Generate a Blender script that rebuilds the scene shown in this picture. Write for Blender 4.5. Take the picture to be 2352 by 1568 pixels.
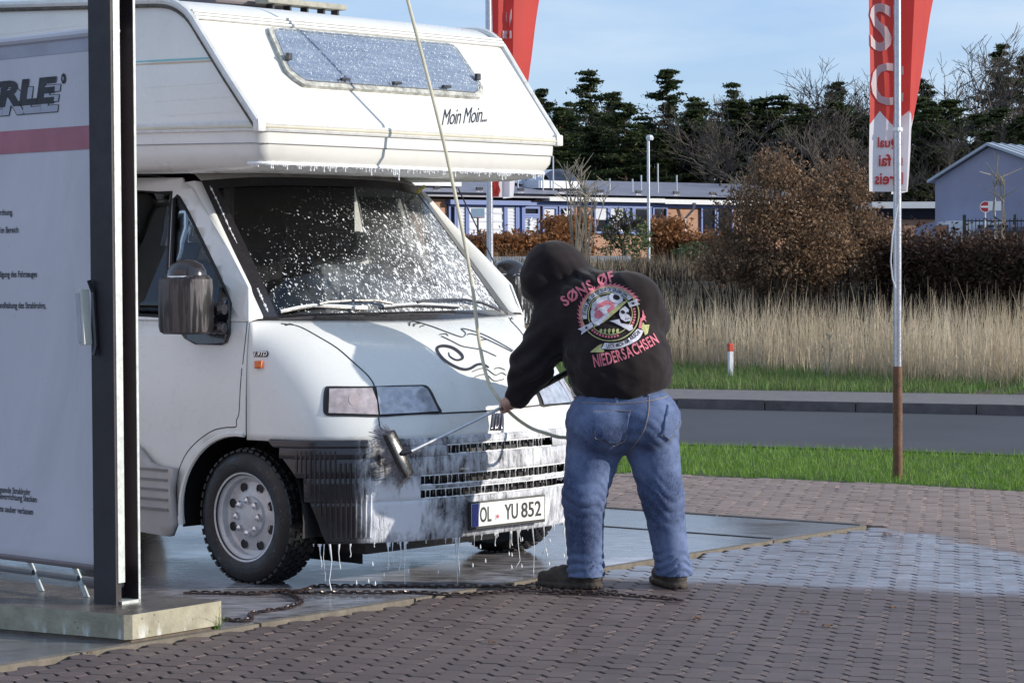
import bpy, bmesh, math, random
import numpy as np
from mathutils import Vector, Matrix
from mathutils.bvhtree import BVHTree
from mathutils.noise import noise as mnoise
R = math.radians
random.seed(7); rng = np.random.default_rng(7)
for o in list(bpy.data.objects): bpy.data.objects.remove(o)
scn = bpy.context.scene
COL = scn.collection

# ---------------------------------------------------------------- camera (55 mm on an APS-C sensor, eye height)
PW, PH, PF, EYE = 2352., 1568., 5801., 1.49      # measuring grid of the photograph, focal length in its pixels
PITCH, ROLL = math.atan((784-620)/PF), 0.0057
_fw = Vector((0, math.cos(PITCH), -math.sin(PITCH))); _u0 = Vector((0, math.sin(PITCH), math.cos(PITCH))); _r0 = Vector((1, 0, 0))
_rt = _r0*math.cos(ROLL) - _u0*math.sin(ROLL); _up = _u0*math.cos(ROLL) + _r0*math.sin(ROLL)
CAM = Vector((0, 0, EYE))
cd = bpy.data.cameras.new('camera'); cam = bpy.data.objects.new('camera', cd); COL.objects.link(cam)
cd.sensor_width = 22.3; cd.lens = PF/PW*22.3; cd.clip_end = 4000; cd.clip_start = .1
m = Matrix((_rt, _up, -_fw)).transposed().to_4x4(); m.translation = CAM; cam.matrix_world = m
scn.camera = cam

# ---------------------------------------------------------------- daylight
SUN_AZ, SUN_EL = R(82), R(17.5)                  # azimuth measured from behind the camera towards the right
sdir = Vector((math.sin(SUN_AZ)*math.cos(SUN_EL), -math.cos(SUN_AZ)*math.cos(SUN_EL), math.sin(SUN_EL)))
w = bpy.data.worlds.new('World'); scn.world = w; w.use_nodes = True
nt = w.node_tree; nt.nodes.clear()
out = nt.nodes.new('ShaderNodeOutputWorld'); bg = nt.nodes.new('ShaderNodeBackground'); sky = nt.nodes.new('ShaderNodeTexSky')
sky.sky_type = 'NISHITA'; sky.sun_disc = False; sky.sun_elevation = SUN_EL
sky.sun_rotation = math.atan2(sdir.x, sdir.y)
sky.air_density = 1.0; sky.dust_density = .25; sky.ozone_density = 3.0; sky.altitude = 0
tint = nt.nodes.new('ShaderNodeMix'); tint.data_type = 'RGBA'; tint.blend_type = 'MULTIPLY'; tint.inputs[0].default_value = 1
tint.inputs[7].default_value = (.74, .86, 1.22, 1)
tc = nt.nodes.new('ShaderNodeTexCoord'); mp_ = nt.nodes.new('ShaderNodeMapping'); mp_.inputs['Scale'].default_value = (3.2, 3.2, 14)
nz = nt.nodes.new('ShaderNodeTexNoise'); nz.inputs['Scale'].default_value = 2.2; nz.inputs['Detail'].default_value = 5; nz.inputs['Roughness'].default_value = .55
cr = nt.nodes.new('ShaderNodeValToRGB'); cr.color_ramp.elements[0].position = .36; cr.color_ramp.elements[1].position = .66
cr.color_ramp.elements[0].color = (.42, .42, .42, 1); cr.color_ramp.elements[1].color = (.97, .97, .97, 1)
cl = nt.nodes.new('ShaderNodeMix'); cl.data_type = 'RGBA'; cl.inputs[7].default_value = (3.9, 4.9, 6.1, 1)
L = nt.links.new
L(tc.outputs['Generated'], mp_.inputs[0]); L(mp_.outputs[0], nz.inputs['Vector']); L(nz.outputs[0], cr.inputs[0])
L(sky.outputs[0], tint.inputs[6]); L(tint.outputs[2], cl.inputs[6]); L(cr.outputs[0], cl.inputs[0]); L(cl.outputs[2], bg.inputs[0])
bg.inputs[1].default_value = .14; L(bg.outputs[0], out.inputs[0])
sl = bpy.data.lights.new('sun', 'SUN'); sun = bpy.data.objects.new('sun', sl); COL.objects.link(sun)
sl.energy = 4.4; sl.angle = R(.5); sl.color = (1, .925, .81); sun.location = (20, -10, 30)
sun.rotation_euler = (-sdir).to_track_quat('-Z', 'Y').to_euler()
scn.view_settings.view_transform = 'Standard'; scn.view_settings.look = 'None'; scn.view_settings.exposure = .16; scn.view_settings.gamma = 1
scn.render.resolution_x = 1024; scn.render.resolution_y = 682

# ---------------------------------------------------------------- helpers: photo pixel -> direction, then met with what the thing touches
def ray(x, y): return _fw + _rt*((x-PW/2)/PF) + _up*((PH/2-y)/PF)
def G(x, y, z=0.):                                # on a horizontal plane
    d = ray(x, y); return CAM + d*((z-EYE)/d.z)
def at(x, y, Y):                                  # at a given depth
    d = ray(x, y); return CAM + d*(Y/d.y)

def tag(o, label=None, cat=None, group=None, kind=None):
    if label: o['label'] = label
    if cat: o['category'] = cat
    if group: o['group'] = group
    if kind: o['kind'] = kind
    return o
def empty(name, loc=(0, 0, 0), rz=0., label=None, cat=None, group=None):
    o = bpy.data.objects.new(name, None); COL.objects.link(o); o.location = loc; o.rotation_euler = (0, 0, rz); o.empty_display_size = .1
    return tag(o, label, cat, group)
def link(name, me, mat, parent=None, smooth=False, loc=None):
    if isinstance(mat, (list, tuple)):
        for k in mat: me.materials.append(k)
    elif mat: me.materials.append(mat)
    o = bpy.data.objects.new(name, me); COL.objects.link(o)
    if parent: o.parent = parent
    if loc is not None: o.location = loc
    if smooth: me.shade_smooth()
    return o
def cp(o, parent=None, name=None):
    c = o.copy(); COL.objects.link(c); c.parent = parent
    for k in o.children: cp(k, c)
    return c

class MB:
    """collects simple solids; build() links them as one mesh object"""
    def __init__(s): s.v = []; s.f = []; s.mi = []; s.m = 0
    def add(s, vs, fs):
        n = len(s.v); s.v += [tuple(v) for v in vs]; s.f += [tuple(i+n for i in f) for f in fs]; s.mi += [s.m]*len(fs); return s
    def box(s, c, d, rz=0., M=None):
        hx, hy, hz = d[0]/2, d[1]/2, d[2]/2; ca, sa = math.cos(rz), math.sin(rz); vs = []
        for x, y, z in ((-1,-1,-1),(1,-1,-1),(1,1,-1),(-1,1,-1),(-1,-1,1),(1,-1,1),(1,1,1),(-1,1,1)):
            X, Y, Z = x*hx, y*hy, z*hz
            if M is not None: q = M @ Vector((X, Y, Z)); vs.append((c[0]+q.x, c[1]+q.y, c[2]+q.z))
            else: vs.append((c[0]+X*ca-Y*sa, c[1]+X*sa+Y*ca, c[2]+Z))
        return s.add(vs, [(0,3,2,1),(4,5,6,7),(0,1,5,4),(1,2,6,5),(2,3,7,6),(3,0,4,7)])
    def cbox(s, c, d, ch=.01, rz=0., M=None):          # box with chamfered edges
        b = bmesh.new(); bmesh.ops.create_cube(b, size=1)
        for v in b.verts: v.co = Vector((v.co.x*d[0], v.co.y*d[1], v.co.z*d[2]))
        bmesh.ops.bevel(b, geom=list(b.edges), offset=ch, segments=2, profile=.6, affect='EDGES')
        MM = M if M is not None else Matrix.Rotation(rz, 3, 'Z')
        vs = [Vector(c)+MM@v.co for v in b.verts]; fs = [[v.index for v in f.verts] for f in b.faces]; b.free()
        return s.add(vs, fs)
    def tube(s, pts, r, n=8, cap=True, closed=False):
        pts = [Vector(p) for p in pts]; k = len(pts); rs = r if isinstance(r, (list, tuple)) else [r]*k
        vs = []; ref = None
        for i, p in enumerate(pts):
            if closed: t = pts[(i+1) % k]-pts[i-1]
            else: t = pts[min(i+1, k-1)]-pts[max(i-1, 0)]
            if t.length < 1e-9: t = Vector((0, 0, 1))
            t.normalize()
            if ref is None: ref = t.orthogonal().normalized()
            ref = (ref-t*ref.dot(t))
            ref = ref.normalized() if ref.length > 1e-6 else t.orthogonal().normalized()
            b = t.cross(ref)
            for j in range(n):
                a = 2*math.pi*j/n; vs.append(p+(ref*math.cos(a)+b*math.sin(a))*rs[i])
        fs = []
        for i in range(k if closed else k-1):
            i2 = (i+1) % k
            for j in range(n): fs.append((i*n+j, i*n+(j+1) % n, i2*n+(j+1) % n, i2*n+j))
        if cap and not closed: fs += [tuple(range(n-1, -1, -1)), tuple((k-1)*n+j for j in range(n))]
        return s.add(vs, fs)
    def lathe(s, prof, n=24, c=(0, 0, 0), axis='Z', M=None):
        vs = []
        for r_, h in prof:
            for j in range(n):
                a = 2*math.pi*j/n; p = Vector((r_*math.cos(a), r_*math.sin(a), h))
                if axis == 'Y': p = Vector((p.x, -p.z, p.y))
                if axis == 'X': p = Vector((p.z, p.x, p.y))
                if M is not None: p = M @ p
                vs.append(Vector(c)+p)
        fs = [(i*n+j, i*n+(j+1) % n, (i+1)*n+(j+1) % n, (i+1)*n+j) for i in range(len(prof)-1) for j in range(n)]
        return s.add(vs, fs)
    def grid(s, rows, closed=False):
        n = len(rows[0]); vs = [p for rw in rows for p in rw]
        fs = [(i*n+j, i*n+(j+1) % n, (i+1)*n+(j+1) % n, (i+1)*n+j) for i in range(len(rows)-1) for j in range(n if closed else n-1)]
        return s.add(vs, fs)
    def prism(s, poly, off):
        n = len(poly); a = [Vector(p) for p in poly]; b = [p+Vector(off) for p in a]
        return s.add(a+b, [tuple(range(n-1, -1, -1)), tuple(range(n, 2*n))]+[(i, (i+1) % n, n+(i+1) % n, n+i) for i in range(n)])
    def mesh(s, name='mesh'):
        me = bpy.data.meshes.new(name); me.from_pydata(s.v, [], s.f)
        if any(s.mi): me.polygons.foreach_set('material_index', s.mi)
        me.update(); return me
    def build(s, name, mat, parent=None, smooth=False, fix=True, loc=None, sharp=35):
        me = s.mesh(name)
        if fix:
            b = bmesh.new(); b.from_mesh(me); bmesh.ops.recalc_face_normals(b, faces=b.faces); b.to_mesh(me); b.free()
        o = link(name, me, mat, parent, smooth, loc)
        if smooth and sharp: me.set_sharp_from_angle(angle=R(sharp))
        return o
def solid(o, t, off=-1):
    md = o.modifiers.new('t', 'SOLIDIFY'); md.thickness = t; md.offset = off; return o
def pt_in(p, poly):
    x, y = p; c = False; n = len(poly)
    for i in range(n):
        x1, y1 = poly[i]; x2, y2 = poly[i-1]
        if (y1 > y) != (y2 > y) and x < (x2-x1)*(y-y1)/(y2-y1)+x1: c = not c
    return c
def smooth_line(pts, n=8, closed=False):
    """Catmull-Rom through points (any dimension)"""
    P = [np.array(p, float) for p in pts]; out_ = []; k = len(P)
    for i in range(k if closed else k-1):
        a = P[(i-1) % k] if closed or i > 0 else P[0]*2-P[1]; b = P[i]; c = P[(i+1) % k]
        d = P[(i+2) % k] if closed or i+2 < k else P[-1]*2-P[-2]
        for j in range(n):
            t = j/n; out_.append(.5*((2*b)+(c-a)*t+(2*a-5*b+4*c-d)*t*t+(3*b-a-3*c+d)*t**3))
    if not closed: out_.append(P[-1])
    return [tuple(p) for p in out_]
def fill2d(loops):
    """flat mesh (even-odd filled) from closed 2-D loops"""
    from mathutils.geometry import tessellate_polygon
    v = [p for lp in loops for p in lp]; f = tessellate_polygon([[Vector((q[0], q[1], 0)) for q in lp] for lp in loops])
    return [tuple(map(float, q[:2])) for q in v], [tuple(q) for q in f]
def text2d(s, size=1., shear=0., bold=0., width=1., align='LEFT', spacing=1.):
    cu = bpy.data.curves.new('t', 'FONT'); cu.body = s; cu.size = size; cu.shear = shear; cu.offset = bold; cu.align_x = align
    cu.space_character = spacing; cu.resolution_u = 3
    v, f = _flat(cu); return [(x*width, y) for x, y in v], f
def _flat(cu):
    o = bpy.data.objects.new('t', cu)
    me = bpy.data.meshes.new_from_object(o)
    v = [(p.co.x, p.co.y) for p in me.vertices]; f = [tuple(p.vertices) for p in me.polygons]
    bpy.data.objects.remove(o); bpy.data.curves.remove(cu); bpy.data.meshes.remove(me)
    return v, f
def cut2d(v, f, step):
    """slice a flat mesh with a grid so that it can follow a curved surface"""
    b = bmesh.new(); vs = [b.verts.new((x, y, 0)) for x, y in v]
    for q in f:
        try: b.faces.new([vs[i] for i in q])
        except ValueError: pass
    xs = [p[0] for p in v]; ys = [p[1] for p in v]
    for ax, lo, hi in ((0, min(xs), max(xs)), (1, min(ys), max(ys))):
        t = math.floor(lo/step)*step+step
        while t < hi:
            co = Vector((t, 0, 0)) if ax == 0 else Vector((0, t, 0)); no = Vector((1, 0, 0)) if ax == 0 else Vector((0, 1, 0))
            bmesh.ops.bisect_plane(b, geom=list(b.verts)+list(b.edges)+list(b.faces), dist=1e-7, plane_co=co, plane_no=no)
            t += step
    b.verts.index_update(); rv = [(p.co.x, p.co.y) for p in b.verts]; rf = [tuple(p.index for p in q.verts) for q in b.faces]; b.free()
    return rv, rf
def bbox2(v):
    return min(p[0] for p in v), max(p[0] for p in v), min(p[1] for p in v), max(p[1] for p in v)
# ---------------------------------------------------------------- procedural materials
class NT:
    def __init__(s, name):
        s.m = bpy.data.materials.new(name); s.m.use_nodes = True; s.t = s.m.node_tree; s.t.nodes.clear()
        s.out = s.n('ShaderNodeOutputMaterial'); s.b = s.n('ShaderNodeBsdfPrincipled'); s.l(s.b.outputs[0], s.out.inputs[0])
    def n(s, k, **kw):
        x = s.t.nodes.new(k)
        for a, b in kw.items(): setattr(x, a, b)
        return x
    def l(s, a, b): s.t.links.new(a, b)
    def co(s, kind='Object', scale=(1, 1, 1), rot=(0, 0, 0), loc=(0, 0, 0)):
        if kind == 'Position': o = s.n('ShaderNodeNewGeometry').outputs['Position']
        else: o = s.n('ShaderNodeTexCoord').outputs[kind]
        mp = s.n('ShaderNodeMapping'); mp.inputs['Scale'].default_value = scale; mp.inputs['Rotation'].default_value = rot; mp.inputs['Location'].default_value = loc
        s.l(o, mp.inputs[0]); return mp.outputs[0]
    def noise(s, vec, scale=5., detail=4., rough=.55, dist=0.):
        x = s.n('ShaderNodeTexNoise'); x.inputs['Scale'].default_value = scale; x.inputs['Detail'].default_value = detail
        x.inputs['Roughness'].default_value = rough; x.inputs['Distortion'].default_value = dist; s.l(vec, x.inputs['Vector']); return x.outputs[0]
    def voro(s, vec, scale=5., feature='F1', rand=1.):
        x = s.n('ShaderNodeTexVoronoi', feature=feature); x.inputs['Scale'].default_value = scale; x.inputs['Randomness'].default_value = rand; s.l(vec, x.inputs['Vector']); return x
    def ramp(s, fac, stops):
        x = s.n('ShaderNodeValToRGB'); e = x.color_ramp.elements
        while len(e) < len(stops): e.new(.5)
        for k, (p, c) in zip(e, stops):
            k.position = p; k.color = (c, c, c, 1) if isinstance(c, (int, float)) else (*c, 1)
        s.l(fac, x.inputs[0]); return x.outputs[0]
    def mix(s, fac, a, b, blend='MIX'):
        x = s.n('ShaderNodeMix', data_type='RGBA', blend_type=blend)
        for i, v in ((0, fac), (6, a), (7, b)):
            if hasattr(v, 'is_linked'): s.l(v, x.inputs[i])
            elif isinstance(v, (int, float)): x.inputs[i].default_value = v if i == 0 else (v, v, v, 1)
            else: x.inputs[i].default_value = (*v, 1)
        return x.outputs[2]
    def math(s, op, a, b=0., clamp=False):
        x = s.n('ShaderNodeMath', operation=op, use_clamp=clamp)
        for i, v in ((0, a), (1, b)):
            if hasattr(v, 'is_linked'): s.l(v, x.inputs[i])
            else: x.inputs[i].default_value = v
        return x.outputs[0]
    def xyz(s, vec):
        x = s.n('ShaderNodeSeparateXYZ'); s.l(vec, x.inputs[0]); return x.outputs
    def set(s, key, v):
        i = s.b.inputs[key]
        if hasattr(v, 'is_linked'): s.l(v, i)
        else: i.default_value = (*v, 1) if isinstance(v, tuple) and len(v) == 3 else v
    def bump(s, h, strength=.3, dist=.01):
        x = s.n('ShaderNodeBump'); x.inputs['Strength'].default_value = strength; x.inputs['Distance'].default_value = dist
        s.l(h, x.inputs['Height']); s.l(x.outputs[0], s.b.inputs['Normal'])
MATS = {}
def M(name, col, rough=.6, metal=0., var=.12, scale=6., bump=0., bscale=60., spec=.5, coat=0., dirt=0., kind='Object', stretch=(1, 1, 1)):
    if name in MATS: return MATS[name]
    t = NT(name); v = t.co(kind, stretch)
    n1 = t.noise(v, scale, 6., .6)
    c = t.mix(t.ramp(n1, [(.3, 0.), (.7, 1.)]), tuple(x*(1-var) for x in col), tuple(min(1, x*(1+var)) for x in col))
    if dirt: c = t.mix(t.math('MULTIPLY', t.ramp(t.noise(v, scale*2.3, 8., .7), [(.52, 0.), (.75, 1.)]), dirt), c, (.09, .075, .06))
    t.set('Base Color', c); t.set('Metallic', metal); t.set('Specular IOR Level', spec); t.set('Coat Weight', coat); t.set('Coat Roughness', .08)
    t.set('Roughness', t.ramp(t.noise(v, scale*3, 4.), [(.3, max(0., rough-.08)), (.7, min(1., rough+.08))]))
    if bump: t.bump(t.noise(v, bscale, 5., .6), bump, .01)
    MATS[name] = t.m; return t.m
def flat(name, col, rough=.5, **k): return M(name, col, rough, var=.05, **k)
# ---------------------------------------------------------------- street frame: a gently bending road, D = metres beyond the paved yard
SS = np.arange(-120, 120.01, .25)
th = np.radians(-36-4*np.clip(SS, -2.5, 2.5)); i0 = int(np.argmin(abs(SS)))
CX = np.concatenate([[0], np.cumsum(np.cos(th[:-1])*.25)]); CY = np.concatenate([[0], np.cumsum(np.sin(th[:-1])*.25)])
CX += 2.64-CX[i0]; CY += 17.45-CY[i0]
def street(s, D):
    i = min(len(SS)-1, max(0, int(round((s-SS[0])/.25)))); k = s-SS[i]
    return (CX[i]+math.cos(th[i])*k-math.sin(th[i])*D, CY[i]+math.sin(th[i])*k+math.cos(th[i])*D)
_sx = CX[::4]; _sy = CY[::4]; _st = th[::4]
def distD(X, Y):
    X = np.asarray(X, float).ravel(); Y = np.asarray(Y, float).ravel()
    d = (X[:, None]-_sx)**2+(Y[:, None]-_sy)**2; k = d.argmin(1)
    return -np.sin(_st[k])*(X-_sx[k])+np.cos(_st[k])*(Y-_sy[k])
HD = [(-300, -.06), (8.2, -.06), (8.4, .03), (10., .04), (10.2, .09), (11.5, .1), (15.4, .22), (17., .6), (20., 1.3), (24, 1.36), (60, 1.6), (90., 1.95), (150., 3.6), (700, 9.)]
def hgt(D): return np.interp(D, [a for a, _ in HD], [b for _, b in HD])
def gz(x, y): return float(hgt(distD([x], [y]))[0])
def ribbon(name, D0, D1, z, mat, s0=-110, s1=110, nd=1, step=.5, parent=None, kind='structure'):
    mb = MB(); rows = []
    for k in range(nd+1):
        D = D0+(D1-D0)*k/nd; zz = z(D) if callable(z) else z
        rows.append([(*street(s, D), zz) for s in np.arange(s0, s1+.01, step)])
    o = mb.grid(rows).build(name, mat, parent); 
    if kind: tag(o, kind=kind)
    return o
# ground sheet to the horizon
t = NT('field_soil'); v = t.co('Position')
c = t.mix(t.ramp(t.noise(v, 1.3, 6.), [(.35, 0.), (.65, 1.)]), (.05, .042, .024), (.105, .085, .05))
t.set('Base Color', c); t.set('Roughness', .95); t.bump(t.noise(v, 9., 5.), .6, .05); MAT_SOIL = t.m
xs = np.unique(np.concatenate([np.linspace(-900, -60, 12), np.arange(-60, 60, 1.2), np.linspace(60, 900, 12)]))
ys = np.unique(np.concatenate([np.linspace(-200, 14, 8), np.arange(14, 60, .8), np.arange(60, 260, 8.), np.linspace(260, 1500, 10)]))
gx, gy = np.meshgrid(xs, ys); zz = hgt(distD(gx, gy)).reshape(gx.shape)
mb = MB(); mb.grid([[(gx[j, i], gy[j, i], zz[j, i]) for i in range(len(xs))] for j in range(len(ys))])
tag(mb.build('ground', MAT_SOIL, smooth=True, sharp=0), kind='structure')

# asphalt road, kerb stones, footpath
t = NT('asphalt'); v = t.co('Position')
c = t.mix(t.ramp(t.noise(v, 260., 2.), [(.4, 0.), (.75, 1.)]), (.036, .036, .043), (.11, .11, .125))
c = t.mix(t.ramp(t.noise(v, .6, 5.), [(.4, 0.), (.7, .55)]), c, (.028, .028, .034))
t.set('Base Color', c); t.set('Roughness', .78); t.bump(t.noise(v, 300., 2.), .5, .004); MAT_ROAD = t.m
ribbon('road', 2.86, 8.06, .0, MAT_ROAD)
t = NT('footpath_blocks'); v = t.co('Position', rot=(0, 0, R(36)))
bk = t.n('ShaderNodeTexBrick'); t.l(v, bk.inputs[0]); bk.inputs['Scale'].default_value = 5.; bk.inputs['Mortar Size'].default_value = .03
bk.inputs[1].default_value = (.17, .155, .16, 1); bk.inputs[2].default_value = (.23, .205, .2, 1); bk.inputs[3].default_value = (.07, .06, .06, 1)
t.set('Base Color', bk.outputs[0]); t.set('Roughness', .85); MAT_FOOT = t.m
ribbon('footpath', 8.17, 10.14, .1, MAT_FOOT)
MAT_KERB = M('kerb_concrete', (.12, .105, .105), .9, var=.25, scale=8, bump=.4, bscale=40, kind='Position')
kb = tag(ribbon('kerb', 8.07, 8.16, -.02, MAT_KERB), kind='structure')
for k in range(-14, 14):
    mb = MB(); P = [street(k*1., 8.05), street(k*1.+.985, 8.05), street(k*1.+.985, 8.17), street(k*1., 8.17)]
    z1 = .104+random.uniform(-.004, .004)
    mb.prism([(x, y, -.03) for x, y in P], (0, 0, .03+z1)).build('kerb_stone', MAT_KERB, kb)

# wash slab (concrete) in its own corner frame
SC = G(1975, 1208); SA = R(51.5); E1 = Vector((-math.cos(SA), -math.sin(SA), 0)); E2 = Vector((-math.sin(SA), math.cos(SA), 0))
def SL(p, q, z=0.): return SC+E1*p+E2*q+Vector((0, 0, z))
t = NT('wet_concrete'); v = t.co('Position'); s3 = t.xyz(v)
n1 = t.noise(v, 1.1, 5., .6); n2 = t.noise(v, 7., 6., .65); vs = t.co('Position', (5., 16., 1), (0, 0, R(-8))); n3 = t.noise(vs, 1.2, 6., .6, .4)
c = t.mix(t.ramp(n2, [(.3, 0.), (.7, 1.)]), (.10, .092, .095), (.17, .158, .158))
fm = t.math('MULTIPLY', t.ramp(n3, [(.38, .12), (.62, 1.)]), t.ramp(n1, [(.34, .25), (.6, 1.)]))
fd = t.n('ShaderNodeVectorMath', operation='DISTANCE'); t.l(v, fd.inputs[0]); fd.inputs[1].default_value = (.05, 12.35, 0)
fm = t.math('MULTIPLY', fm, t.ramp(t.math('DIVIDE', fd.outputs['Value'], 2.6), [(.1, .95), (.95, .12)]))
c = t.mix(fm, c, (.68, .69, .78)); t.set('Base Color', c)
t.set('Roughness', t.math('ADD', t.ramp(n1, [(.3, .1), (.7, .3)]), t.math('MULTIPLY', fm, .35)))
t.set('Coat Weight', .3); t.set('Coat Roughness', .1); t.set('Specular IOR Level', .5)
t.bump(t.noise(t.co('Position', (1, 1, 1)), 14., 4., .6), .12, .01); MAT_SLAB = t.m
slab = tag(MB().prism([SL(0, 0, -.05), SL(9, 0, -.05), SL(9, 7.5, -.05), SL(0, 7.5, -.05)], (0, 0, .055)).build('wash_bay_slab', MAT_SLAB), kind='structure')
MAT_EDGE = M('edging_stone', (.17, .145, .115), .85, var=.25, scale=14, bump=.4, kind='Position')
k = 0.
while k < 8.4:
    l = .985; MB().prism([SL(k, -.045, -.04), SL(k+l, -.045, -.04), SL(k+l, -.006, -.04), SL(k, -.006, -.04)], (0, 0, .045+random.uniform(0, .004))).build('edging_stone', MAT_EDGE, slab); k += 1.
k = 0.
while k < 7.:
    MB().prism([SL(-.06, k, -.04), SL(-.003, k, -.04), SL(-.003, k+.985, -.04), SL(-.06, k+.985, -.04)], (0, 0, .05)).build('edging_stone', MAT_KERB, slab); k += 1.
MAT_GAP = flat('joint_rubber', (.015, .013, .016), .7)  # near-black filler, the own colour of the joint across the slab
d0 = (G(1776, 1239)-SC).dot(E1)
MB().prism([SL(d0-.012, .02, .004), SL(d0+.012, .02, .004), SL(d0+.012, 7.4, .004), SL(d0-.012, 7.4, .004)], (0, 0, .005)).build('expansion_joint', MAT_GAP, slab)

# hexagonal pavers
wa, wb, wc, wd = G(2037, 1212), G(2352, 1272), G(1700, 1338), G(2352, 1366)
t = NT('paver_concrete'); v = t.co('Position'); s3 = t.xyz(v)
def half(a, b, soft, ns):       # signed distance to the line a-b (positive on its left), softened, with a ragged edge
    dx, dy = (b-a).x, (b-a).y; l = math.hypot(dx, dy); nx, ny = -dy/l, dx/l
    e = t.math('ADD', t.math('ADD', t.math('MULTIPLY', s3[0], nx), t.math('MULTIPLY', s3[1], ny)), -(a.x*nx+a.y*ny))
    e = t.math('ADD', e, t.math('MULTIPLY', t.math('SUBTRACT', ns, .5), .55))
    return t.math('ADD', t.math('DIVIDE', e, soft), .5, True)
n1 = t.noise(v, 1.6, 5., .6); n2 = t.noise(v, 4.5, 4.); nf = t.noise(v, 220., 3., .7)
dry_far = half(SC, SC+E2, .1, n1)           # beyond the slab's far edge the stones are dry
wet = t.math('MULTIPLY', t.math('MULTIPLY', half(wb, wa, .12, n1), half(wc, wd, .22, n1)), dry_far)
damp = t.math('MULTIPLY', half(wb, wa, .3, n1), dry_far)                     # rinse water has darkened the stones on the near side of the dry edge
oi = t.n('ShaderNodeObjectInfo'); vr = t.voro(v, 8.2)
c = t.mix(t.ramp(n2, [(.3, 0.), (.7, 1.)]), (.175, .13, .112), (.235, .178, .154))
c = t.mix(t.ramp(t.noise(v, .5, 3.), [(.35, 0.), (.65, .5)]), c, (.15, .115, .11))
c = t.mix(t.math('MULTIPLY', t.ramp(nf, [(.55, 0.), (.75, 1.)]), .35), c, (.3, .26, .25))
gi = t.n('ShaderNodeNewGeometry'); rv = t.math('ADD', t.math('MULTIPLY', oi.outputs['Random'], .5), t.math('MULTIPLY', gi.outputs['Random Per Island'], .5)); vv = t.math('ADD', t.math('MULTIPLY', rv, .5), .75)
hv_ = t.n('ShaderNodeHueSaturation'); t.l(vv, hv_.inputs['Value']); t.l(c, hv_.inputs['Color']); c = hv_.outputs[0]
dk = t.mix(1., c, (.56, .53, .55), 'MULTIPLY'); c2 = t.mix(damp, t.mix(1., c, (1.15, 1.15, 1.15), 'MULTIPLY'), dk)
c2 = t.mix(t.math('MULTIPLY', wet, t.ramp(t.noise(v, 5., 6., .65), [(.4, .08), (.68, .5)])), c2, (.42, .42, .52))
c2 = t.mix(t.math('MULTIPLY', t.ramp(t.noise(v, 30., 2.), [(.69, 0.), (.73, 1.)]), .25), c2, (.5, .5, .5)); t.set('Base Color', c2)
rgh = t.mix(wet, t.mix(damp, .85, .6), t.ramp(n2, [(.35, .24), (.65, .42)])); t.set('Roughness', rgh)
t.set('Coat Weight', t.math('MULTIPLY', wet, .45)); t.set('Coat Roughness', .2); t.set('Specular IOR Level', .5)
t.bump(t.math('ADD', nf, t.math('MULTIPLY', t.noise(v, 45., 4.), 1.2)), .4, .002); MAT_PAVER = t.m
t = NT('joint_sand'); v = t.co('Position'); c = t.mix(t.ramp(t.noise(v, 40., 4.), [(.3, 0.), (.7, 1.)]), (.022, .018, .016), (.055, .044, .038))
c = t.mix(t.math('MULTIPLY', t.ramp(t.noise(v, .8, 5.), [(.48, 0.), (.62, 1.)]), t.ramp(t.math('DIVIDE', t.xyz(v)[1], 20.), [(.66, 0.), (.72, .8)])), c, (.07, .12, .02)); t.set('Base Color', c); t.set('Roughness', .95); MAT_BED = t.m
mb = MB(); mb.add([(-45, -12, -.022), (45, -12, -.022)]+[(*street(s, 0.02), -.022) for s in np.arange(40, -44, -1.)], [tuple(range(86))])
yard = tag(mb.build('paved_yard', MAT_BED), kind='structure')
HX = .115; CS = HX*.8660254; PA = R(-10); ea = Vector((math.cos(PA), math.sin(PA), 0)); pa_ = Vector((-math.sin(PA), math.cos(PA), 0)); P0 = Vector((1., 10., 0))
def hexmesh(inset=(.0022, .0018, .0062)):
    Rr = HX/2
    lines = []
    for k in range(6):
        a = R(90+60*k); g = inset[k % 3]; lines.append((math.cos(a), math.sin(a), Rr-g))
    def ring(extra):
        out_ = []
        for k in range(6):
            a1, b1, c1 = lines[k-1]; a2, b2, c2 = lines[k]; c1 -= extra; c2 -= extra; dt = a1*b2-a2*b1
            out_.append(((c1*b2-c2*b1)/dt, (a1*c2-a2*c1)/dt))
        return out_
    r0, r1 = ring(0), ring(.0018); vs = []
    for rg, z in ((r0, -.024), (r0, -.002), (r1, 0.)):
        for x, y in rg: q = ea*x+pa_*y; vs.append((q.x, q.y, z))
    fs = [tuple(range(12, 18))]+[(i*6+j, i*6+(j+1) % 6, (i+1)*6+(j+1) % 6, (i+1)*6+j) for i in (0, 1) for j in range(6)]
    return vs, fs
# edge k has its outward normal at 90+60k degrees in the paver frame; the 30/210 degree edges get the wide joint
hv, hf = hexmesh((.0022, .0018, .0062))
cells = []
for ci in range(-70, 75):
    for ri in range(-40, 110):
        p = P0+ea*(ci*CS)+pa_*(ri*HX+(ci % 2)*HX/2)
        if p.y < 8.2 or p.y > 23 or abs(p.x-p.y*.02) > p.y*.30: continue
        q = p-SC; 
        if q.dot(E1) > -.06-.045 and q.dot(E2) > -.055-.045 and q.dot(E1) < 9: continue
        cells.append(p)
Dc = distD([p.x for p in cells], [p.y for p in cells]); cells = [p for p, d in zip(cells, Dc) if d < -.07]
def vis(p):
    d = p-CAM; z = d.dot(_fw); x = PW/2+PF*d.dot(_rt)/z; y = PH/2-PF*d.dot(_up)/z; return -20 < x < PW+20 and y < PH+25
cells.sort(key=lambda p: p.y+(0 if vis(p) else 100))
me1 = MB().add(hv, hf).mesh('paver'); me1.materials.append(MAT_PAVER)
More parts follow.
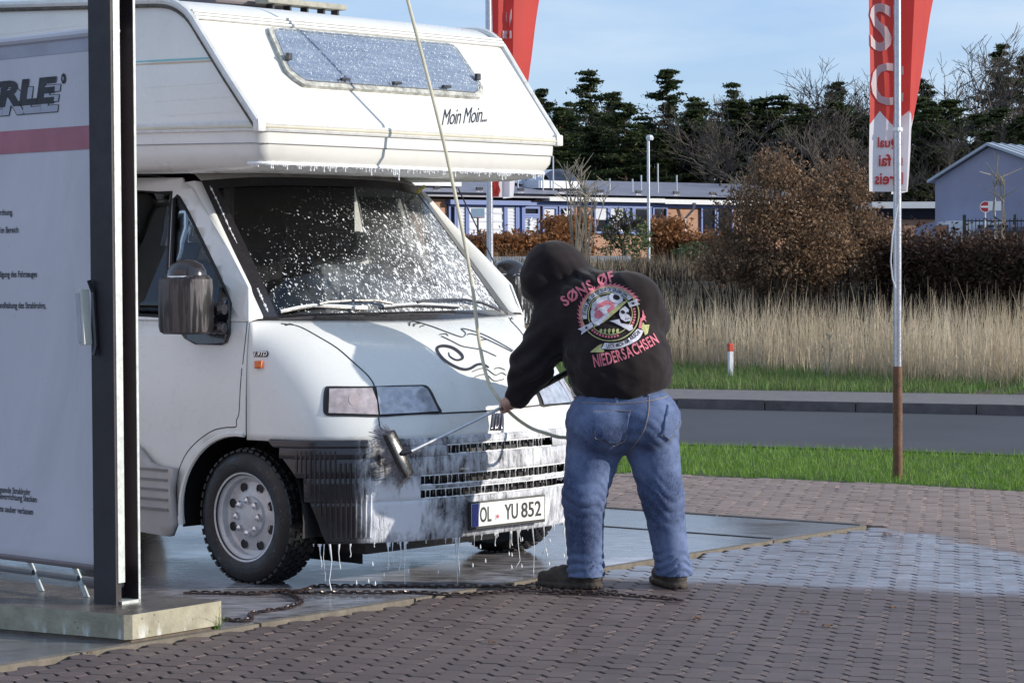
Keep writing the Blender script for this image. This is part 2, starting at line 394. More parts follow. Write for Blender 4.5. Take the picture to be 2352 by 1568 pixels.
for p in cells[:300]:
    o = bpy.data.objects.new('paver', me1); COL.objects.link(o); o.parent = yard
    o.location = (p.x, p.y, random.uniform(-.0022, .0012)); o.rotation_euler = (random.gauss(0, .006), random.gauss(0, .006), random.gauss(0, .01))
mb = MB()
for p in cells[300:]:
    tx, ty = random.gauss(0, .006), random.gauss(0, .006); z0 = random.uniform(-.0022, .0012)
    mb.add([(p.x+x, p.y+y, z+z0+tx*x+ty*y) for x, y, z in hv], hf)
tag(mb.build('pavers', MAT_PAVER, yard, fix=False), kind='stuff')

# lawns and tall dry grass
def blades(name, mat, pts, hmean, hvar, wdt, lean=.35, seg=2, parent=None, kind='stuff', loc0=None):
    n = len(pts); P = np.array(pts, float); H_ = np.clip(rng.normal(hmean, hvar, n), hmean*.35, hmean*1.9); a = rng.uniform(0, 2*np.pi, n); wv = wdt*rng.uniform(.6, 1.3, n)
    la = rng.uniform(0, 2*np.pi, n); ll = np.abs(rng.normal(0, lean, n))*H_; sx, sy = np.cos(a)*wv/2, np.sin(a)*wv/2
    V = []; lv = seg+1
    for k in range(lv):
        f_ = k/seg; ww = 1-f_*.9; ox = np.cos(la)*ll*f_**1.7; oy = np.sin(la)*ll*f_**1.7; zz = H_*f_*(1-.18*ll/np.maximum(H_, 1e-3)*f_)
        V.append(np.stack([P[:, 0]+ox-sx*ww, P[:, 1]+oy-sy*ww, P[:, 2]+zz], 1)); V.append(np.stack([P[:, 0]+ox+sx*ww, P[:, 1]+oy+sy*ww, P[:, 2]+zz], 1))
    V = np.stack(V, 1).reshape(-1, 3); base = (np.arange(n)*lv*2)[:, None, None]
    q = np.array([[2*k, 2*k+1, 2*k+3, 2*k+2] for k in range(seg)])[None]; Fq = (base+q).reshape(-1, 4)
    me = bpy.data.meshes.new(name); me.vertices.add(len(V)); me.vertices.foreach_set('co', V.ravel()); me.loops.add(Fq.size); me.loops.foreach_set('vertex_index', Fq.ravel().astype(np.int32))
    me.polygons.add(len(Fq)); me.polygons.foreach_set('loop_start', np.arange(0, Fq.size, 4, dtype=np.int32)); me.update(calc_edges=True); me.validate()
    o = link(name, me, mat, parent); return tag(o, kind=kind) if kind else o
def blademat(name, c0, c1, c2, tr=.25, sc=3.):
    t = NT(name); v = t.co('Position'); g = t.n('ShaderNodeNewGeometry')
    c = t.mix(g.outputs['Random Per Island'], c0, c1); c = t.mix(t.ramp(t.noise(v, sc, 4.), [(.4, 0.), (.65, 1.)]), c, c2)
    t.set('Base Color', c); t.set('Roughness', .55); t.set('Specular IOR Level', .3)
    tl = t.n('ShaderNodeBsdfTranslucent'); t.l(c, tl.inputs[0]); mx = t.n('ShaderNodeMixShader'); mx.inputs[0].default_value = tr
    t.l(t.b.outputs[0], mx.inputs[1]); t.l(tl.outputs[0], mx.inputs[2]); t.l(mx.outputs[0], t.out.inputs[0]); return t.m
MAT_LAWN = blademat('lawn_blades', (.10, .215, .026), (.2, .36, .05), (.15, .25, .045))
MAT_VERGE = blademat('verge_blades', (.08, .18, .035), (.15, .26, .06), (.17, .2, .08))
MAT_STRAW = blademat('straw_blades', (.55, .45, .32), (.78, .68, .52), (.45, .36, .24), sc=.9, tr=.4)
MAT_WEED = blademat('dead_weeds', (.014, .010, .009), (.04, .028, .02), (.02, .014, .011), sc=.5)
MAT_LSOIL = M('lawn_soil', (.05, .07, .02), .95, var=.3, scale=8, kind='Position')
ribbon('lawn_strip', 0.015, 2.87, -.012, MAT_LSOIL, s0=-30, s1=30)
def scatter(n, s0, s1, D0, D1, edge=0.):
    o = []
    for _ in range(n):
        s = random.uniform(s0, s1); D = random.uniform(D0, D1)+random.gauss(0, edge); x, y = street(s, D); o.append((x, y, 0))
    return o
def beyond(p):                              # the mown verge is wider towards the left
    x, y = p[0], p[1]; return y > (30.2+(4.56-x)*1.47 if x > 2.17 else 33.7+(2.17-x)*.6) if x < 4.56 else True
def zfix(P, dz=0.):
    z = hgt(distD([p[0] for p in P], [p[1] for p in P])); return [(p[0], p[1], zz+dz) for p, zz in zip(P, z)]
P = [(x, y, -.014) for x, y, z in scatter(62000, -7.5, 4.5, .02, 2.86, .03)]
blades('lawn_grass', MAT_LAWN, P, .048, .016, .006, .6)
P = [(x, y, .0) for x, y, z in scatter(700, -7, 4.5, -.0, .06, .05)]
blades('lawn_edge_tufts', MAT_LAWN, P, .05, .02, .006, .8)
blades('verge_grass', MAT_VERGE, [(x, y, z) for x, y, z in zfix(scatter(26000, -11, 7.5, 10.1, 12.1, .04)+scatter(16000, -11, 0, 12.1, 14.2, .04))], .11, .04, .009, .5)
P = zfix(scatter(24000, -12, 9, 11.6, 15.4, .1)); P = [p for p in P if mnoise(Vector((p[0]*.9, p[1]*.9, 3.))) > -.3 or random.random() < .22]; P = [p for p in P if beyond(p)]
blades('tall_dry_grass', MAT_STRAW, P, .74, .15, .012, .2, seg=3)
P = zfix(scatter(520, -12, 9, 11.8, 15.2)); P = [p for p in P if beyond(p)]; blades('tall_grass_stalks', MAT_STRAW, P, 1.0, .1, .014, .14, seg=3)
P = zfix(scatter(9000, -14, 10, 11.5, 14.4, .1)); P = [p for p in P if beyond(p)]; blades('bent_grass', MAT_STRAW, P, .42, .12, .012, .9, seg=3)
P = zfix(scatter(22000, -22, 14, 15.2, 21, .2)); blades("bank_weeds", MAT_WEED, P, .3, .1, .02, .35, seg=2)
P = zfix(scatter(9000, -30, -1, 20.6, 26, .3)); blades('bank_top_grass', blademat('pale_weeds', (.2, .155, .1), (.42, .34, .23), (.1, .075, .05), sc=.6), P, .36, .1, .02, .3, seg=2)
P = zfix(scatter(16000, -60, 20, 22, 60, .3)); blades('meadow_grass', MAT_WEED, P, .22, .08, .05, .35, seg=2)
# ---------------------------------------------------------------- motorhome (a = forward, b = towards the near side, z = up)
YAW = R(48); VF = Vector((math.sin(YAW), -math.cos(YAW), 0)); VN = Vector((-math.cos(YAW), -math.sin(YAW), 0))
VO = G(600, 1337)-VN*.86; VO.z = 0
van = empty('motorhome', VO, R(-42), 'white alcove motorhome covered in soap suds, its front being scrubbed', 'motorhome')
VM = Matrix.Translation(VO) @ Matrix.Rotation(R(-42), 4, 'Z'); VI = VM.inverted()
def V(a, b, z): return Vector((a, -b, z))
def vray(x, y): return VI @ CAM, (VI.to_3x3() @ ray(x, y)).normalized()
def pxb(x, y, b):
    o, d = vray(x, y); t_ = (-b-o.y)/d.y; p = o+d*t_; return (p.x, -p.y, p.z)
def bvh_of(o): return BVHTree.FromPolygons([v.co.copy() for v in o.data.vertices], [tuple(p.vertices) for p in o.data.polygons])
def zo(x, y, ox, oy, s): return ((ox+x/s)/1.08844, (oy+y/s)/1.08844)      # crop coordinates -> measuring grid
def cast(bv, x, y, off=.003, local=True):
    o, d = vray(x, y) if local else (CAM, ray(x, y).normalized())
    h = bv.ray_cast(o, d)
    if h[0] is None: return None
    n = h[1] if h[1].dot(d) < 0 else -h[1]
    return h[0]+n*off
def decal(name, v, f, bv, mat, parent, off=.003, step=None, local=True, mirror=False, thick=0., smooth=True):
    if step: v, f = cut2d(v, f, step)
    P = [cast(bv, x, y, off, local) for x, y in v]; mb = MB(); ok = [i for i, p in enumerate(P) if p is not None]; ix = {k: j for j, k in enumerate(ok)}
    mb.add([P[i] for i in ok], [tuple(ix[i] for i in q) for q in f if all(i in ix for i in q)])
    o = mb.build(name, mat, parent, smooth=smooth)
    if thick: solid(o, thick, 0)
    if mirror:
        m2 = MB().add([(x, -y, z) for x, y, z in mb.v], [q[::-1] for q in mb.f]).build(name, mat, parent, smooth=smooth)
        if thick: solid(m2, thick, 0)
    return o
def pline(name, px, bv, mat, parent, r=.0025, off=.0005, local=True, mirror=False, n=6, sm=6):
    P = [cast(bv, x, y, off, local) for x, y in (smooth_line(px, sm) if sm else px)]; P = [p for p in P if p is not None]
    o = MB().tube(P, r, n).build(name, mat, parent, smooth=True)
    if mirror: MB().tube([Vector((p.x, -p.y, p.z)) for p in P], r, n).build(name, mat, parent, smooth=True)
    return o

def paint(name, col, dirt=.25):
    t = NT(name); v = t.co('Object'); n = t.noise(t.co('Object', (1, 1, .35)), 5., 7., .65)
    c = t.mix(t.math('MULTIPLY', t.ramp(n, [(.5, 0.), (.8, 1.)]), dirt), col, tuple(x*.72 for x in col)); t.set('Base Color', c)
    t.set('Roughness', t.ramp(t.noise(v, 9., 5.), [(.3, .22), (.7, .38)])); t.set('Coat Weight', .35); t.set('Coat Roughness', .1)
    vd = t.voro(v, 120.); t.bump(t.ramp(vd.outputs['Distance'], [(.0, 1.), (.28, 0.)]), .06, .002); return t.m
MV_WHITE = paint('white_paint', (.77, .78, .76)); MV_GRP = paint('alcove_white', (.75, .74, .70), .35)
MV_SILL = M('grey_plastic_sill', (.4, .39, .385), .55, var=.1, scale=8, bump=.1)
MV_BLACK = M('black_rubber', (.012, .011, .013), .5, var=.2, scale=20); MV_DARK = M('black_plastic_wet', (.02, .018, .022), .22, var=.25, scale=20, coat=.6)
MV_INT = M('cab_interior', (.03, .027, .03), .8, var=.2); MV_TRIM = M('trim_rail', (.7, .7, .68), .35, var=.08, scale=12, dirt=.3)
MV_CHROME = M('chrome', (.72, .73, .76), .12, 1., var=.06, scale=12); MV_RIM = M('polished_rim', (.58, .59, .62), .36, .2, var=.12, scale=14, dirt=.3); MV_STEEL = M('galvanised_steel', (.55, .57, .6), .35, .9, var=.15, scale=18)
MV_FOAM = M('soap_foam', (.86, .88, .9), .55, var=.04, bump=.3, bscale=90); MV_ORANGE = M('orange_lens', (.75, .16, .02), .15, var=.15, scale=40, coat=.6)
MV_STICK = M('black_print', (.02, .02, .03), .5, var=.3, scale=60); MV_WPRINT = flat('white_print', (.75, .76, .78), .5)
def glass(name, tintc=(.5, .53, .55), foam=None):
    t = NT(name); t.t.nodes.remove(t.b); tr = t.n('ShaderNodeBsdfTransparent'); tr.inputs[0].default_value = (*tintc, 1)
    gl = t.n('ShaderNodeBsdfGlossy'); gl.inputs['Roughness'].default_value = .015; fr = t.n('ShaderNodeFresnel'); fr.inputs[0].default_value = 1.5
    mx = t.n('ShaderNodeMixShader'); t.l(t.math('ADD', fr.outputs[0], .02, True), mx.inputs[0]); t.l(tr.outputs[0], mx.inputs[1]); t.l(gl.outputs[0], mx.inputs[2]); sh = mx.outputs[0]
    if foam: sh = foam(t, sh)
    t.l(sh, t.out.inputs[0]); return t.m
def suds(t, sh):
    """spattered suds: stretched cells, denser towards the far lower corner"""
    uv = t.n('ShaderNodeTexCoord').outputs['UV']; s = t.xyz(uv)
    dens = t.math('ADD', t.math('ADD', t.math('MULTIPLY', s[0], .8), .13), t.math('MULTIPLY', t.math('SUBTRACT', .55, s[1]), .6))
    dens = t.math('ADD', dens, t.math('MULTIPLY', t.math('SUBTRACT', t.noise(uv, 3., 4.), .5), .7), True)
    tot = None
    for sc, rot, st, off_ in ((34., .55, (1.9, .75, 1), .0), (62., .5, (2., .8, 1), .03), (15., .62, (2.4, .55, 1), -.14), (46., .48, (2.6, .55, 1), .0), (90., .52, (2.2, .7, 1), .1)):
        mp = t.n('ShaderNodeMapping'); mp.inputs['Rotation'].default_value = (0, 0, rot); mp.inputs['Scale'].default_value = st; t.l(uv, mp.inputs[0])
        nn = t.n('ShaderNodeTexNoise'); nn.inputs['Scale'].default_value = 26; t.l(mp.outputs[0], nn.inputs['Vector'])
        mxv = t.n('ShaderNodeMix', data_type='VECTOR'); mxv.inputs[0].default_value = .03; t.l(mp.outputs[0], mxv.inputs[4]); t.l(nn.outputs['Color'], mxv.inputs[5])
        vo = t.voro(mxv.outputs[1], sc); rnd = t.n('ShaderNodeSeparateColor'); t.l(vo.outputs['Color'], rnd.inputs[0])
        thr = t.math('ADD', t.math('MULTIPLY', t.math('SUBTRACT', t.math('ADD', dens, off_), t.math('MULTIPLY', rnd.outputs[0], .95)), .5), .06)
        m_ = t.math('MULTIPLY', t.math('SUBTRACT', thr, vo.outputs['Distance']), 9., True); tot = m_ if tot is None else t.math('MAXIMUM', tot, m_)
    film = t.math('MULTIPLY', t.ramp(t.noise(uv, 7., 6., .7), [(.3, .1), (.75, .9)]), t.ramp(dens, [(.45, 0.), (.9, 1.)]))
    tot = t.math('MAXIMUM', tot, t.math('MULTIPLY', film, .55))
    d = t.n('ShaderNodeBsdfPrincipled'); d.inputs['Base Color'].default_value = (.8, .83, .86, 1); d.inputs['Roughness'].default_value = .4
    m2 = t.n('ShaderNodeMixShader'); t.l(t.math('MULTIPLY', tot, .9), m2.inputs[0]); t.l(sh, m2.inputs[1]); t.l(d.outputs[0], m2.inputs[2]); return m2.outputs[0]
MV_GLASS = glass('side_glass', (.8, .82, .83)); MV_SCREEN = glass('sudsy_windscreen', (.6, .62, .63), suds)

# --- cab lower shell: sections swept round the nose
cont = smooth_line([(.775, 0), (.77, .2), (.752, .38), (.712, .56), (.65, .71), (.555, .84), (.43, .93), (.26, .98), (.062, 1.)], 6)
ns = len(cont)
top = smooth_line([(.205, 0, 1.243), (.195, .25, 1.245), (.165, .5, 1.25), (.115, .74, 1.254), (.072, .88, 1.257), (.062, .93, 1.256), (.062, .972, 1.25)], 8)
_AL = {}
def along(P, k):
    c_ = _AL.get(id(P))
    if c_ is None or c_[2] is not P:
        A = np.array(P, float); d = np.concatenate([[0], np.cumsum(np.sqrt(((A[1:]-A[:-1])**2).sum(1)))]); c_ = (A, d, P); _AL[id(P)] = c_
    A, d, _ = c_; u = k*d[-1]; i = min(len(A)-2, max(0, int(np.searchsorted(d, u)-1))); q = (u-d[i])/max(1e-9, d[i+1]-d[i]); return A[i]*(1-q)+A[i+1]*q
rows = []; NS, NP = 40, 22
for i in range(NS+1):
    k = i/NS; p0 = along(cont, k); T = along(top, k**1.15); P0_ = np.array([p0[0], p0[1], .695]); up = np.array([0, 0, 1.])
    side = max(0., min(1., (k-.55)/.45)); side = side*side*(3-2*side)
    P1 = P0_+up*(.20*(1-side)+.26*side)+np.array([-.012, 0, 0])*(1-side)
    fdir = np.array([P0_[0]-T[0], (P0_[1]-T[1])*.9, 0]); P2 = T+fdir*(.50*(1-side)+.9*side)-up*(.075*(1-side)+.12*side)
    rw = []
    for j in range(NP+1):
        t_ = j/NP; q = (1-t_)**3*P0_+3*(1-t_)**2*t_*P1+3*(1-t_)*t_*t_*P2+t_**3*T; rw.append(q)
    rows.append(rw)
full = [[V(q[0], -q[1], q[2]) for q in rw] for rw in rows[:0:-1]]+[[V(*q) for q in rw] for rw in rows]
mb = MB().grid(full); cab = mb.build('cab_body', MV_WHITE, van, smooth=True, sharp=0); BV_CAB = bvh_of(cab); solid(cab, .004, -1)
# --- side plates: lower door with wheel arch, upper frame with windows
def b_low(z): return 1.0-.028*max(0., (z-.72)/.53)**2 if z > .72 else 1.0-.02*max(0., (.72-z)/.45)
def b_up(z): return .972-.255*max(0., z-1.25)
def plate(name, loops, bf, mat, th=.006, mirror=True, step=.09, parent=van):
    v, f = cut2d(*fill2d(loops), step)
    o = MB().add([V(x, bf(y), y) for x, y in v], f).build(name, mat, parent, smooth=True); solid(o, th, 0); res = [o]
    if mirror: o2 = MB().add([V(x, -bf(y), y) for x, y in v], f).build(name, mat, parent, smooth=True); solid(o2, th, 0); res.append(o2)
    return res
arch = [(.42*math.cos(R(a)), .325+.395*math.sin(R(a))) for a in range(70, 196, 7)]
arch = [p for p in arch if p[0] < .055]
door = [(.055, 1.25), (.055, .716)]+arch+[(-.425, .30), (-1.02, .30), (-1.02, 1.25)]
plate('door', [door], b_low, MV_WHITE)
def sidepx(x, y, bf=b_up):
    z = 1.5
    for _ in range(6): p = pxb(x, y, bf(z)); z = p[2]
    return (p[0], p[2])
def Q(x, y): return zo(x, y, 330, 420, 3.0163)
pill = [sidepx(*Q(*p)) for p in ((985, 1158), (885, 905), (740, 625), (610, 400), (515, 245), (470, 165), (400, 108))]
pill[0] = (.055, 1.252)
w1 = [sidepx(*Q(*p)) for p in ((308, 188), (296, 330), (272, 820), (238, 1120))]
w1 = w1+[(-1.0, w1[-1][1]+.012), (-1.0, w1[0][1]+.018)]
w2 = [sidepx(*Q(*p)) for p in ((322, 232), (345, 212), (365, 228), (430, 340), (525, 530), (640, 765), (715, 930), (752, 1030), (756, 1120))]+[sidepx(*Q(*p), b_up) for p in ((300, 1125), (296, 800))]
upper = [(-1.02, 1.252)]+pill+[(-.62, 1.955), (-1.02, 1.965)]
plate('door_frame', [upper, w1, w2], b_up, MV_WHITE, .012)
for lp, nm in ((w1, 'door_window'), (w2, 'quarter_window')):
    for o in plate(nm, [lp], lambda z: b_up(z)-.012, MV_GLASS, .004): pass
    for sg in (1, -1):
        MB().tube([V(x, sg*(b_up(z)+.001), z) for x, z in lp], .011, 6, closed=True).build('window_seal', MV_BLACK, van, smooth=True)
mpl = [sidepx(*Q(*p), lambda z: b_up(z) if z > 1.25 else b_low(z)) for p in ((752, 1000), (757, 1120), (750, 1250), (725, 1315), (690, 1335), (500, 1330), (420, 1285), (380, 1230), (372, 1130), (640, 1130), (690, 900))]
plate('mirror_mount', [mpl], lambda z: (b_up(z) if z > 1.25 else b_low(z))+.012, MV_DARK, .02)
BV_SIDE = BVHTree.FromPolygons([V(a, (b_up(z) if z > 1.25 else b_low(z)), z) for a in (-1.1, -.4, .4) for z in np.linspace(.2, 2.05, 40)],
    [(i*40+j, i*40+j+1, (i+1)*40+j+1, (i+1)*40+j) for i in range(2) for j in range(39)])
pline('door_seam', [Q(*p) for p in ((40, 52), (170, 58), (270, 80), (345, 110), (410, 170), (500, 300), (620, 505), (720, 690), (800, 860), (850, 1000), (870, 1100), (872, 1160), (858, 1300), (838, 1480))], BV_SIDE, MV_BLACK, van, .0042, mirror=True)
def Q2(x, y): return zo(x, y, 340, 920, 2.6135)
pline('door_seam', [Q2(*p) for p in ((695, 0), (685, 120), (676, 290), (660, 340), (655, 382), (585, 388), (500, 410), (400, 480), (330, 560), (285, 660), (268, 760), (272, 880))], BV_SIDE, MV_BLACK, van, .0042, mirror=True)
MB().tube([V(x*1.0, 1.002, z) for x, z in arch+[(-.42, .30)]], .013, 6).build('arch_lip', MV_WHITE, van, smooth=True)
MB().tube([V(x*1.0, -1.002, z) for x, z in arch], .013, 6).build('arch_lip', MV_WHITE, van, smooth=True)
# side skirt with grooves behind the wheel
def SKb(z): return 1.022+.01*math.sin((z-.2)*6)
sk = [sidepx(*Q2(*p), SKb) for p in ((262, 655), (150, 640), (100, 615), (25, 520))]
sk = sk+[(-1.05, .76), (-1.05, .24), (-.62, .21), (-.46, .205), (-.425, .26), (-.44, .42)]
plate('side_skirt', [sk], SKb, MV_SILL, .03)
for sg in (1, -1):
    for q in range(5): MB().box(V(-.72, sg*(SKb(.5)+.0155), .335+q*.048), (.52, .007, .012)).build('skirt_groove', MV_DARK if q == 9 else M('groove_grey', (.2, .195, .2), .7), van)
# cab roof and pillars
ws_b = smooth_line([(.155, 0, 1.277), (.148, .25, 1.277), (.122, .5, 1.276), (.078, .73, 1.272), (.052, .872, 1.266)], 6)
ws_t = smooth_line([(-.435, 0, 1.965), (-.438, .3, 1.963), (-.458, .55, 1.955), (-.517, .765, 1.938)], 6)
rows = []; NU, NV_ = 36, 14
for j in range(NV_+1):
    v_ = j/NV_; rw = []
    for i in range(-NU, NU+1):
        k = abs(i)/NU; p = along(ws_b, k)*(1-v_)+along(ws_t, k)*v_; bul = .035*math.sin(math.pi*v_)*(1-k**3); p = p+np.array([bul*.7, 0, bul*.7]); rw.append(V(p[0], p[1]*(1 if i >= 0 else -1), p[2]))
    rows.append(rw)
def screen_part(nm, u0, u1, v0, v1, mat, off):
    mb = MB(); sub = [[q+Vector((off*.76, 0, off*.65)) for q in rw[u0:u1+1]] for rw in rows[v0:v1+1]]; o = mb.grid(sub).build(nm, mat, van, smooth=True, sharp=0); return o, len(sub), len(sub[0])
o, nr, ncol = screen_part('windscreen', 0, 2*NU, 0, NV_, MV_SCREEN, 0.)
uvl = o.data.uv_layers.new(name='UVMap'); nvx = 2*NU+1
for lp in o.data.loops: vi = lp.vertex_index; uvl.data[lp.index].uv = (1-(vi % nvx)/(nvx-1), (vi//nvx)/NV_)     # u runs from the near to the far edge
if True:
    for lp in o.data.loops:
        vi = lp.vertex_index; x = o.data.vertices[vi].co.y; uvl.data[lp.index].uv = ((x+.88)/1.76, (vi//nvx)/NV_)
BV_WS = bvh_of(o)
for u0, u1 in ((0, 3), (2*NU-3, 2*NU)): screen_part('windscreen_border', u0, u1, 0, NV_, MV_DARK, .004)
screen_part('windscreen_border', 3, 2*NU-3, NV_-1, NV_, MV_DARK, .004)
# pillar strips from door frame to glass, roof skin under the alcove
for sg in (1, -1):
    fr = [(-.0+x, b_up(z), z) for x, z in pill]; gs_ = [(.052, .872, 1.266), (-.517, .765, 1.938)]; gl_ = [tuple(along(gs_, min(1., max(0., (z-1.266)/.672)))) for x, z in pill]
    mid = [((f_[0]+g[0])/2+.022, (f_[1]+g[1])/2+.012, (f_[2]+g[2])/2+.006) for f_, g in zip(fr, gl_)]
    MB().grid([[V(a, sg*b, z) for a, b, z in fr], [V(a, sg*b, z) for a, b, z in mid], [V(a, sg*b, z) for a, b, z in gl_]]).build('windscreen_pillar', MV_WHITE, van, smooth=True, sharp=0)
tb = [V(*p) for p in ws_t]; tb = [V(p[0], -p[1], p[2]) for p in ws_t[::-1]]+tb[1:]
MB().grid([tb, [p+Vector((-.05, 0, .035)) for p in tb], [Vector((-.8, p.y*1.02, 2.0)) for p in tb], [Vector((-1.02, p.y*1.02, 2.0)) for p in tb]]).build('cab_roof', MV_GRP, van, smooth=True)
# cowl grille below the glass, wipers
cw = [V(*along(ws_b, abs(i)/20)*np.array([1, 1 if i >= 0 else -1, 1])) for i in range(-20, 21)]; cw2 = [V(*along(top[:38], abs(i)/20)*np.array([1, 1 if i >= 0 else -1, 1])) for i in range(-20, 21)]
MB().grid([[p+Vector((-.01, 0, .012)) for p in cw], [(p+q)/2+Vector((0, 0, .004)) for p, q in zip(cw, cw2)], [q+Vector((.002, 0, .0)) for q in cw2]]).build('cowl_panel', MV_DARK, van, smooth=True)
def QW(x, y): return zo(x, y, 460, 420, 2.735)
for pts, bl in ((((1630, 1035), (1400, 950), (1290, 928), (1120, 930), (960, 940), (905, 955)), ((650, 1000), (760, 975), (870, 958), (1000, 962), (1240, 972))),
                (((2200, 1015), (2010, 945), (1900, 922), (1760, 922), (1620, 930), (1570, 940)), ((1350, 965), (1450, 955), (1570, 948), (1700, 952), (1860, 962)))):
    wp = empty('wiper'); wp.parent = van
    P = [cast(BV_WS, *QW(*p), .03) or cast(BV_CAB, *QW(*p), .02) for p in pts]; MB().tube([p for p in P if p], .008, 6).build('wiper_arm', MV_DARK, wp, smooth=True)
    P = [cast(BV_WS, *QW(*p), .014) for p in bl]; P = [p for p in P if p]; MB().tube(P, .008, 6).build('wiper_blade', MV_DARK, wp, smooth=True)
    MB().tube([p+Vector((.004, 0, .008)) for p in P], .006, 6).build('foam_on_blade', MV_FOAM, wp, smooth=True)

# --- nose details traced on to the shell
def N3(x, y): return zo(x, y, 800, 740, 3.7935)
pline('bonnet_seam', [N3(*p) for p in ((-370, 262), (-200, 290), (0, 395), (170, 500), (330, 640), (440, 740), (495, 810), (517, 858))], BV_CAB, MV_BLACK, van, .0035, mirror=True)
pline('bonnet_seam', [N3(*p) for p in ((1140, 1112), (1300, 1104), (1500, 1095), (1700, 1078), (1900, 1056), (2130, 1030))], BV_CAB, MV_BLACK, van, .0042)
pline('bonnet_seam', [N3(*p) for p in ((555, 1150), (562, 1210), (575, 1270), (575, 1340))], BV_CAB, MV_BLACK, van, .003, mirror=True)
def ridged(name, col, rib, axis=(220, 0, 0), metal=.0):
    t = NT(name); v = t.co('Object', (1, 1, 1)); s = t.xyz(v); wv = t.n('ShaderNodeTexWave'); wv.inputs['Scale'].default_value = rib; t.l(t.co('Object', (0, 1, 0)), wv.inputs['Vector'])
    n = t.noise(v, 24., 5.); c = t.mix(t.ramp(n, [(.35, 0.), (.7, 1.)]), tuple(x*.6 for x in col), col); c = t.mix(t.ramp(wv.outputs[1], [(.2, .0), (.8, .4)]), c, (.75, .76, .8))
    t.set('Base Color', c); t.set('Roughness', .12); t.set('Metallic', metal); t.set('Coat Weight', .8); t.set('Coat Roughness', .03); t.bump(wv.outputs[1], .5, .004); return t.m
lamp = [(50, 868), (100, 856), (300, 858), (517, 857), (700, 850), (900, 846), (990, 846), (1030, 868), (1070, 930), (1110, 1020), (1150, 1112), (1000, 1122), (800, 1132), (560, 1148), (300, 1142), (90, 1138), (45, 1118), (30, 1080), (32, 950)]
decal('headlight_frame', *fill2d([[N3(*p) for p in smooth_line(lamp, 3, True)]]), BV_CAB, MV_BLACK, van, .004, 10, mirror=True)
ind = [(88, 885), (490, 882), (535, 1000), (548, 1128), (82, 1112)]; hd = [(530, 872), (960, 866), (1010, 890), (1060, 985), (1115, 1098), (900, 1112), (565, 1128), (548, 1000)]
decal('indicator_lens', *fill2d([[N3(*p) for p in ind]]), BV_CAB, ridged('indicator_lens', (.55, .48, .5), 11.), van, .010, 10, mirror=True)
decal('headlight_lens', *fill2d([[N3(*p) for p in hd]]), BV_CAB, ridged('headlight_lens', (.55, .58, .66), 5., metal=.2), van, .010, 10, mirror=True)
decal('indicator_bulb', *fill2d([[N3(320+52*math.cos(a), 985+62*math.sin(a)) for a in np.linspace(0, 6.2, 18)]]), BV_CAB, M('bulb_amber', (.47, .40, .41), .3), van, .0115, mirror=True)
bd = empty('maker_badge'); bd.parent = van
for q in range(4):
    x0 = 1632+q*27.5; decal('badge_bar', *fill2d([[N3(x0-2+3, 1112), N3(x0+20, 1110), N3(x0+1, 1272), N3(x0-19, 1274)]]), BV_CAB, ridged('badge_chrome', (.12, .11, .14), 90., metal=.5), bd, .005, 12, thick=.004)
# bonnet artwork: sun spiral, mountains, waves
art = [((840, 250), (850, 285), (858, 250), (905, 245), (1060, 290), (1180, 335), (1330, 388), (1370, 378), (1378, 350), (1340, 312), (1420, 325), (1560, 372), (1720, 455), (1830, 520)),
       ((885, 265), (890, 290), (905, 265), (950, 262)), ((945, 300), (960, 288), (990, 282)), ((1395, 372), (1420, 360), (1500, 378), (1640, 440), (1820, 530)),
       ((1130, 368), (1190, 360), (1215, 380)), ((1150, 382), (1250, 430), (1340, 475), (1440, 495), (1540, 515), (1670, 572)), ((1500, 440), (1530, 418), (1580, 415)),
       ((1465, 768), (1540, 745), (1590, 755), (1650, 805), (1745, 790)), ((1440, 720), (1520, 690), (1580, 695), (1660, 750), (1720, 730), (1765, 752)), ((1650, 695), (1690, 680), (1755, 702))]
dc = empty('bonnet_artwork'); dc.parent = van
def ribbon_px(name, pts, wpx, bv, mat, par, off=.003, local=True, sm=6):
    P = smooth_line(pts, sm); A, B = [], []
    for i, p in enumerate(P):
        q0, q1 = P[max(0, i-1)], P[min(len(P)-1, i+1)]; dx, dy = q1[0]-q0[0], q1[1]-q0[1]; l = math.hypot(dx, dy) or 1; k = i/(len(P)-1); ww = wpx(k)/2*.8 if callable(wpx) else wpx/2*.7
        A.append((p[0]-dy/l*ww, p[1]+dx/l*ww)); B.append((p[0]+dy/l*ww, p[1]-dx/l*ww))
    n = len(P); return decal(name, A+B, [(i, i+1, n+i+1, n+i) for i in range(n-1)], bv, mat, par, off, local=local)
for pl in art: ribbon_px('line', [N3(*p) for p in pl], 2.6, BV_CAB, MV_STICK, dc)
ribbon_px('sun_spiral', [N3(*p) for p in ((1220, 535), (1228, 570), (1280, 605), (1330, 605), (1352, 580), (1320, 535), (1250, 490), (1170, 475), (1115, 490), (1115, 530), (1170, 600), (1260, 660), (1350, 695), (1420, 690), (1490, 652), (1550, 650), (1600, 680))],
          lambda k: 2.5+5.5*min(1, k*3.5)*(1-max(0, k-.85)*4), BV_CAB, MV_STICK, dc)
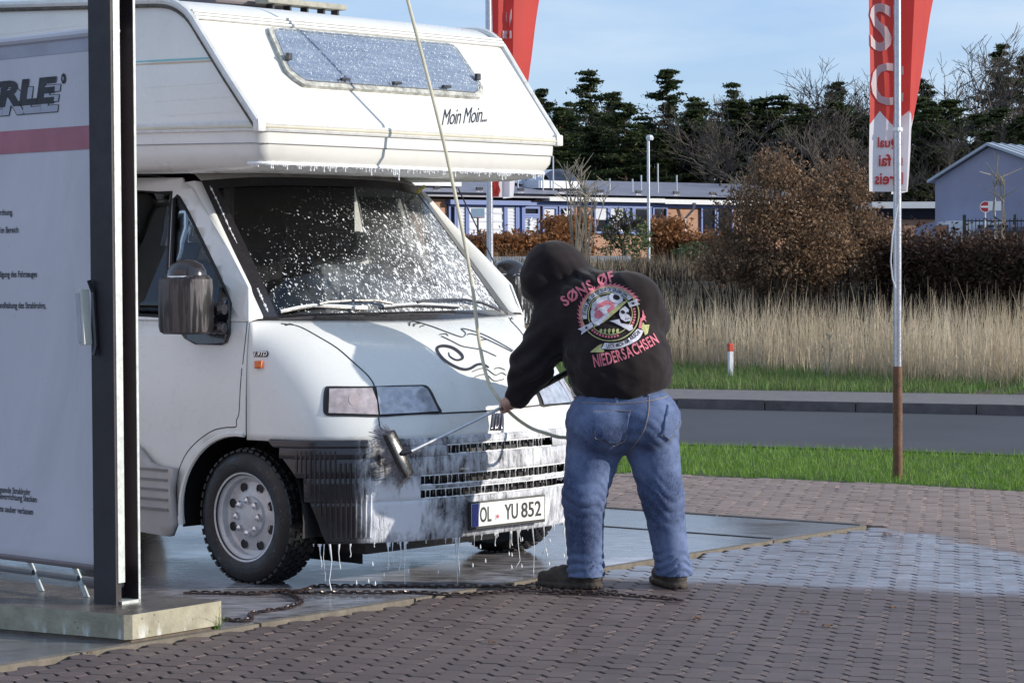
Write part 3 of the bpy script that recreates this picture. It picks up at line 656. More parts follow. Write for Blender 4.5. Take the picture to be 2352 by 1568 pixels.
# side badge and repeater
bg_ = decal('engine_badge', *fill2d([[Q(*p) for p in ((918, 1385), (1025, 1380), (1034, 1400), (1022, 1425), (920, 1424))]]), BV_CAB, MV_DARK, van, .004, 10)
tv, tf = text2d('1.9TD', 1., .25, .02); x0, x1, y0, y1 = bbox2(tv)
decal('badge_letters', [Q(924+(x-x0)/(x1-x0)*98, 1420-(y-y0)/(y1-y0)*34) for x, y in tv], tf, BV_CAB, MV_CHROME, bg_, .008)
decal('side_repeater', *fill2d([[Q(*p) for p in ((938, 1458), (990, 1458), (988, 1512), (940, 1512))]]), BV_CAB, MV_ORANGE, van, .012, 10, mirror=True, thick=.016)

# --- bumper with slots, backing and plate
bc = smooth_line([(.805, 0), (.80, .2), (.785, .36), (.752, .52), (.70, .67), (.62, .81), (.53, .91), (.4, .985), (.22, 1.015)], 6)
amin = lambda z: float(np.interp(z, [.2, .26, .35, .45, .55, .64, .7], [.52, .50, .475, .44, .375, .29, .21]))
t = NT('sudsy_bumper'); v = t.co('Object'); s = t.xyz(v)
n1 = t.noise(t.co('Object', (1, 1, .55)), 11., 7., .7, .6); n2 = t.noise(t.co('Object', (6, 6, 1.4)), 7., 5., .65); n3 = t.noise(v, 3., 3.)
far_ = t.math('ADD', t.math('MULTIPLY', s[1], .22), t.math('MULTIPLY', s[0], .9))           # suds start inside the near corner and thicken across the front
side_ = t.ramp(t.math('ADD', t.math('MULTIPLY', s[0], 1.), t.math('MULTIPLY', s[1], .35)), [(.31, 0.), (.37, 1.)])
cover = t.math('ADD', t.math('MULTIPLY', n1, .75), t.math('MULTIPLY', n2, .55)); cover = t.math('ADD', t.math('ADD', cover, .02), t.math('MULTIPLY', s[1], .12))
gz_ = t.n('ShaderNodeVectorMath', operation='DISTANCE'); t.l(v, gz_.inputs[0]); gz_.inputs[1].default_value = (.7, -.62, .36)      # thick suds where the brush works
cover = t.math('ADD', cover, t.ramp(gz_.outputs['Value'], [(.04, .3), (.24, 0.)]))
fm = t.math('MULTIPLY', t.ramp(cover, [(.5, .03), (.62, .5), (.78, 1.)]), side_)
bub = t.voro(v, 34.); ring = t.ramp(bub.outputs['Distance'], [(.1, 0.), (.14, 1.), (.22, 1.), (.26, 0.)])
c = t.mix(t.ramp(n3, [(.3, 0.), (.7, 1.)]), (.018, .016, .02), (.035, .03, .036)); c = t.mix(fm, c, (.74, .76, .82)); t.set('Base Color', c)
t.set('Roughness', t.mix(fm, .22, .5)); t.set('Coat Weight', .4); t.bump(t.math('ADD', t.math('MULTIPLY', fm, .8), t.math('MULTIPLY', n2, .3)), .7, .012); MV_BUMP = t.m
bmp = empty('bumper'); bmp.parent = van
def bpt(k, z, d=0.):           # point on the bumper face; k in -1..1 (near side positive), d = depth behind
    p = along(bc, abs(k)); q = along(bc, min(1, abs(k)+.01)); r_ = along(bc, max(0, abs(k)-.01)); tx, ty = q[0]-r_[0], q[1]-r_[1]; l = math.hypot(tx, ty); nx, ny = ty/l, -tx/l
    bar = -.03*((z-.5)/.28)**2 if z < .5 else -.012*((z-.5)/.2)**2
    return V(p[0]+nx*(bar-d), (p[1]+ny*(bar-d))*(1 if k >= 0 else -1), z)
def kfor(fn):                  # contour parameter where fn(a, b) becomes true
    for i in range(401):
        p = along(bc, i/400)
        if fn(p[0], p[1]): return i/400
    return 1.
_KE = [(along(bc, i/400)[0], i/400) for i in range(401)]
def kend(z):
    am = amin(z); return next((k for a, k in _KE if a < am), 1.)
kb1 = kfor(lambda a, b: b > .375); kb2 = kfor(lambda a, b: b > .53)
def band(z0, z1, k0=None, k1=None, nz=3, nk=60, dep=.05, name='bumper_bar', pr=0.):
    rr = []; zs = list(np.linspace(z0, z1, nz+1))
    lv = [(zs[0], dep)]+[(zs[0], .006), (zs[0]+.006, 0)]+[(z_, 0) for z_ in zs[1:-1]]+[(zs[-1]-.006, 0), (zs[-1], .006), (zs[-1], dep)]
    for z_, d in lv:
        ke = kend(min(max(z_, .2), .7)); a0 = -ke if k0 is None else k0; a1 = ke if k1 is None else k1; rr.append([bpt(a0+(a1-a0)*i/nk, z_, d-pr) for i in range(nk+1)])
    return MB().grid(rr).build(name, MV_BUMP, bmp, smooth=True, sharp=50)
band(.665, .705); band(.527, .621); band(.461, .481, -kb2-.02, kb2+.02, 1, 50); band(.22, .419, nz=8)
for sg in (1, -1):
    band(.616, .670, *(sorted((sg*kb1, sg*kend(.64)))), nz=2, nk=30, name='bumper_cheek', pr=.0025); band(.414, .532, *(sorted((sg*kb2, sg*kend(.47)))), nz=4, nk=30, name='bumper_cheek', pr=.0025)
rr = [[bpt(-kb2-.03+(2*kb2+.06)*i/30, z_, .07) for i in range(31)] for z_ in (.4, .5, .6, .68)]; MB().grid(rr).build('grille_backing', MV_BLACK, bmp, smooth=True)
for q in range(-11, 12):
    k = q/11*kb2
    for z0, z1, lim in ((.621, .665, kb1), (.481, .527, kb2), (.419, .461, kb2)):
        if abs(k) < lim: MB().tube([bpt(k, z0, .045), bpt(k, z1, .045)], .006, 4).build('grille_slat', MV_DARK, bmp)
for sg in (1, -1):                                   # moulded ribs
    for q in range(17):
        k = .60+q*.018
        zt = .655 if k > .72 else .6
        pts = [bpt(sg*k, z_, -.001) for z_ in np.linspace(.25, zt, 9) if kend(z_) > k+.012]
        if len(pts) > 2: MB().tube(pts, .0065, 5).build('bumper_rib', MV_BUMP, bmp, smooth=True)
rr = [[bpt(-.74+1.48*i/30, .70, .0) for i in range(31)], [bpt(-.74+1.48*i/30, .709, .05) for i in range(31)]]; MB().grid(rr).build('bumper_shelf', MV_BUMP, bmp, smooth=True)
MB().box(V(.3, .25, .2), (.5, .9, .08)).build('engine_undertray', MV_BLACK, van)
plt_ = empty('number_plate'); plt_.parent = van; PX, PZ = .818, .322
MB().cbox(V(PX-.004, 0, PZ), (.014, .545, .135), .004).build('plate_frame', MV_BLACK, plt_)
MB().box(V(PX+.0055, 0, PZ+.004), (.005, .52, .11)).build('plate_sheet', flat('plate_white', (.8, .82, .8), .35), plt_)
MB().box(V(PX+.0088, .238, PZ+.004), (.003, .044, .108)).build('country_strip', flat('plate_blue', (.03, .05, .32), .4), plt_)
def plate_text(s, b0, b1, z0, z1, mat, bold=.012, nm='characters'):
    v, f = text2d(s, 1., 0., bold); x0, x1, y0, y1 = bbox2(v)
    return MB().add([V(PX+.0102, b0+(b1-b0)*(x-x0)/(x1-x0), PZ+z0+(z1-z0)*(y-y0)/(y1-y0)) for x, y in v], f).build(nm, mat, plt_)
MB_K = flat('plate_black', (.012, .012, .014), .4)
plate_text('OL', .205, .125, -.034, .041, MB_K); plate_text('YU', .03, -.065, -.034, .041, MB_K); plate_text('852', -.09, -.235, -.034, .041, MB_K)
plate_text('D', .245, .231, -.036, -.014, MV_WPRINT, 0.)
MB().lathe([(0, .0), (.017, 0), (.017, .0012), (0, .0012)], 20, V(PX+.009, .083, PZ-.014), 'X').build('seal_sticker', M('seal_paper', (.7, .72, .74), .5), plt_)
MB().lathe([(0, .0), (.009, 0), (.009, .0012), (0, .0012)], 16, V(PX+.0106, .083, PZ-.013), 'X').build('seal_crest', M('seal_red', (.6, .1, .1), .5), plt_)

# --- wheels
def wheel(a, b, sg):
    wh = empty('wheel', V(a, b, .322)); wh.parent = van
    w2, Rt = .098, .322
    prof = [(.2, -w2*.9), (.225, -w2*1.02), (.27, -w2*1.06), (.3, -w2*.98), (.315, -w2*.8), (Rt, -w2*.6), (Rt, w2*.6), (.315, w2*.8), (.3, w2*.98), (.27, w2*1.06), (.225, w2*1.02), (.2, w2*.9)]
    ty = MB().lathe(prof, 56, (0, 0, 0), 'Y').build('tyre', MV_TYRE, wh, smooth=True, sharp=50)
    tb_ = MB()
    for i in range(44):
        for j, yy in enumerate((-.078, -.045, -.015, .015, .045, .078)):
            an = 2*math.pi*(i+(j % 2)*.5)/44; Mx = Matrix.Rotation(-an, 3, 'Y'); rr = Rt+.002-(.007 if abs(yy) > .07 else 0)
            tb_.box(Mx @ Vector((rr, yy, 0)), (.011, .024, .030), M=Mx)
    tb_.build('tread', MV_TYRE, ty)
    s = -sg                                           # outward in local y
    rp = [(.0, -.02), (.05, -.02), (.052, -.022)]
    rim = [(.205, .095), (.214, .098), (.214, .088), (.2, .078), (.185, .07), (.182, .04), (.165, .035), (.12, .046), (.098, .05), (.095, .064), (.06, .07), (.0, .072)]
    MB().lathe([(r_, h_*1.0) for r_, h_ in rim], 48, (0, 0, 0), 'Y', M=(Matrix.Identity(3) if s < 0 else Matrix.Scale(-1, 3, (0, 1, 0)))).build('rim', MV_RIM, wh, smooth=True, sharp=30)
    for i in range(8):
        an = 2*math.pi*(i+.5)/8; c0 = Vector((math.cos(an)*.146, 0, math.sin(an)*.146)); MB().lathe([(0, .0), (.022, .0), (.0225, .004)], 14, c0+Vector((0, s*.0435, 0)), 'Y').build('vent_hole', MV_BLACK, wh)
        an = 2*math.pi*i/8; c0 = Vector((math.cos(an)*.078, 0, math.sin(an)*.078))
        MB().lathe([(.019, .0), (.019, .01), (.015, .02), (.006, .026), (0, .027)], 8, c0+Vector((0, s*.066, 0)), 'Y', M=(Matrix.Identity(3) if s < 0 else Matrix.Scale(-1, 3, (0, 1, 0)))).build('wheel_nut', MV_CHROME, wh, smooth=False)
    return wh
t = NT('tyre_rubber'); v = t.co('Object'); n = t.noise(v, 30., 6., .7)
c = t.mix(t.ramp(n, [(.62, 0.), (.72, .7)]), (.014, .013, .015), (.35, .36, .4)); t.set('Base Color', c); t.set('Roughness', t.ramp(t.noise(v, 12., 4.), [(.3, .2), (.7, .6)])); t.bump(t.noise(v, 70., 4.), .4, .006); MV_TYRE = t.m
wheel(0, .87, 1); wheel(0, -.87, -1); wheel(-3.2, .9, 1); wheel(-3.2, -.9, -1)
for sg in (1, -1):                                    # inner arches
    MB().grid([[V(.43*math.cos(R(a)), sg*b, .325+.43*math.sin(R(a))) for a in range(-10, 191, 10)] for b in (.985, .6)]).build('inner_arch', MV_BLACK, van, smooth=True)
    MB().add([V(-.45, sg*.62, .1), V(.45, sg*.62, .1), V(.45, sg*.62, .8), V(-.45, sg*.62, .8)], [(0, 1, 2, 3)]).build('arch_liner', MV_BLACK, van)
MB().tube([V(0, .8, .3), V(0, -.8, .3)], .05, 8).build('front_axle', MV_BLACK, van)

# --- door mirrors
def mirror(sg):
    mr = empty('door_mirror'); mr.parent = van; bm_ = 1.13
    mb = MB(); rr = []
    for z_, ins in ((1.195, .02), (1.205, .004), (1.23, 0), (1.42, 0), (1.455, .003), (1.472, .02)):
        rr.append([V(a, sg*b, z_) for a, b in ((-.33+ins, bm_-.045+ins), (-.27, bm_-.085+ins), (-.12, bm_-.085+ins), (-.075-ins, bm_-.05+ins), (-.062-ins, bm_+.02), (-.085-ins, bm_+.085-ins), (-.16, bm_+.115-ins), (-.27, bm_+.115-ins), (-.33+ins, bm_+.075-ins))])
    mb.grid(rr, True); mb.add(rr[-1], [tuple(range(9))]); mb.add(rr[0], [tuple(range(9))]); mb.build('housing', MV_DRIP, mr, smooth=True, sharp=40)
    MB().lathe([(.095, .0), (.095, .012), (.09, .035), (.075, .06), (.045, .08), (.0, .088)], 20, V(-.195, sg*(bm_+.012), 1.463), M=Matrix.Diagonal((1.1, .95, 1))).build('dome_cap', MV_DARK, mr, smooth=True)
    MB().lathe([(.096, .0), (.1, .004), (.096, .009)], 20, V(-.195, sg*(bm_+.012), 1.462), M=Matrix.Diagonal((1.1, .95, 1))).build('foam_line', MV_FOAM, mr, smooth=True)
    for z_ in (1.312, 1.222):
        P = [(-.21+.02*i, 1.07-.0045*i) for i in range(9)]; MB().tube([V(a, sg*b, z_) for a, b in P], [.026+.006*(i % 2) for i in range(9)], 12).build('ribbed_arm', MV_DARK, mr)
    return mr
t = NT('mirror_wet_black'); v = t.co('Object', (16, 16, 1.6)); n = t.noise(v, 3., 4., .5); c = t.mix(t.ramp(n, [(.47, 0.), (.53, 1.)]), (.012, .011, .013), (.07, .06, .066))
t.set('Base Color', c); t.set('Roughness', t.ramp(n, [(.45, .3), (.6, .65)])); t.bump(n, .3, .006); MV_DRIP = t.m
t = NT('sudsy_black'); v = t.co('Object', (20, 20, 3)); n = t.noise(v, 3., 5., .65); c = t.mix(t.ramp(n, [(.55, 0.), (.62, .9)]), (.012, .011, .013), (.75, .78, .82)); t.set('Base Color', c); t.set('Roughness', .3); MV_SUDBLK = t.m
mirror(1); m2 = mirror(-1); [k for k in m2.children if k.name.startswith('housing')][0].data.materials[0] = MV_SUDBLK
# --- alcove and living cabin
def bw(a): return float(np.interp(a, [-5, -1.2, -.55, .238], [1.13, 1.13, 1.12, 1.06]))
def zr(a): return 2.165-.022*(a-.238)                 # waist rail climbs slightly to the rear
prof = smooth_line([(.234, 2.16), (.22, 2.205)], 1)+[(.02, 2.442), (-.189, 2.704)]+smooth_line([(-.225, 2.738), (-.29, 2.776), (-.38, 2.80), (-.55, 2.812), (-.9, 2.83), (-1.7, 2.875)], 4)+[(-3.2, 2.92), (-4.6, 2.93), (-4.78, 2.88), (-4.85, 2.7)]
bs = [-1, -.985, -.94, -.6, 0, .6, .94, .985, 1]
def roofdrop(k): return .035*max(0, (abs(k)-.9)/.1)**2 if abs(k) > .9 else 0
rows = [[V(a, k*bw(a), z-(roofdrop(k)*min(1, max(0, (z-2.6)*5)))) for k in bs] for a, z in prof]
shell = MB().grid(rows).build('alcove_shell', MV_GRP, van, smooth=True, sharp=30); BV_ALC = bvh_of(shell)
for sg in (1, -1):
    out2 = [(a, z-.02) for a, z in prof]+[(-4.85, zr(-4.85)), (-3., zr(-3)), (-1.2, zr(-1.2)), (-.5, zr(-.5))]
    v, f = cut2d(*fill2d([out2]), .25); MB().add([V(a, sg*bw(a), z) for a, z in v], f).build('alcove_side', MV_SIDE if 'MV_SIDE' in globals() else MV_GRP, van, smooth=True)
# moulded tray under the alcove
def outline(a0, ins, z):
    P = []; w_ = lambda a: bw(a)-ins; fr = .238-ins; rc = .07+ins*.3
    for sg in (1, -1):
        seg = [(a0, w_(a0)), (-.7, w_(-.7)), (-.3, w_(-.3)), (fr-rc-.05, w_(.1)), (fr-rc, w_(.15))]+[(fr-rc+rc*math.sin(R(q)), w_(.2)-rc+rc*math.cos(R(q))) for q in (20, 40, 60, 80)]+[(fr, .5), (fr, .2)]
        seg = [V(a, sg*b, z(a) if callable(z) else z) for a, b in seg]; P += seg if sg == 1 else seg[::-1]
    return P
lv = [(.0, zr), (.004, lambda a: zr(a)-.075), (.008, lambda a: zr(a)-.078), (.012, lambda a: zr(a)-.12), (.035, lambda a: zr(a)-.165), (.075, lambda a: zr(a)-.195), (.15, lambda a: zr(a)-.212), (.3, lambda a: zr(a)-.205), (.5, lambda a: zr(a)-.19)]
tr_ = [outline(-1.05, i, z) for i, z in lv]
tray = MB().grid(tr_).build('alcove_tray', MV_GRP, van, smooth=True, sharp=30)
MB().add(tr_[-1], [tuple(range(len(tr_[-1])))]).build('alcove_floor', MV_GRP, van)
MB().tube([p+Vector((0, 0, 0)) for p in outline(-1.05, .003, lambda a: zr(a)-.077)], .0025, 5).build('tray_seam', M('seam_grey', (.3, .3, .31), .7), van)
# rails: waist, top, slanted corner profiles
for dz, r_ in ((.012, .011), (-.012, .011)):
    MB().tube(outline(-4.8, -.004, lambda a: zr(a)+dz), r_, 6).build('waist_rail', MV_TRIM, van, smooth=True)
MB().tube(outline(-4.8, -.010, lambda a: zr(a)), .007, 6).build('rail_insert', M('rail_insert', (.62, .58, .46), .6), van, smooth=True)
slp = Vector((.777, 0, .615)).normalized()
for o_ in (0., .02, -.02): MB().tube([V(-.192-o_*.6, k*1.02*bw(-.19)/1.02, 2.708+o_*.8)+slp*.008 for k in np.linspace(-1, 1, 9)], .009, 6).build('top_rail', MV_TRIM, van, smooth=True)
for sg in (1, -1):
    ed = [(a, z) for a, z in prof if a > -4.7]; MB().tube([V(a, sg*(bw(a)+.002), z-.012) for a, z in ed], .021, 8).build('corner_profile', MV_TRIM, van, smooth=True)
    MB().tube([V(a-.004, sg*(bw(a)+.012), z-.04) for a, z in ed[1:]], .008, 6).build('corner_seal', M('mildewed_seal', (.1, .09, .075), .9, var=.5, scale=40), van, smooth=True)
    MB().cbox(V(.232, sg*1.058, 2.17), (.04, .05, .06), .01).build('rail_end_cap', MV_TRIM, van, smooth=True)
    for dz, m_ in ((.0, M('stripe_teal', (.2, .5, .52), .5)), (-.014, M('stripe_tan', (.55, .42, .3), .5))):
        z_ = lambda a: 2.498+dz-.02*(a+.1)
        MB().grid([[V(a, sg*(bw(a)+.0025), z_(a)+q) for a in np.linspace(-4.6, -.03, 12)] for q in (-.004, .004)]).build('side_stripe', m_, van)
    for z_ in (2.24, 2.31, 2.38, 2.57, 2.64, 2.71): MB().tube([V(a, sg*(bw(a)), z_) for a in np.linspace(-4.7, .16-(z_-2.24)*.8, 10)], .0022, 4).build('panel_rib', MV_GRP, van)
MB().box(V(-2.95, 1.125, 1.35), (3.8, .02, 1.72)).build('cabin_wall', MV_GRP, van); MB().box(V(-2.95, -1.125, 1.35), (3.8, .02, 1.72)).build('cabin_wall', MV_GRP, van); MB().box(V(-4.86, 0, 1.6), (.02, 2.26, 2.3)).build('cabin_rear', MV_GRP, van)
MB().box(V(-1.075, 0, 1.2), (.02, 2.24, 1.7)).build('cabin_front_wall', MV_GRP, van); MB().box(V(-1.045, 0, 1.25), (.02, 1.6, 1.5)).build('cab_rear_trim', MV_INT, van)
for sg in (1, -1): MB().box(V(-1.04, sg*1.06, 1.2), (.03, .15, 1.6)).build('cabin_front_return', MV_GRP, van)
MB().box(V(-2.3, 0, .42), (5., 1.1, .12)).build('chassis', MV_BLACK, van); MB().box(V(-1.75, 0, .42), (1.9, 1.9, .1)).build('floor_pan', MV_BLACK, van)
# alcove front window
def slant(b, z, off=0.): a = .220-(z-2.205)*(.409/.499); return V(a, b, z)+slp*off
aw = [(-.595, 2.385), (.62, 2.385), (.655, 2.41), (.685, 2.45), (.648, 2.63), (.635, 2.652), (.61, 2.66), (-.62, 2.66), (-.645, 2.652), (-.658, 2.63), (-.668, 2.44), (-.63, 2.40)]
def slab_on(name, lp, o0, o1, mat, par, hole=None):
    v, f = fill2d([lp]+([hole] if hole else [])); n = len(v)
    mb = MB().add([slant(b, z, o1) for b, z in v], f)
    for L_ in [lp]+([hole] if hole else []):
        k = len(L_); mb.add([slant(b, z, o0) for b, z in L_]+[slant(b, z, o1) for b, z in L_], [(i, (i+1) % k, k+(i+1) % k, k+i) for i in range(k)])
    return mb.build(name, mat, par)
def shrink(lp, s): cx = sum(p[0] for p in lp)/len(lp); cz = sum(p[1] for p in lp)/len(lp); return [(cx+(x-cx)*(1-s/abs(.65)), cz+(z-cz)*(1-s/.14)) for x, z in lp]
win = empty('alcove_window'); win.parent = van
slab_on('window_frame', [(x*1.022, 2.525+(z-2.525)*1.08) for x, z in aw], -.003, .018, M('mildewed_frame', (.46, .46, .42), .7, var=.5, scale=30), win)
def suds2(t, sh):
    v = t.co('Object', (1, 1, 1), (.0, .0, .0)); tot = None
    for sc in (38., 70.):
        mp = t.n('ShaderNodeMapping'); mp.inputs['Scale'].default_value = (1.2, 2., .8); mp.inputs['Rotation'].default_value = (.5, 0, 0); t.l(v, mp.inputs[0]); vo = t.voro(mp.outputs[0], sc)
        m_ = t.math('MULTIPLY', t.math('SUBTRACT', .24, vo.outputs['Distance']), 9., True); tot = m_ if tot is None else t.math('MAXIMUM', tot, m_)
    d = t.n('ShaderNodeBsdfPrincipled'); d.inputs['Base Color'].default_value = (.8, .83, .86, 1); m2 = t.n('ShaderNodeMixShader'); t.l(t.math('MULTIPLY', tot, .8), m2.inputs[0]); t.l(sh, m2.inputs[1]); t.l(d.outputs[0], m2.inputs[2]); return m2.outputs[0]
t = NT('blind_behind_window'); t.set('Base Color', t.mix(t.ramp(t.noise(t.co('Object', (1, 1, 14)), 3., 3.), [(.35, 0.), (.7, 1.)]), (.27, .33, .44), (.42, .48, .58))); t.set('Roughness', .25); t.set('Coat Weight', .7)
slab_on('window_blind', shrink(aw, .012), .018, .022, t.m, win)
slab_on('window_pane', shrink(aw, .008), .023, .034, glass('sudsy_acrylic', (.85, .88, .92), suds2), win)
for b in (.36, .0, -.36): MB().cbox(slant(b, 2.402, .040), (.02, .055, .014), .003).build('window_catch', MV_DARK, win)
for b, z in ((.66, 2.5), (-.655, 2.47)): MB().cbox(slant(b, z, .040), (.02, .03, .035), .004).build('window_hinge', MV_DARK, win)
tv, tf = text2d('Moin Moin...', 1., .4, 0., spacing=.9); x0, x1, y0, y1 = bbox2(tv)
pa0, pa1 = zo(1300, 855, 640, 0, 2.8), zo(1615, 838, 640, 0, 2.8)
decal('greeting_lettering', [(pa0[0]+(x-x0)/(x1-x0)*(pa1[0]-pa0[0]), pa0[1]+8-(y-y0)/(y1-y0)*36+(x-x0)/(x1-x0)*-8) for x, y in tv], tf, BV_ALC, MV_STICK, van, .002)
# roof hatch and rack on the roof
rh = empty('roof_hatch'); rh.parent = van; MB().cbox(V(-.95, .25, 2.885), (.5, .5, .07), .015).build('hatch_lid', M('hatch_grey', (.13, .11, .12), .6), rh)
rk = empty('roof_rack'); rk.parent = van
MB().cbox(V(-.62, -.02, 2.872), (.10, .56, .028), .004).build('rack_plank', M('weathered_plank', (.34, .33, .28), .85, var=.3, scale=20, bump=.4), rk)
for b in (.2, .08, -.04, -.16, -.26): MB().box(V(-.62, b, 2.842), (.05, .012, .04)).build('rack_foot', MV_DARK, rk)
# --- cab interior
MB().cbox(V(-.02, 0, 1.12), (.34, 1.66, .26), .05).build('dashboard', MV_INT, van, smooth=True)
t = NT('checked_cover'); uvw = t.xyz(t.co('Object', (1, 1, 1)))
def stripes(ax, fr, lo, hi): return t.ramp(t.math('ABSOLUTE', t.math('SINE', t.math('MULTIPLY', ax, fr))), [(lo, 0.), (hi, 1.)])
c = t.mix(t.math('MULTIPLY', stripes(uvw[2], 62., .45, .55), .7), (.62, .66, .68), (.22, .24, .27)); c = t.mix(t.math('MULTIPLY', stripes(uvw[1], 62., .45, .55), .6), c, (.25, .27, .3)); c = t.mix(t.math('MULTIPLY', stripes(uvw[2], 31., .93, .96), .8), c, (.04, .04, .05)); c = t.mix(t.math('MULTIPLY', stripes(uvw[0], 62., .45, .55), .5), c, (.3, .32, .35)); t.set('Base Color', c); t.set('Roughness', .9); MV_CHECK = t.m
for sg in (1, -1):
    st = empty('cab_seat'); st.parent = van
    MB().cbox(V(-.55, sg*.55, .86), (.5, .5, .14), .05).build('seat_cushion', MV_CHECK, st, smooth=True)
    MB().cbox(V(-.78, sg*.55, 1.22), (.14, .56, .62), .06, M=Matrix.Rotation(R(-8), 3, 'Y')).build('seat_back', MV_CHECK, st, smooth=True)
    MB().cbox(V(-.84, sg*.55, 1.62), (.1, .26, .17), .04).build('head_rest', MV_INT, st, smooth=True)
    MB().box(V(-.62, sg*.52, .6), (.4, .4, .4)).build('seat_base', MV_INT, st)
MB().tube([V(-.30+.05*math.sin(a), -.48+.2*math.cos(a), 1.18+.17*math.sin(a)) for a in np.linspace(0, 2*math.pi, 24, endpoint=False)], .014, 6, closed=True).build('steering_wheel', MV_INT, van, smooth=True)
MB().grid([[V(-1.0+.02*math.sin(k*2.2), .12+.006*k+(.02 if k % 2 else 0), z_) for k in range(9)] for z_ in (1.0, 1.5, 1.95)]).build('curtain', M('cab_curtain', (.5, .48, .44), .9), van, smooth=True)
MB().box(V(-.5, 0, .56), (1.1, 1.18, .04)).build('cab_floor', MV_INT, van); MB().box(V(-.75, 0, .5), (.58, 1.9, .04)).build('cab_floor', MV_INT, van)
MB().tube([cast(BV_WS, *QW(*p), .04) for p in ((1605, 160), (1560, 200))], .01, 5).build('toll_sticker', M('sticker_yellow', (.55, .5, .08), .5), van)
ap0 = cast(BV_WS, *QW(2000, 690), .01); MB().tube([V(.03, -.95, 1.27), V(-.1, -.94, 1.5), V(-.36, -.92, 1.93)], .004, 5).build('radio_aerial', MV_DARK, van)
# --- foam: drips below the alcove, in the grille slots, under the bumper
fo = MB()
def drip(p, l, r_=.004, blob=True):
    p = Vector(p); j_ = lambda: random.gauss(0, l*.035); fo.tube([p, p+Vector((j_(), j_(), -l*.35)), p+Vector((j_(), j_(), -l*.8)), p+Vector((j_(), j_(), -l))], [r_*2.4, r_*.9, r_*.8, r_*(1.5 if blob else .6)], 5)
edge = [tr_[4][i] for i in range(len(tr_[4]))]
ee = [along([tuple(p) for p in edge[4:-4]], k) for k in np.linspace(0, 1, 170)]
for p in ee:
    if random.random() < .6: drip((p[0], p[1], p[2]-.006), abs(random.gauss(.010, .011))+.005, .004)
fo.tube([Vector(p)+Vector((0, 0, -.004)) for p in ee], [.007+.004*random.random() for _ in ee], 5)
for (z0, z1, lim) in ((.621, .665, kb1), (.481, .527, kb2), (.419, .461, kb2)):
    k = -lim
    while k < lim:
        p = bpt(k, z1, .006); full_ = random.random() < .6; l = (z1-z0) if full_ else random.uniform(.006, .02); drip(p, l, random.uniform(.0012, .0022), not full_); k += random.uniform(.012, .045)
    fo.tube([bpt(-lim+2*lim*i/60, z1+.001, .003) for i in range(61)], [.002+.002*random.random() for _ in range(61)], 5)
    fo.tube([bpt(-lim+2*lim*i/60, z0+.002, .006) for i in range(61)], [.002+.005*random.random()**2 for _ in range(61)], 5)
k = -.72
while k < .82:
    p = bpt(k, .221, .004); l = random.choice((.01, .02, .02, .05, .1, .14, .19)); drip(p, l*random.uniform(.7, 1.3), random.uniform(.0012, .0026)); k += random.choice((.006, .012, .03, .07))*random.uniform(.6, 1.4)
k = -.7
while k < .62:
    p = bpt(k, .22, .002)
    for _ in range(random.choice((0, 0, 1, 2))):
        q = p+Vector((random.gauss(0, .02), random.gauss(0, .02), -random.uniform(.04, .2))); fo.lathe([(0, -.008), (.0035, -.004), (.004, .002), (.0015, .012), (0, .016)], 6, q)
    k += random.uniform(.012, .04)
for x, y in ((1834, 1200), (1834, 1225), (1836, 1245), (1848, 1330), (1888, 1320), (1925, 1296)):
    pass
tag(fo.build('foam_drips', MV_FOAM, van, smooth=True, sharp=0), kind='stuff')
for pts in (((175, 130), (225, 230), (265, 320), (310, 420), (360, 520)), ((500, 830), (530, 900), (570, 990))):
    P = [cast(BV_WS, *QW(*p), .007) for p in smooth_line(pts, 9)]; P = [p for p in P if p]
    if len(P) > 2: MB().tube(P, [.0012+.006*random.random()**2 for _ in P], 6).build('foam_streak', MV_FOAM, van, smooth=True)
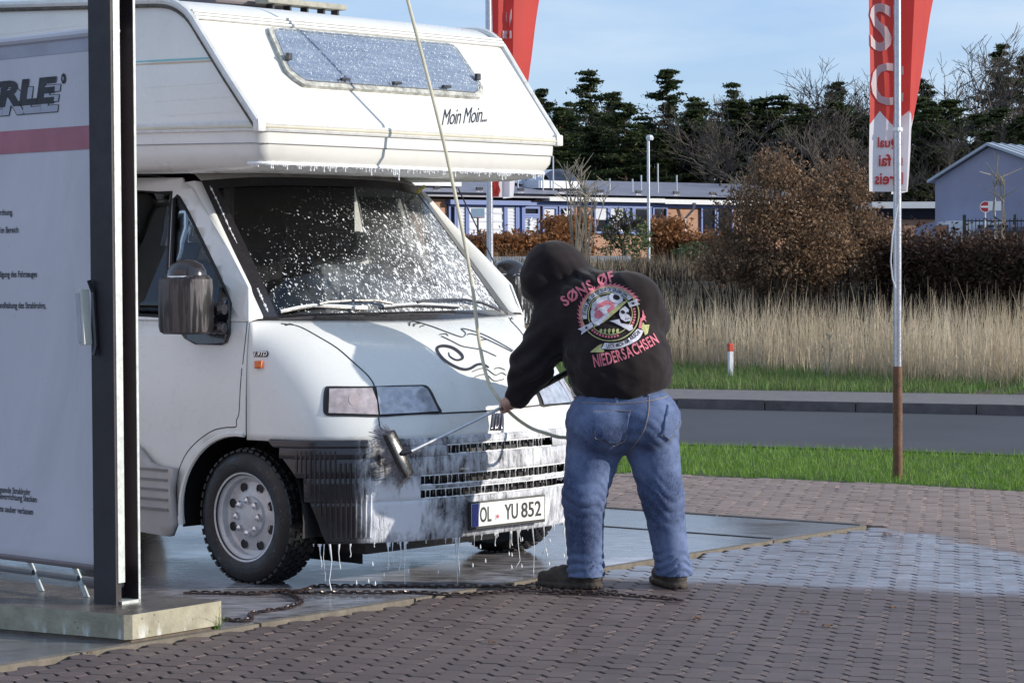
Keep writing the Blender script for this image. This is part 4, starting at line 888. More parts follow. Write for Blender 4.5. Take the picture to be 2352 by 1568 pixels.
# ---------------------------------------------------------------- the person: clothes and body as smooth implicit surfaces
def surface_nets(fn, lo, hi, h):
    lo = np.array(lo, float); n = np.ceil((np.array(hi)-lo)/h).astype(int)+1
    ax = [lo[i]+np.arange(n[i])*h for i in range(3)]; X, Y, Z = np.meshgrid(*ax, indexing='ij'); F = fn(X, Y, Z).astype(np.float32)
    S = F < 0; c = [S[i:n[0]-1+i, j:n[1]-1+j, k:n[2]-1+k] for i in (0, 1) for j in (0, 1) for k in (0, 1)]
    cnt = sum(q.astype(np.int8) for q in c); act = (cnt > 0) & (cnt < 8); idx = -np.ones(act.shape, int); ids = np.argwhere(act); idx[act] = np.arange(len(ids))
    acc = np.zeros((len(ids), 3)); num = np.zeros(len(ids)); g = lambda o: F[ids[:, 0]+o[0], ids[:, 1]+o[1], ids[:, 2]+o[2]]
    cor = [(i, j, k) for i in (0, 1) for j in (0, 1) for k in (0, 1)]
    for a in cor:
        for d in range(3):
            if a[d]: continue
            b = list(a); b[d] = 1; fa, fb = g(a), g(tuple(b)); m_ = (fa < 0) != (fb < 0); t_ = np.where(m_, fa/np.where(fa == fb, 1, fa-fb), 0)
            p = np.tile(np.array(a, float), (len(ids), 1)); p[:, d] += t_; acc[m_] += p[m_]; num[m_] += 1
    Vx = lo+(ids+acc/num[:, None])*h; faces = []
    for d in range(3):
        e1, e2 = (d+1) % 3, (d+2) % 3; sl = [slice(0, n[0]), slice(0, n[1]), slice(0, n[2])]
        s0 = list(sl); s1 = list(sl); s0[d] = slice(0, n[d]-1); s1[d] = slice(1, n[d]); A = S[tuple(s0)]; B = S[tuple(s1)]; E_ = np.argwhere(A != B)
        E_ = E_[(E_[:, e1] > 0) & (E_[:, e2] > 0) & (E_[:, e1] < n[e1]-1) & (E_[:, e2] < n[e2]-1)]
        if not len(E_): continue
        q = []
        for o1, o2 in ((-1, -1), (0, -1), (0, 0), (-1, 0)):
            k = E_.copy(); k[:, e1] += o1; k[:, e2] += o2; q.append(idx[k[:, 0], k[:, 1], k[:, 2]])
        q = np.stack(q, 1); fl = A[E_[:, 0], E_[:, 1], E_[:, 2]]; q[~fl] = q[~fl][:, ::-1]; faces.append(q)
    return Vx, np.concatenate(faces)
def net_obj(name, fn, lo, hi, h, mat, parent=None):
    v, f = surface_nets(fn, lo, hi, h); me = bpy.data.meshes.new(name); me.from_pydata(v.tolist(), [], f.tolist()); me.update()
    return link(name, me, mat, parent, True)
def smin(a, b, k): h_ = np.clip(.5+.5*(b-a)/k, 0, 1); return b+(a-b)*h_-k*h_*(1-h_)
def cone(X, Y, Z, a, b, ra, rb, sy=1.):              # tapered capsule between two joints
    a = np.array(a); b = np.array(b); d = b-a; L2 = d@d; t_ = np.clip(((X-a[0])*d[0]+(Y-a[1])*d[1]+(Z-a[2])*d[2])/max(L2, 1e-9), 0, 1)
    return np.sqrt((X-a[0]-t_*d[0])**2+((Y-a[1]-t_*d[1])/sy)**2+(Z-a[2]-t_*d[2])**2)-(ra+(rb-ra)*t_)
def ell(X, Y, Z, c, r_):
    k = np.sqrt(((X-c[0])/r_[0])**2+((Y-c[1])/r_[1])**2+((Z-c[2])/r_[2])**2); return (k-1)*min(r_)
def J(x, y, Y): p = at(x, y, Y); return (p.x, p.y, p.z)
def wave(X, Y, Z, s, seed):                            # cheap cloth noise
    return (np.sin(X*s*1.3+np.sin(Z*s*.9+seed)*1.7)*np.sin(Z*s*1.1+np.sin(Y*s*1.2+seed*2)*1.5)+.5*np.sin((X+Z)*s*2.1+seed*3+np.sin(Y*s*2))*np.sin((Z-Y)*s*1.9+seed))/1.5
YM = 11.78
Lsh, Lel, Lwr = J(1282, 735, 11.98), J(1222, 842, 11.9), J(1192, 905, 11.92)
Rsh, Rel, Rwr = J(1452, 690, 11.86), J(1492, 742, 11.98), J(1345, 850, 12.28)
Hd = J(1272, 626, 12.06); Nk = J(1335, 672, 12.02); C1 = J(1382, 712, 11.93); C2 = J(1408, 792, 11.87); C3 = J(1428, 862, 11.82)
Lhp, Lkn, Lan = J(1374, 985, 11.80), J(1341, 1140, 11.72), J(1345, 1318, 11.78)
Rhp, Rkn, Ran = J(1488, 975, 11.78), J(1520, 1135, 11.76), J(1548, 1318, 11.80)
def f_hood(X, Y, Z):
    d = ell(X, Y, Z, C3, (.238, .235, .2)); d = smin(d, ell(X, Y, Z, C2, (.235, .215, .19)), .1); d = smin(d, ell(X, Y, Z, C1, (.22, .18, .18)), .1)
    d = smin(d, cone(X, Y, Z, Lsh, Rsh, .105, .125), .1)
    d = smin(d, cone(X, Y, Z, Lsh, Lel, .118, .1), .05); d = smin(d, cone(X, Y, Z, Lel, Lwr, .1, .066), .03)
    d = smin(d, cone(X, Y, Z, Rsh, Rel, .115, .092), .05); d = smin(d, cone(X, Y, Z, Rel, Rwr, .09, .06), .03)
    hd = ell(X, Y, Z, Hd, (.142, .15, .15)); hd = smin(hd, cone(X, Y, Z, Hd, Nk, .125, .12), .06); hd = smin(hd, ell(X, Y, Z, J(1232, 655, 12.02), (.075, .1, .085)), .05)
    d = smin(d, hd, .045)
    # creases: sleeves, hood, waist
    z0 = Lel[2]; arm = np.exp(-(((X-Lel[0])**2+(Z-z0)**2)/.02)); d = d+arm*.011*np.sin((Z*1.0-X*.8)*75+2*np.sin(Y*20))
    hm = np.exp(-((X-Nk[0])**2+(Z-Nk[2])**2)/.011); d = d+hm*.017*(1-np.abs(np.sin((X*.9+Z*.5)*52+1.2*np.sin(Y*17)))**.6*1.6)
    d = d+.008*wave(X, Y, Z, 14, 1.)+.0035*wave(X, Y, Z, 37, 2.)
    # hem: cut by a plane tilted like the waistband, opening for the face
    h0, h1 = np.array(J(1310, 948, 11.75)), np.array(J(1552, 886, 11.75)); sl_ = (h1[2]-h0[2])/(h1[0]-h0[0]); hem = h0[2]+(X-h0[0])*sl_
    d = np.maximum(d, (hem-Z)*.95); fc = np.array(J(1222, 672, 12.12)); d = np.maximum(d, -ell(X, Y, Z, fc, (.07, .09, .06)))
    cf = np.array(Lwr)+(np.array(Lwr)-np.array(Lel))*.24; ax_ = np.array(Lwr)-np.array(Lel); ax_ /= np.linalg.norm(ax_); cf = cf+ax_*.026
    cut = (X-cf[0])*ax_[0]+(Y-cf[1])*ax_[1]+(Z-cf[2])*ax_[2]; near = (X-Lwr[0])**2+(Y-Lwr[1])**2+(Z-Lwr[2])**2 < .04
    return np.where(near, np.maximum(d, cut), d)
def f_jeans(X, Y, Z):
    pel = ell(X, Y, Z, J(1432, 955, 11.80), (.262, .2, .17)); d = pel
    bt = smin(ell(X, Y, Z, J(1380, 985, 11.70), (.14, .12, .13)), ell(X, Y, Z, J(1490, 972, 11.70), (.135, .12, .13)), .03); d = smin(d, bt, .06)
    for hp, kn, an, r1, r2, r3 in ((Lhp, Lkn, Lan, .148, .098, .078), (Rhp, Rkn, Ran, .142, .098, .077)):
        lg = smin(cone(X, Y, Z, hp, kn, r1, r2), cone(X, Y, Z, kn, an, r2, r3), .03); ft = np.array(an)+np.array((0, 0, .012)); lg = smin(lg, cone(X, Y, Z, ft, (an[0], an[1], an[2]-.045), .081, .088), .025)
        kz = np.exp(-((Z-kn[2]+.02)/.13)**2); fo_ = np.sin(Z*58+X*34+1.6*np.sin(X*27+Y*20)); lg = lg+kz*.0065*(1-np.abs(fo_)**.6*1.6); cz = np.exp(-((Z-an[2]-.04)/.075)**2); fo_ = np.sin(Z*78-X*26+1.8*np.sin(X*33+Y*25)); lg = lg+cz*.013*(1-np.abs(fo_)**.6*1.6)
        d = smin(d, lg, .035) if hp is Lhp else smin(d, lg, .02)
    d = d+.002*wave(X, Y, Z, 11, 4.)+.001*wave(X, Y, Z*.6, 34, 5.)
    rp_ = np.sin((X-.5)*30+(Z-.75)*55+1.5*np.sin(X*18)); d = d+.0035*np.exp(-((Z-.73)/.1)**2)*(1-np.abs(rp_)**.6*1.6)
    lo_ = .058; d = np.maximum(d, (lo_-Z))
    top_ = Z-J(1430, 878, 11.75)[2]; return np.maximum(d, top_)
def f_shoe(ankle, toe):
    def fn(X, Y, Z):
        a = np.array((ankle[0], ankle[1], .062)); b = np.array((toe[0], toe[1], .045)); mid = a+(b-a)*.6
        d = smin(cone(X, Y, Z, a, mid, .055, .05), cone(X, Y, Z, mid, b, .05, .036), .03); d = smin(d, cone(X, Y, Z, a+np.array((0, 0, .02)), a+np.array((0, 0, .1)), .055, .052), .03)
        back = a-(b-a)/np.linalg.norm(b-a)*.03; d = smin(d, ell(X, Y, Z, (back[0], back[1], .05), (.05, .05, .045)), .02)
        sole = np.maximum(smin(cone(X, Y, Z*.0, (back[0], back[1], 0), (mid[0], mid[1], 0), .052, .054), cone(X, Y, Z*.0, (mid[0], mid[1], 0), (b[0], b[1], 0), .054, .042), .02)-.004, np.abs(Z-.016)-.014)
        d = d+.004*np.maximum(0, np.sin(((X-a[0])*(b-a)[0]+(Y-a[1])*(b-a)[1])/np.linalg.norm(b-a)*110))*np.exp(-((Z-.09)/.03)**2); tread = .004*(np.sin(X*210)*np.sin(Y*210) > .2)*(Z < .012)
        d = np.minimum(d+.002*wave(X, Y, Z, 60, 1.), sole+tread); return np.maximum(d, .003-Z)
    return fn
def f_body(X, Y, Z):                                   # continuous figure inside the clothes
    d = cone(X, Y, Z, C3, C1, .17, .15); d = smin(d, cone(X, Y, Z, Lsh, Rsh, .06, .07), .08); d = smin(d, cone(X, Y, Z, C1, Nk, .09, .065), .05)
    hc = np.array(Hd)+np.array((-.012, .012, -.012)); d = smin(d, cone(X, Y, Z, Nk, hc, .06, .06), .03); d = smin(d, ell(X, Y, Z, hc, (.085, .1, .105)), .03)
    fdir = np.array((-.62, .58, -.53)); fc = hc+fdir*.085; d = smin(d, ell(X, Y, Z, fc, (.055, .055, .06)), .03); d = smin(d, ell(X, Y, Z, fc+fdir*.045, (.016, .016, .024)), .012)
    for s in (-1, 1):
        sd = np.array((.68, .73, 0))*s; d = smin(d, ell(X, Y, Z, hc+sd*.085, (.014, .02, .03)), .008); d = np.maximum(d, -ell(X, Y, Z, fc+sd*.03+fdir*.04+np.array((0, 0, .02)), (.012, .012, .008)))
    d = np.maximum(d, -ell(X, Y, Z, fc+fdir*.05+np.array((0, 0, -.032)), (.02, .02, .004)))
    for a, b, c in ((Lsh, Lel, Lwr), (Rsh, Rel, Rwr)): d = smin(d, smin(cone(X, Y, Z, a, b, .06, .048), cone(X, Y, Z, b, c, .046, .032), .02), .03)
    for a, b, c in ((Lhp, Lkn, Lan), (Rhp, Rkn, Ran)): d = smin(d, smin(cone(X, Y, Z, a, b, .1, .062), cone(X, Y, Z, b, c, .06, .042), .02), .05)
    d = smin(d, ell(X, Y, Z, J(1432, 950, 11.80), (.19, .15, .13)), .05)
    for an, toe in ((Lan, TOEL), (Ran, TOER)): d = smin(d, cone(X, Y, Z, (an[0], an[1], .07), (toe[0], toe[1], .045), .036, .026), .03); d = smin(d, cone(X, Y, Z, an, (an[0], an[1], .06), .04, .036), .02)
    for hp in HANDS:
        d = smin(d, hp(X, Y, Z), .008)
    return d
TOEL = np.array(Lan)+np.array((-.19, .05, 0)); TOER = np.array(Ran)+np.array((-.06, .20, 0))
# the wand runs from the brush through both hands
WA = np.array(J(944, 1036, 11.64)); WB = np.array(J(1160, 932, 11.93)); WC = np.array(J(1290, 862, 12.1)); WD = WB+(WC-WB)*1.75
wdir = (WD-WB)/np.linalg.norm(WD-WB)
def hand(wrist, grip, side, curl):
    """palm on the wand and five fingers closed round it"""
    g = np.array(grip); w_ = np.array(wrist); pal = w_*.28+g*.72; n1 = pal-g; n1 -= wdir*(n1@wdir); n1 /= max(1e-6, np.linalg.norm(n1)); n2 = np.cross(wdir, n1)
    def fn(X, Y, Z):
        pc = g+n1*.034; d = smin(cone(X, Y, Z, w_, pc, .03, .028), cone(X, Y, Z, pc-wdir*.03, pc+wdir*.03, .021, .021), .02)
        for i, (o, ln, r_) in enumerate(((-.034, .9, .0082), (-.012, 1.0, .009), (.010, 1.04, .009), (.031, .97, .0088))):
            pts = [g+wdir*o+n1*.03+n2*.014*side]+[g+wdir*o+(n1*math.cos(a)+n2*side*math.sin(a))*(.0245+.002*math.sin(i)) for a in (R(70), R(125*ln), R(185*ln), R(225*ln))]
            for p, q in zip(pts, pts[1:]): d = smin(d, cone(X, Y, Z, p, q, r_, r_*.93), .004)
        tb_ = [g+wdir*.035+n1*.036-n2*.008*side, g+wdir*.052+n1*.02-n2*side*.026, g+wdir*.06-n1*.004-n2*side*.026, g+wdir*.058-n1*.02-n2*side*.012]
        for p, q in zip(tb_, tb_[1:]): d = smin(d, cone(X, Y, Z, p, q, .0105, .0095), .005)
        return d
    return fn
GL = WB+wdir*.015; GR = WB+wdir*.44
HANDS = [hand(Lwr, GL, 1, 1), hand(Rwr, GR, -1, 1)]
MP_SKIN = M('skin', (.5, .29, .22), .55, var=.12, scale=25, bump=.1)
t = NT('black_hoodie'); v = t.co('Object'); t.set('Base Color', t.mix(t.ramp(t.noise(v, 7., 6.), [(.3, 0.), (.7, 1.)]), (.014, .010, .011), (.024, .018, .019))); t.set('Roughness', .95); t.set('Sheen Weight', .12); t.set('Specular IOR Level', .15)
t.bump(t.math('ADD', t.noise(v, 14., 5.), t.math('MULTIPLY', t.noise(v, 300., 2.), .25)), .35, .012); MP_HOOD = t.m
t = NT('blue_denim'); v = t.co('Object'); n = t.noise(v, 5., 6., .65); tw = t.noise(t.co('Object', (1, 1, .25), (0, .3, 0)), 260., 3.)
c = t.mix(t.ramp(n, [(.38, 0.), (.62, 1.)]), (.038, .056, .13), (.125, .17, .31)); c = t.mix(t.ramp(tw, [(.4, .0), (.7, .35)]), c, (.22, .28, .4)); t.set('Base Color', c); t.set('Roughness', .85); t.set('Specular IOR Level', .2)
t.bump(t.math('ADD', t.noise(t.co('Object', (1, 1, 2.2)), 14., 3., .5), t.math('MULTIPLY', tw, .12)), .2, .012); MP_DENIM = t.m
MP_SHOE = M('muddy_leather', (.045, .034, .026), .7, var=.35, scale=25, bump=.4); MP_STITCH = flat('jean_stitching', (.30, .24, .2), .8)
MP_PINK = M('pink_print', (.62, .17, .22), .8, var=.3, scale=70); MP_WPRINT = M('white_shirt_print', (.56, .55, .62), .8, var=.25, scale=60); MP_YEL = M('olive_print', (.42, .42, .18), .8, var=.3, scale=70); MP_BPRINT = flat('black_shirt_print', (.014, .011, .012), .9)
person = net_obj('person', f_body, (-.12, 11.4, .0), (.98, 12.55, 1.75), .0085, MP_SKIN)
tag(person, 'person in black hooded sweatshirt and blue jeans bending forward to scrub the van', 'person')
hoodie = net_obj('hoodie', f_hood, (-.1, 11.5, .78), (.95, 12.5, 1.75), .0105, MP_HOOD, person); BV_HOOD = bvh_of(hoodie)
jeans = net_obj('jeans', f_jeans, (.15, 11.4, .03), (.95, 12.15, 1.08), .0095, MP_DENIM, person); BV_JEAN = bvh_of(jeans)
for an, toe in ((Lan, TOEL), (Ran, TOER)): net_obj('shoe', f_shoe(an, toe), (min(an[0], toe[0])-.12, min(an[1], toe[1])-.12, -.01), (max(an[0], toe[0])+.12, max(an[1], toe[1])+.12, .2), .007, MP_SHOE, person)
# jeans details
def Z2(x, y): return zo(x, y, 1240, 920, 2.613)
def pdec(nm, lp, mat, par, off=.004, step=8): return decal(nm, *fill2d([[Z2(*p) for p in lp]]), BV_JEAN, mat, par, off, step, local=False, thick=.003)
for lp in (((640, 285), (880, 280), (845, 465), (770, 505), (650, 455)), ((1120, 240), (1200, 240), (1195, 350), (1130, 468), (1080, 435))):
    pdec('back_pocket', lp, MP_DENIM, jeans); pline('pocket_stitching', [Z2(*p) for p in lp]+[Z2(*lp[0])], BV_JEAN, MP_STITCH, jeans, .0018, .0068, local=False, sm=1)
pline('seam_stitching', [Z2(*p) for p in ((1000, 180), (995, 300), (960, 420), (890, 520), (845, 600))], BV_JEAN, MP_STITCH, jeans, .002, .001, local=False)
pline('waistband_stitching', [Z2(*p) for p in ((560, 225), (800, 235), (1000, 215), (1180, 170))], BV_JEAN, MP_STITCH, jeans, .0018, .002, local=False)
for x, y in ((785, 205), (992, 165), (1155, 130)): pdec('belt_loop', ((x-10, y-22), (x+12, y-24), (x+14, y+22), (x-8, y+24)), MP_DENIM, jeans, .006, 12)
# print on the back
def H1(x, y): return zo(x, y, 1350, 620, 4.7514)
prt = empty('back_print'); prt.parent = hoodie
def hd_dec(nm, v, f, mat, off, step=6): return decal(nm, v, f, BV_HOOD, mat, prt, off, step, local=False)
def arc_text(s, pts, hgt_, mat, off, bold=.02, nm='lettering', grow=None, squash=1.):
    """letters set along a curve of crop points, each letter upright to the curve"""
    P = smooth_line(pts, 10); D_ = [0]
    for p, q in zip(P, P[1:]): D_.append(D_[-1]+math.hypot(q[0]-p[0], q[1]-p[1]))
    wsum = 0; gl_ = []
    for ch in s:
        if ch == ' ': gl_.append((None, .32)); wsum += .32; continue
        v, f = text2d(ch, 1., 0, bold); x0, x1, y0, y1 = bbox2(v); wd = (x1-x0)*squash; gl_.append(((v, f, x0, wd), wd+.09)); wsum += wd+.09
    sc = D_[-1]/wsum; u = 0; av, af = [], []
    for g_, adv in gl_:
        if g_:
            v, f, x0, wd = g_; n0 = len(av); um = (u+wd/2)*sc; i = min(len(P)-2, int(np.searchsorted(D_, um)-1)); i = max(0, i); tx, ty = P[i+1][0]-P[i][0], P[i+1][1]-P[i][1]; l = math.hypot(tx, ty); tx /= l; ty /= l
            k = (um-D_[i])/max(1e-6, D_[i+1]-D_[i]); cx, cy = P[i][0]+(P[i+1][0]-P[i][0])*k, P[i][1]+(P[i+1][1]-P[i][1])*k
            hh = hgt_(um/D_[-1]) if callable(hgt_) else hgt_
            for x, y in v:
                dx = ((x-x0)*squash-wd/2)*sc; dy = y/.72*hh; av.append(H1(cx+tx*dx+ty*dy, cy+ty*dx-tx*dy))
            af += [tuple(j+n0 for j in q) for q in f]
        u += adv
    return hd_dec(nm, av, af, mat, off, 5)
arc_text('SØNS ØF', ((305, 695), (410, 622), (530, 545), (660, 478), (780, 428), (905, 388)), lambda k: 124, MP_PINK, .0035, .03, squash=1.0)
arc_text('NIEDERSACHSEN', ((650, 1415), (800, 1385), (1000, 1325), (1200, 1240), (1420, 1115)), lambda k: 152-26*k, MP_PINK, .0035, .022, squash=.78)
CCx, CCy, RX, RY, RT = 835, 785, 345, 325, .0
def cpt(a, r_): return (CCx+RX*r_*math.cos(a), CCy+RY*r_*math.sin(a))
def ringd(nm, r0, r1, a0, a1, mat, off, n=48):
    A = [cpt(R(a0+(a1-a0)*i/n), r1) for i in range(n+1)]; B = [cpt(R(a0+(a1-a0)*i/n), r0) for i in range(n+1)]
    return hd_dec(nm, [H1(*p) for p in A+B], [(i, i+1, n+2+i, n+1+i) for i in range(n)], mat, off, None)
ringd('saw_ring', 1.0, 1.07, 150, 335, MP_PINK, .003)
for i in range(24):
    a = R(152+i*7.6); hd_dec('saw_tooth', [H1(*cpt(a, 1.06)), H1(*cpt(a+R(5), 1.06)), H1(*cpt(a+R(7.5), 1.15))], [(0, 1, 2)], MP_PINK, .003, None)
ringd('outline_ring', .96, 1.0, 0, 360, MP_YEL, .0032); ringd('black_ring', .93, .965, 0, 360, MP_BPRINT, .0038); ringd('banner_ring', .80, .95, 168, 322, MP_WPRINT, .0042)
arc_text('STARK UND GROSS DURCH GRUNKOHL', [cpt(R(a), .83) for a in range(178, 316, 8)], 36, MP_BPRINT, .0055, .03, 'motto_lettering', squash=.8)
ringd('inner_ring', .74, .77, 0, 360, MP_YEL, .0038)
for a0, a1 in ((345, 388), (70, 150)):
    for a in np.arange(a0, a1, 7.): ringd('chain_segment', .80, .88, a, a+4.5, MP_PINK, .004, 2)
# helmeted skull, drawn with simple shapes
def shp(nm, lp, mat, off): return hd_dec(nm, *fill2d([[H1(*p) for p in lp]]), mat, off, 10)
def oval(cx, cy, rx, ry, rot=0, n=20): return [(cx+rx*math.cos(a)*math.cos(rot)-ry*math.sin(a)*math.sin(rot), cy+rx*math.cos(a)*math.sin(rot)+ry*math.sin(a)*math.cos(rot)) for a in np.linspace(0, 2*math.pi, n, endpoint=False)]
shp('helmet_edge', [(600, 760), (625, 660), (700, 590), (820, 560), (880, 600), (980, 640), (650, 920), (610, 860)], MP_WPRINT, .0046)
shp('helmet_panel', [(640, 760), (690, 665), (800, 620), (880, 660), (890, 760), (700, 850), (650, 830)], MP_PINK, .0054)
shp('helmet_emblem', [(690, 715), (745, 705), (800, 672), (845, 690), (800, 740), (800, 800), (760, 790), (735, 760)], MP_WPRINT, .0062)
shp('helmet_band', [(640, 950), (660, 900), (990, 640), (1040, 630), (960, 715), (760, 890)], MP_YEL, .0062); shp('helmet_strap', [(650, 905), (720, 840), (800, 770), (830, 800), (700, 930)], MP_WPRINT, .0070)
shp('goggle', oval(905, 600, 88, 62, .3), MP_WPRINT, .0070); shp('goggle_lens', oval(908, 592, 45, 32, .3), MP_BPRINT, .0078)
shp('skull_face', [(950, 740), (1010, 690), (1055, 735), (1040, 790), (1085, 830), (1070, 870), (1010, 880), (960, 850), (940, 790)], MP_WPRINT, .0062); shp('skull_socket', oval(985, 765, 26, 20, .5), MP_BPRINT, .0070); shp('skull_nose', oval(1035, 775, 10, 14), MP_BPRINT, .0070)
for i in range(4): shp('skull_tooth_gap', [(1010+i*18, 838-i*6), (1015+i*18, 837-i*6), (1018+i*18, 868-i*6), (1013+i*18, 869-i*6)], MP_BPRINT, .0072)
shp('jaw', [(830, 870), (940, 850), (960, 900), (1090, 920), (1100, 970), (1060, 990), (900, 900)], MP_WPRINT, .0054)
for i in range(5): shp('flame_curl', [(710+i*48, 975), (735+i*48, 960), (745+i*48, 985), (730+i*48, 1025), (715+i*48, 1010)], MP_YEL, .0046)
for lp, sx, sy in ((((460, 965), (620, 885), (642, 935), (495, 1035), (505, 990)), 560, 952), (((1040, 650), (1155, 598), (1150, 640), (1185, 665), (1065, 705)), 1105, 655)):
    shp('ribbon_end', lp, MP_WPRINT, .0062); shp('ribbon_star', [(sx+(26 if i % 2 == 0 else 11)*math.sin(i*math.pi/5), sy-(26 if i % 2 == 0 else 11)*math.cos(i*math.pi/5)) for i in range(10)], MP_BPRINT, .0072)
shp('lower_banner', smooth_line([(770, 1130), (900, 1130), (1040, 1080), (1150, 965)], 6)+smooth_line([(1230, 985), (1150, 1100), (1000, 1175), (880, 1200), (730, 1200)], 6), MP_WPRINT, .0050)
arc_text('LECK MICH AM ARSCH!', ((795, 1192), (900, 1182), (1010, 1148), (1100, 1085), (1190, 1010)), 46, MP_BPRINT, .0062, .03, 'banner_lettering', squash=.75)
shp('arrow', [(1195, 960), (1215, 880), (1235, 915), (1290, 910), (1270, 1020), (1240, 1040), (1225, 985)], MP_YEL, .0056); shp('arrow', [(600, 1240), (690, 1165), (745, 1140), (725, 1195), (770, 1225), (740, 1245)], MP_YEL, .0056)
shp('bolt', [(1215, 730), (1235, 800), (1250, 815), (1240, 840), (1258, 880), (1225, 850), (1205, 870), (1200, 960), (1165, 955), (1190, 830), (1205, 830)], MP_PINK, .0050)

# wand: brush, lance, grip
wand = empty('washing_brush', WA, 0, 'long-handled washing brush with metal lance pressed against the bumper', 'brush')
def rel(p, o=wand): return Vector(p)-Vector(o.location)
MB().tube([rel(WA), rel(WB+(WA-WB)*.02)], .0085, 10).build('lance', MV_STEEL, wand, smooth=True)
MB().tube([rel(WB+wdir*i*.008) for i in range(-2, 80)], [.0145+.0022*(i % 2) for i in range(-2, 80)], 10).build('grip', MV_BLACK, wand, smooth=True)
hb0, hb1 = Vector(J(892, 992, 11.63)), Vector(J(940, 1093, 11.655)); hax = (hb1-hb0).normalized(); toward = (VF*-1).normalized()
nn_ = (toward-hax*toward.dot(hax)).normalized(); sd_ = hax.cross(nn_)
Mx = Matrix((hax, sd_, nn_)).transposed()
MB().cbox(rel((hb0+hb1)/2), ((hb1-hb0).length, .062, .035), .012, M=Mx).build('brush_head', M('wet_brush_black', (.02, .019, .021), .2, var=.3, scale=40, coat=.5), wand, smooth=True)
MB().tube([rel((hb0+hb1)/2-nn_*.015), rel(WA)], .013, 8).build('socket', MV_DARK, wand, smooth=True)
br = MB()
for i in range(900):
    u = random.uniform(-.5, .5)*(hb1-hb0).length*1.04; w_ = random.uniform(-.03, .03); p = (hb0+hb1)/2+hax*u+sd_*w_+nn_*.015; q = p+nn_*random.uniform(.035, .055)+hax*(u*.28)+sd_*(w_*.8)+Vector((random.gauss(0, .006), random.gauss(0, .006), random.gauss(0, .006)))
    br.tube([rel(p), rel(q)], [.0016, .0008], 3, cap=False)
tag(br.build('bristles', M('wet_bristles', (.24, .23, .25), .4, var=.4, scale=60), wand, fix=False), kind='stuff')
# hose from the boom overhead
hp_ = [(J(x, y, Y)) for x, y, Y in ((905, -130, 12.42), (936, 0, 12.40), (975, 150, 12.38), (1022, 340, 12.34), (1060, 520, 12.3), (1085, 660, 12.26), (1100, 780, 12.22), (1118, 865, 12.1), (1140, 908, 11.98), (1172, 948, 11.95), (1215, 980, 11.98), (1255, 995, 11.97), (1295, 1004, 12.0), (1340, 990, 12.1))]
bs_ = Vector(hp_[0]); top_h = (bs_.x-.05, bs_.y, 3.25)
hose = empty('wash_hose', bs_, 0, 'pale yellow pressure hose hanging from above past the van front', 'hose')
MB().tube([rel(p, hose) for p in smooth_line([top_h]+hp_+[tuple(WD)], 6)], .0085, 8).build('hose_line', M('pale_hose', (.6, .56, .42), .45, var=.12, scale=20), hose, smooth=True)
# ---------------------------------------------------------------- wash bay: plinth, post, sign, chain
pc = [G(0, 1331, .12), G(300, 1359, .12), G(508, 1379, .12), G(304, 1411, .12), G(284, 1411.5, .12), G(268, 1409, .12), G(0, 1388, .12)]
dl = (pc[0]-pc[1]).normalized(); dn = (pc[6]-pc[5]).normalized(); pc = [pc[0]+dl*1.6]+pc[1:6]+[pc[6]+dn*1.6]
t = NT('stained_concrete'); v = t.co('Position'); n = t.noise(v, 9., 6.); up_ = t.n('ShaderNodeNewGeometry')
c = t.mix(t.ramp(n, [(.3, 0.), (.7, 1.)]), (.26, .235, .17), (.42, .385, .29)); pits = t.voro(v, 26.); c = t.mix(t.ramp(pits.outputs['Distance'], [(.05, .85), (.14, 0.)]), c, (.05, .045, .035))
s3 = t.xyz(v); c = t.mix(t.math('MULTIPLY', t.ramp(t.noise(t.co('Position', (14, 14, 4)), 1.5, 4.), [(.56, 0.), (.66, .8)]), t.ramp(s3[2], [(.03, 1.), (.085, 0.)])), c, (.62, .64, .6))
nz_ = t.xyz(up_.outputs['Normal']); top_m = t.ramp(nz_[2], [(.5, 0.), (.8, 1.)]); c = t.mix(top_m, c, t.mix(t.ramp(t.noise(v, 4., 5.), [(.35, 0.), (.65, 1.)]), (.065, .055, .05), (.15, .13, .115)))
t.set('Base Color', c); t.set('Roughness', t.mix(top_m, .85, t.ramp(t.noise(v, 2.5, 4.), [(.4, .18), (.6, .6)]))); t.bump(t.noise(v, 60., 4.), .5, .006); MB_CONC = t.m
pl = empty('concrete_plinth', (pc[3].x, pc[3].y, 0), 0, 'stained concrete plinth with cut corner under the steel post', 'plinth')
def relp(p): return Vector(p)-pl.location
MB().prism([relp((p.x, p.y, .02)) for p in pc], (0, 0, .1)).build('plinth_block', MB_CONC, pl)
cen = sum(pc, Vector())/len(pc); MB().prism([relp(((p.x-cen.x)*.985+cen.x, (p.y-cen.y)*.97+cen.y, 0)) for p in pc], (0, 0, .019)).build('plinth_foot', M('damp_concrete', (.12, .095, .07), .8, var=.3, scale=20, kind='Position'), pl)
tuft = [(p.x+random.gauss(0, .008), p.y+random.gauss(0, .008), 0) for p in [G(498, 1446)]*46]
tg = blades('grass_tuft', MAT_LAWN, tuft, .075, .03, .004, .6, 3, kind=None); tag(tg, 'small bright green grass tuft growing at the plinth corner', 'grass tuft')

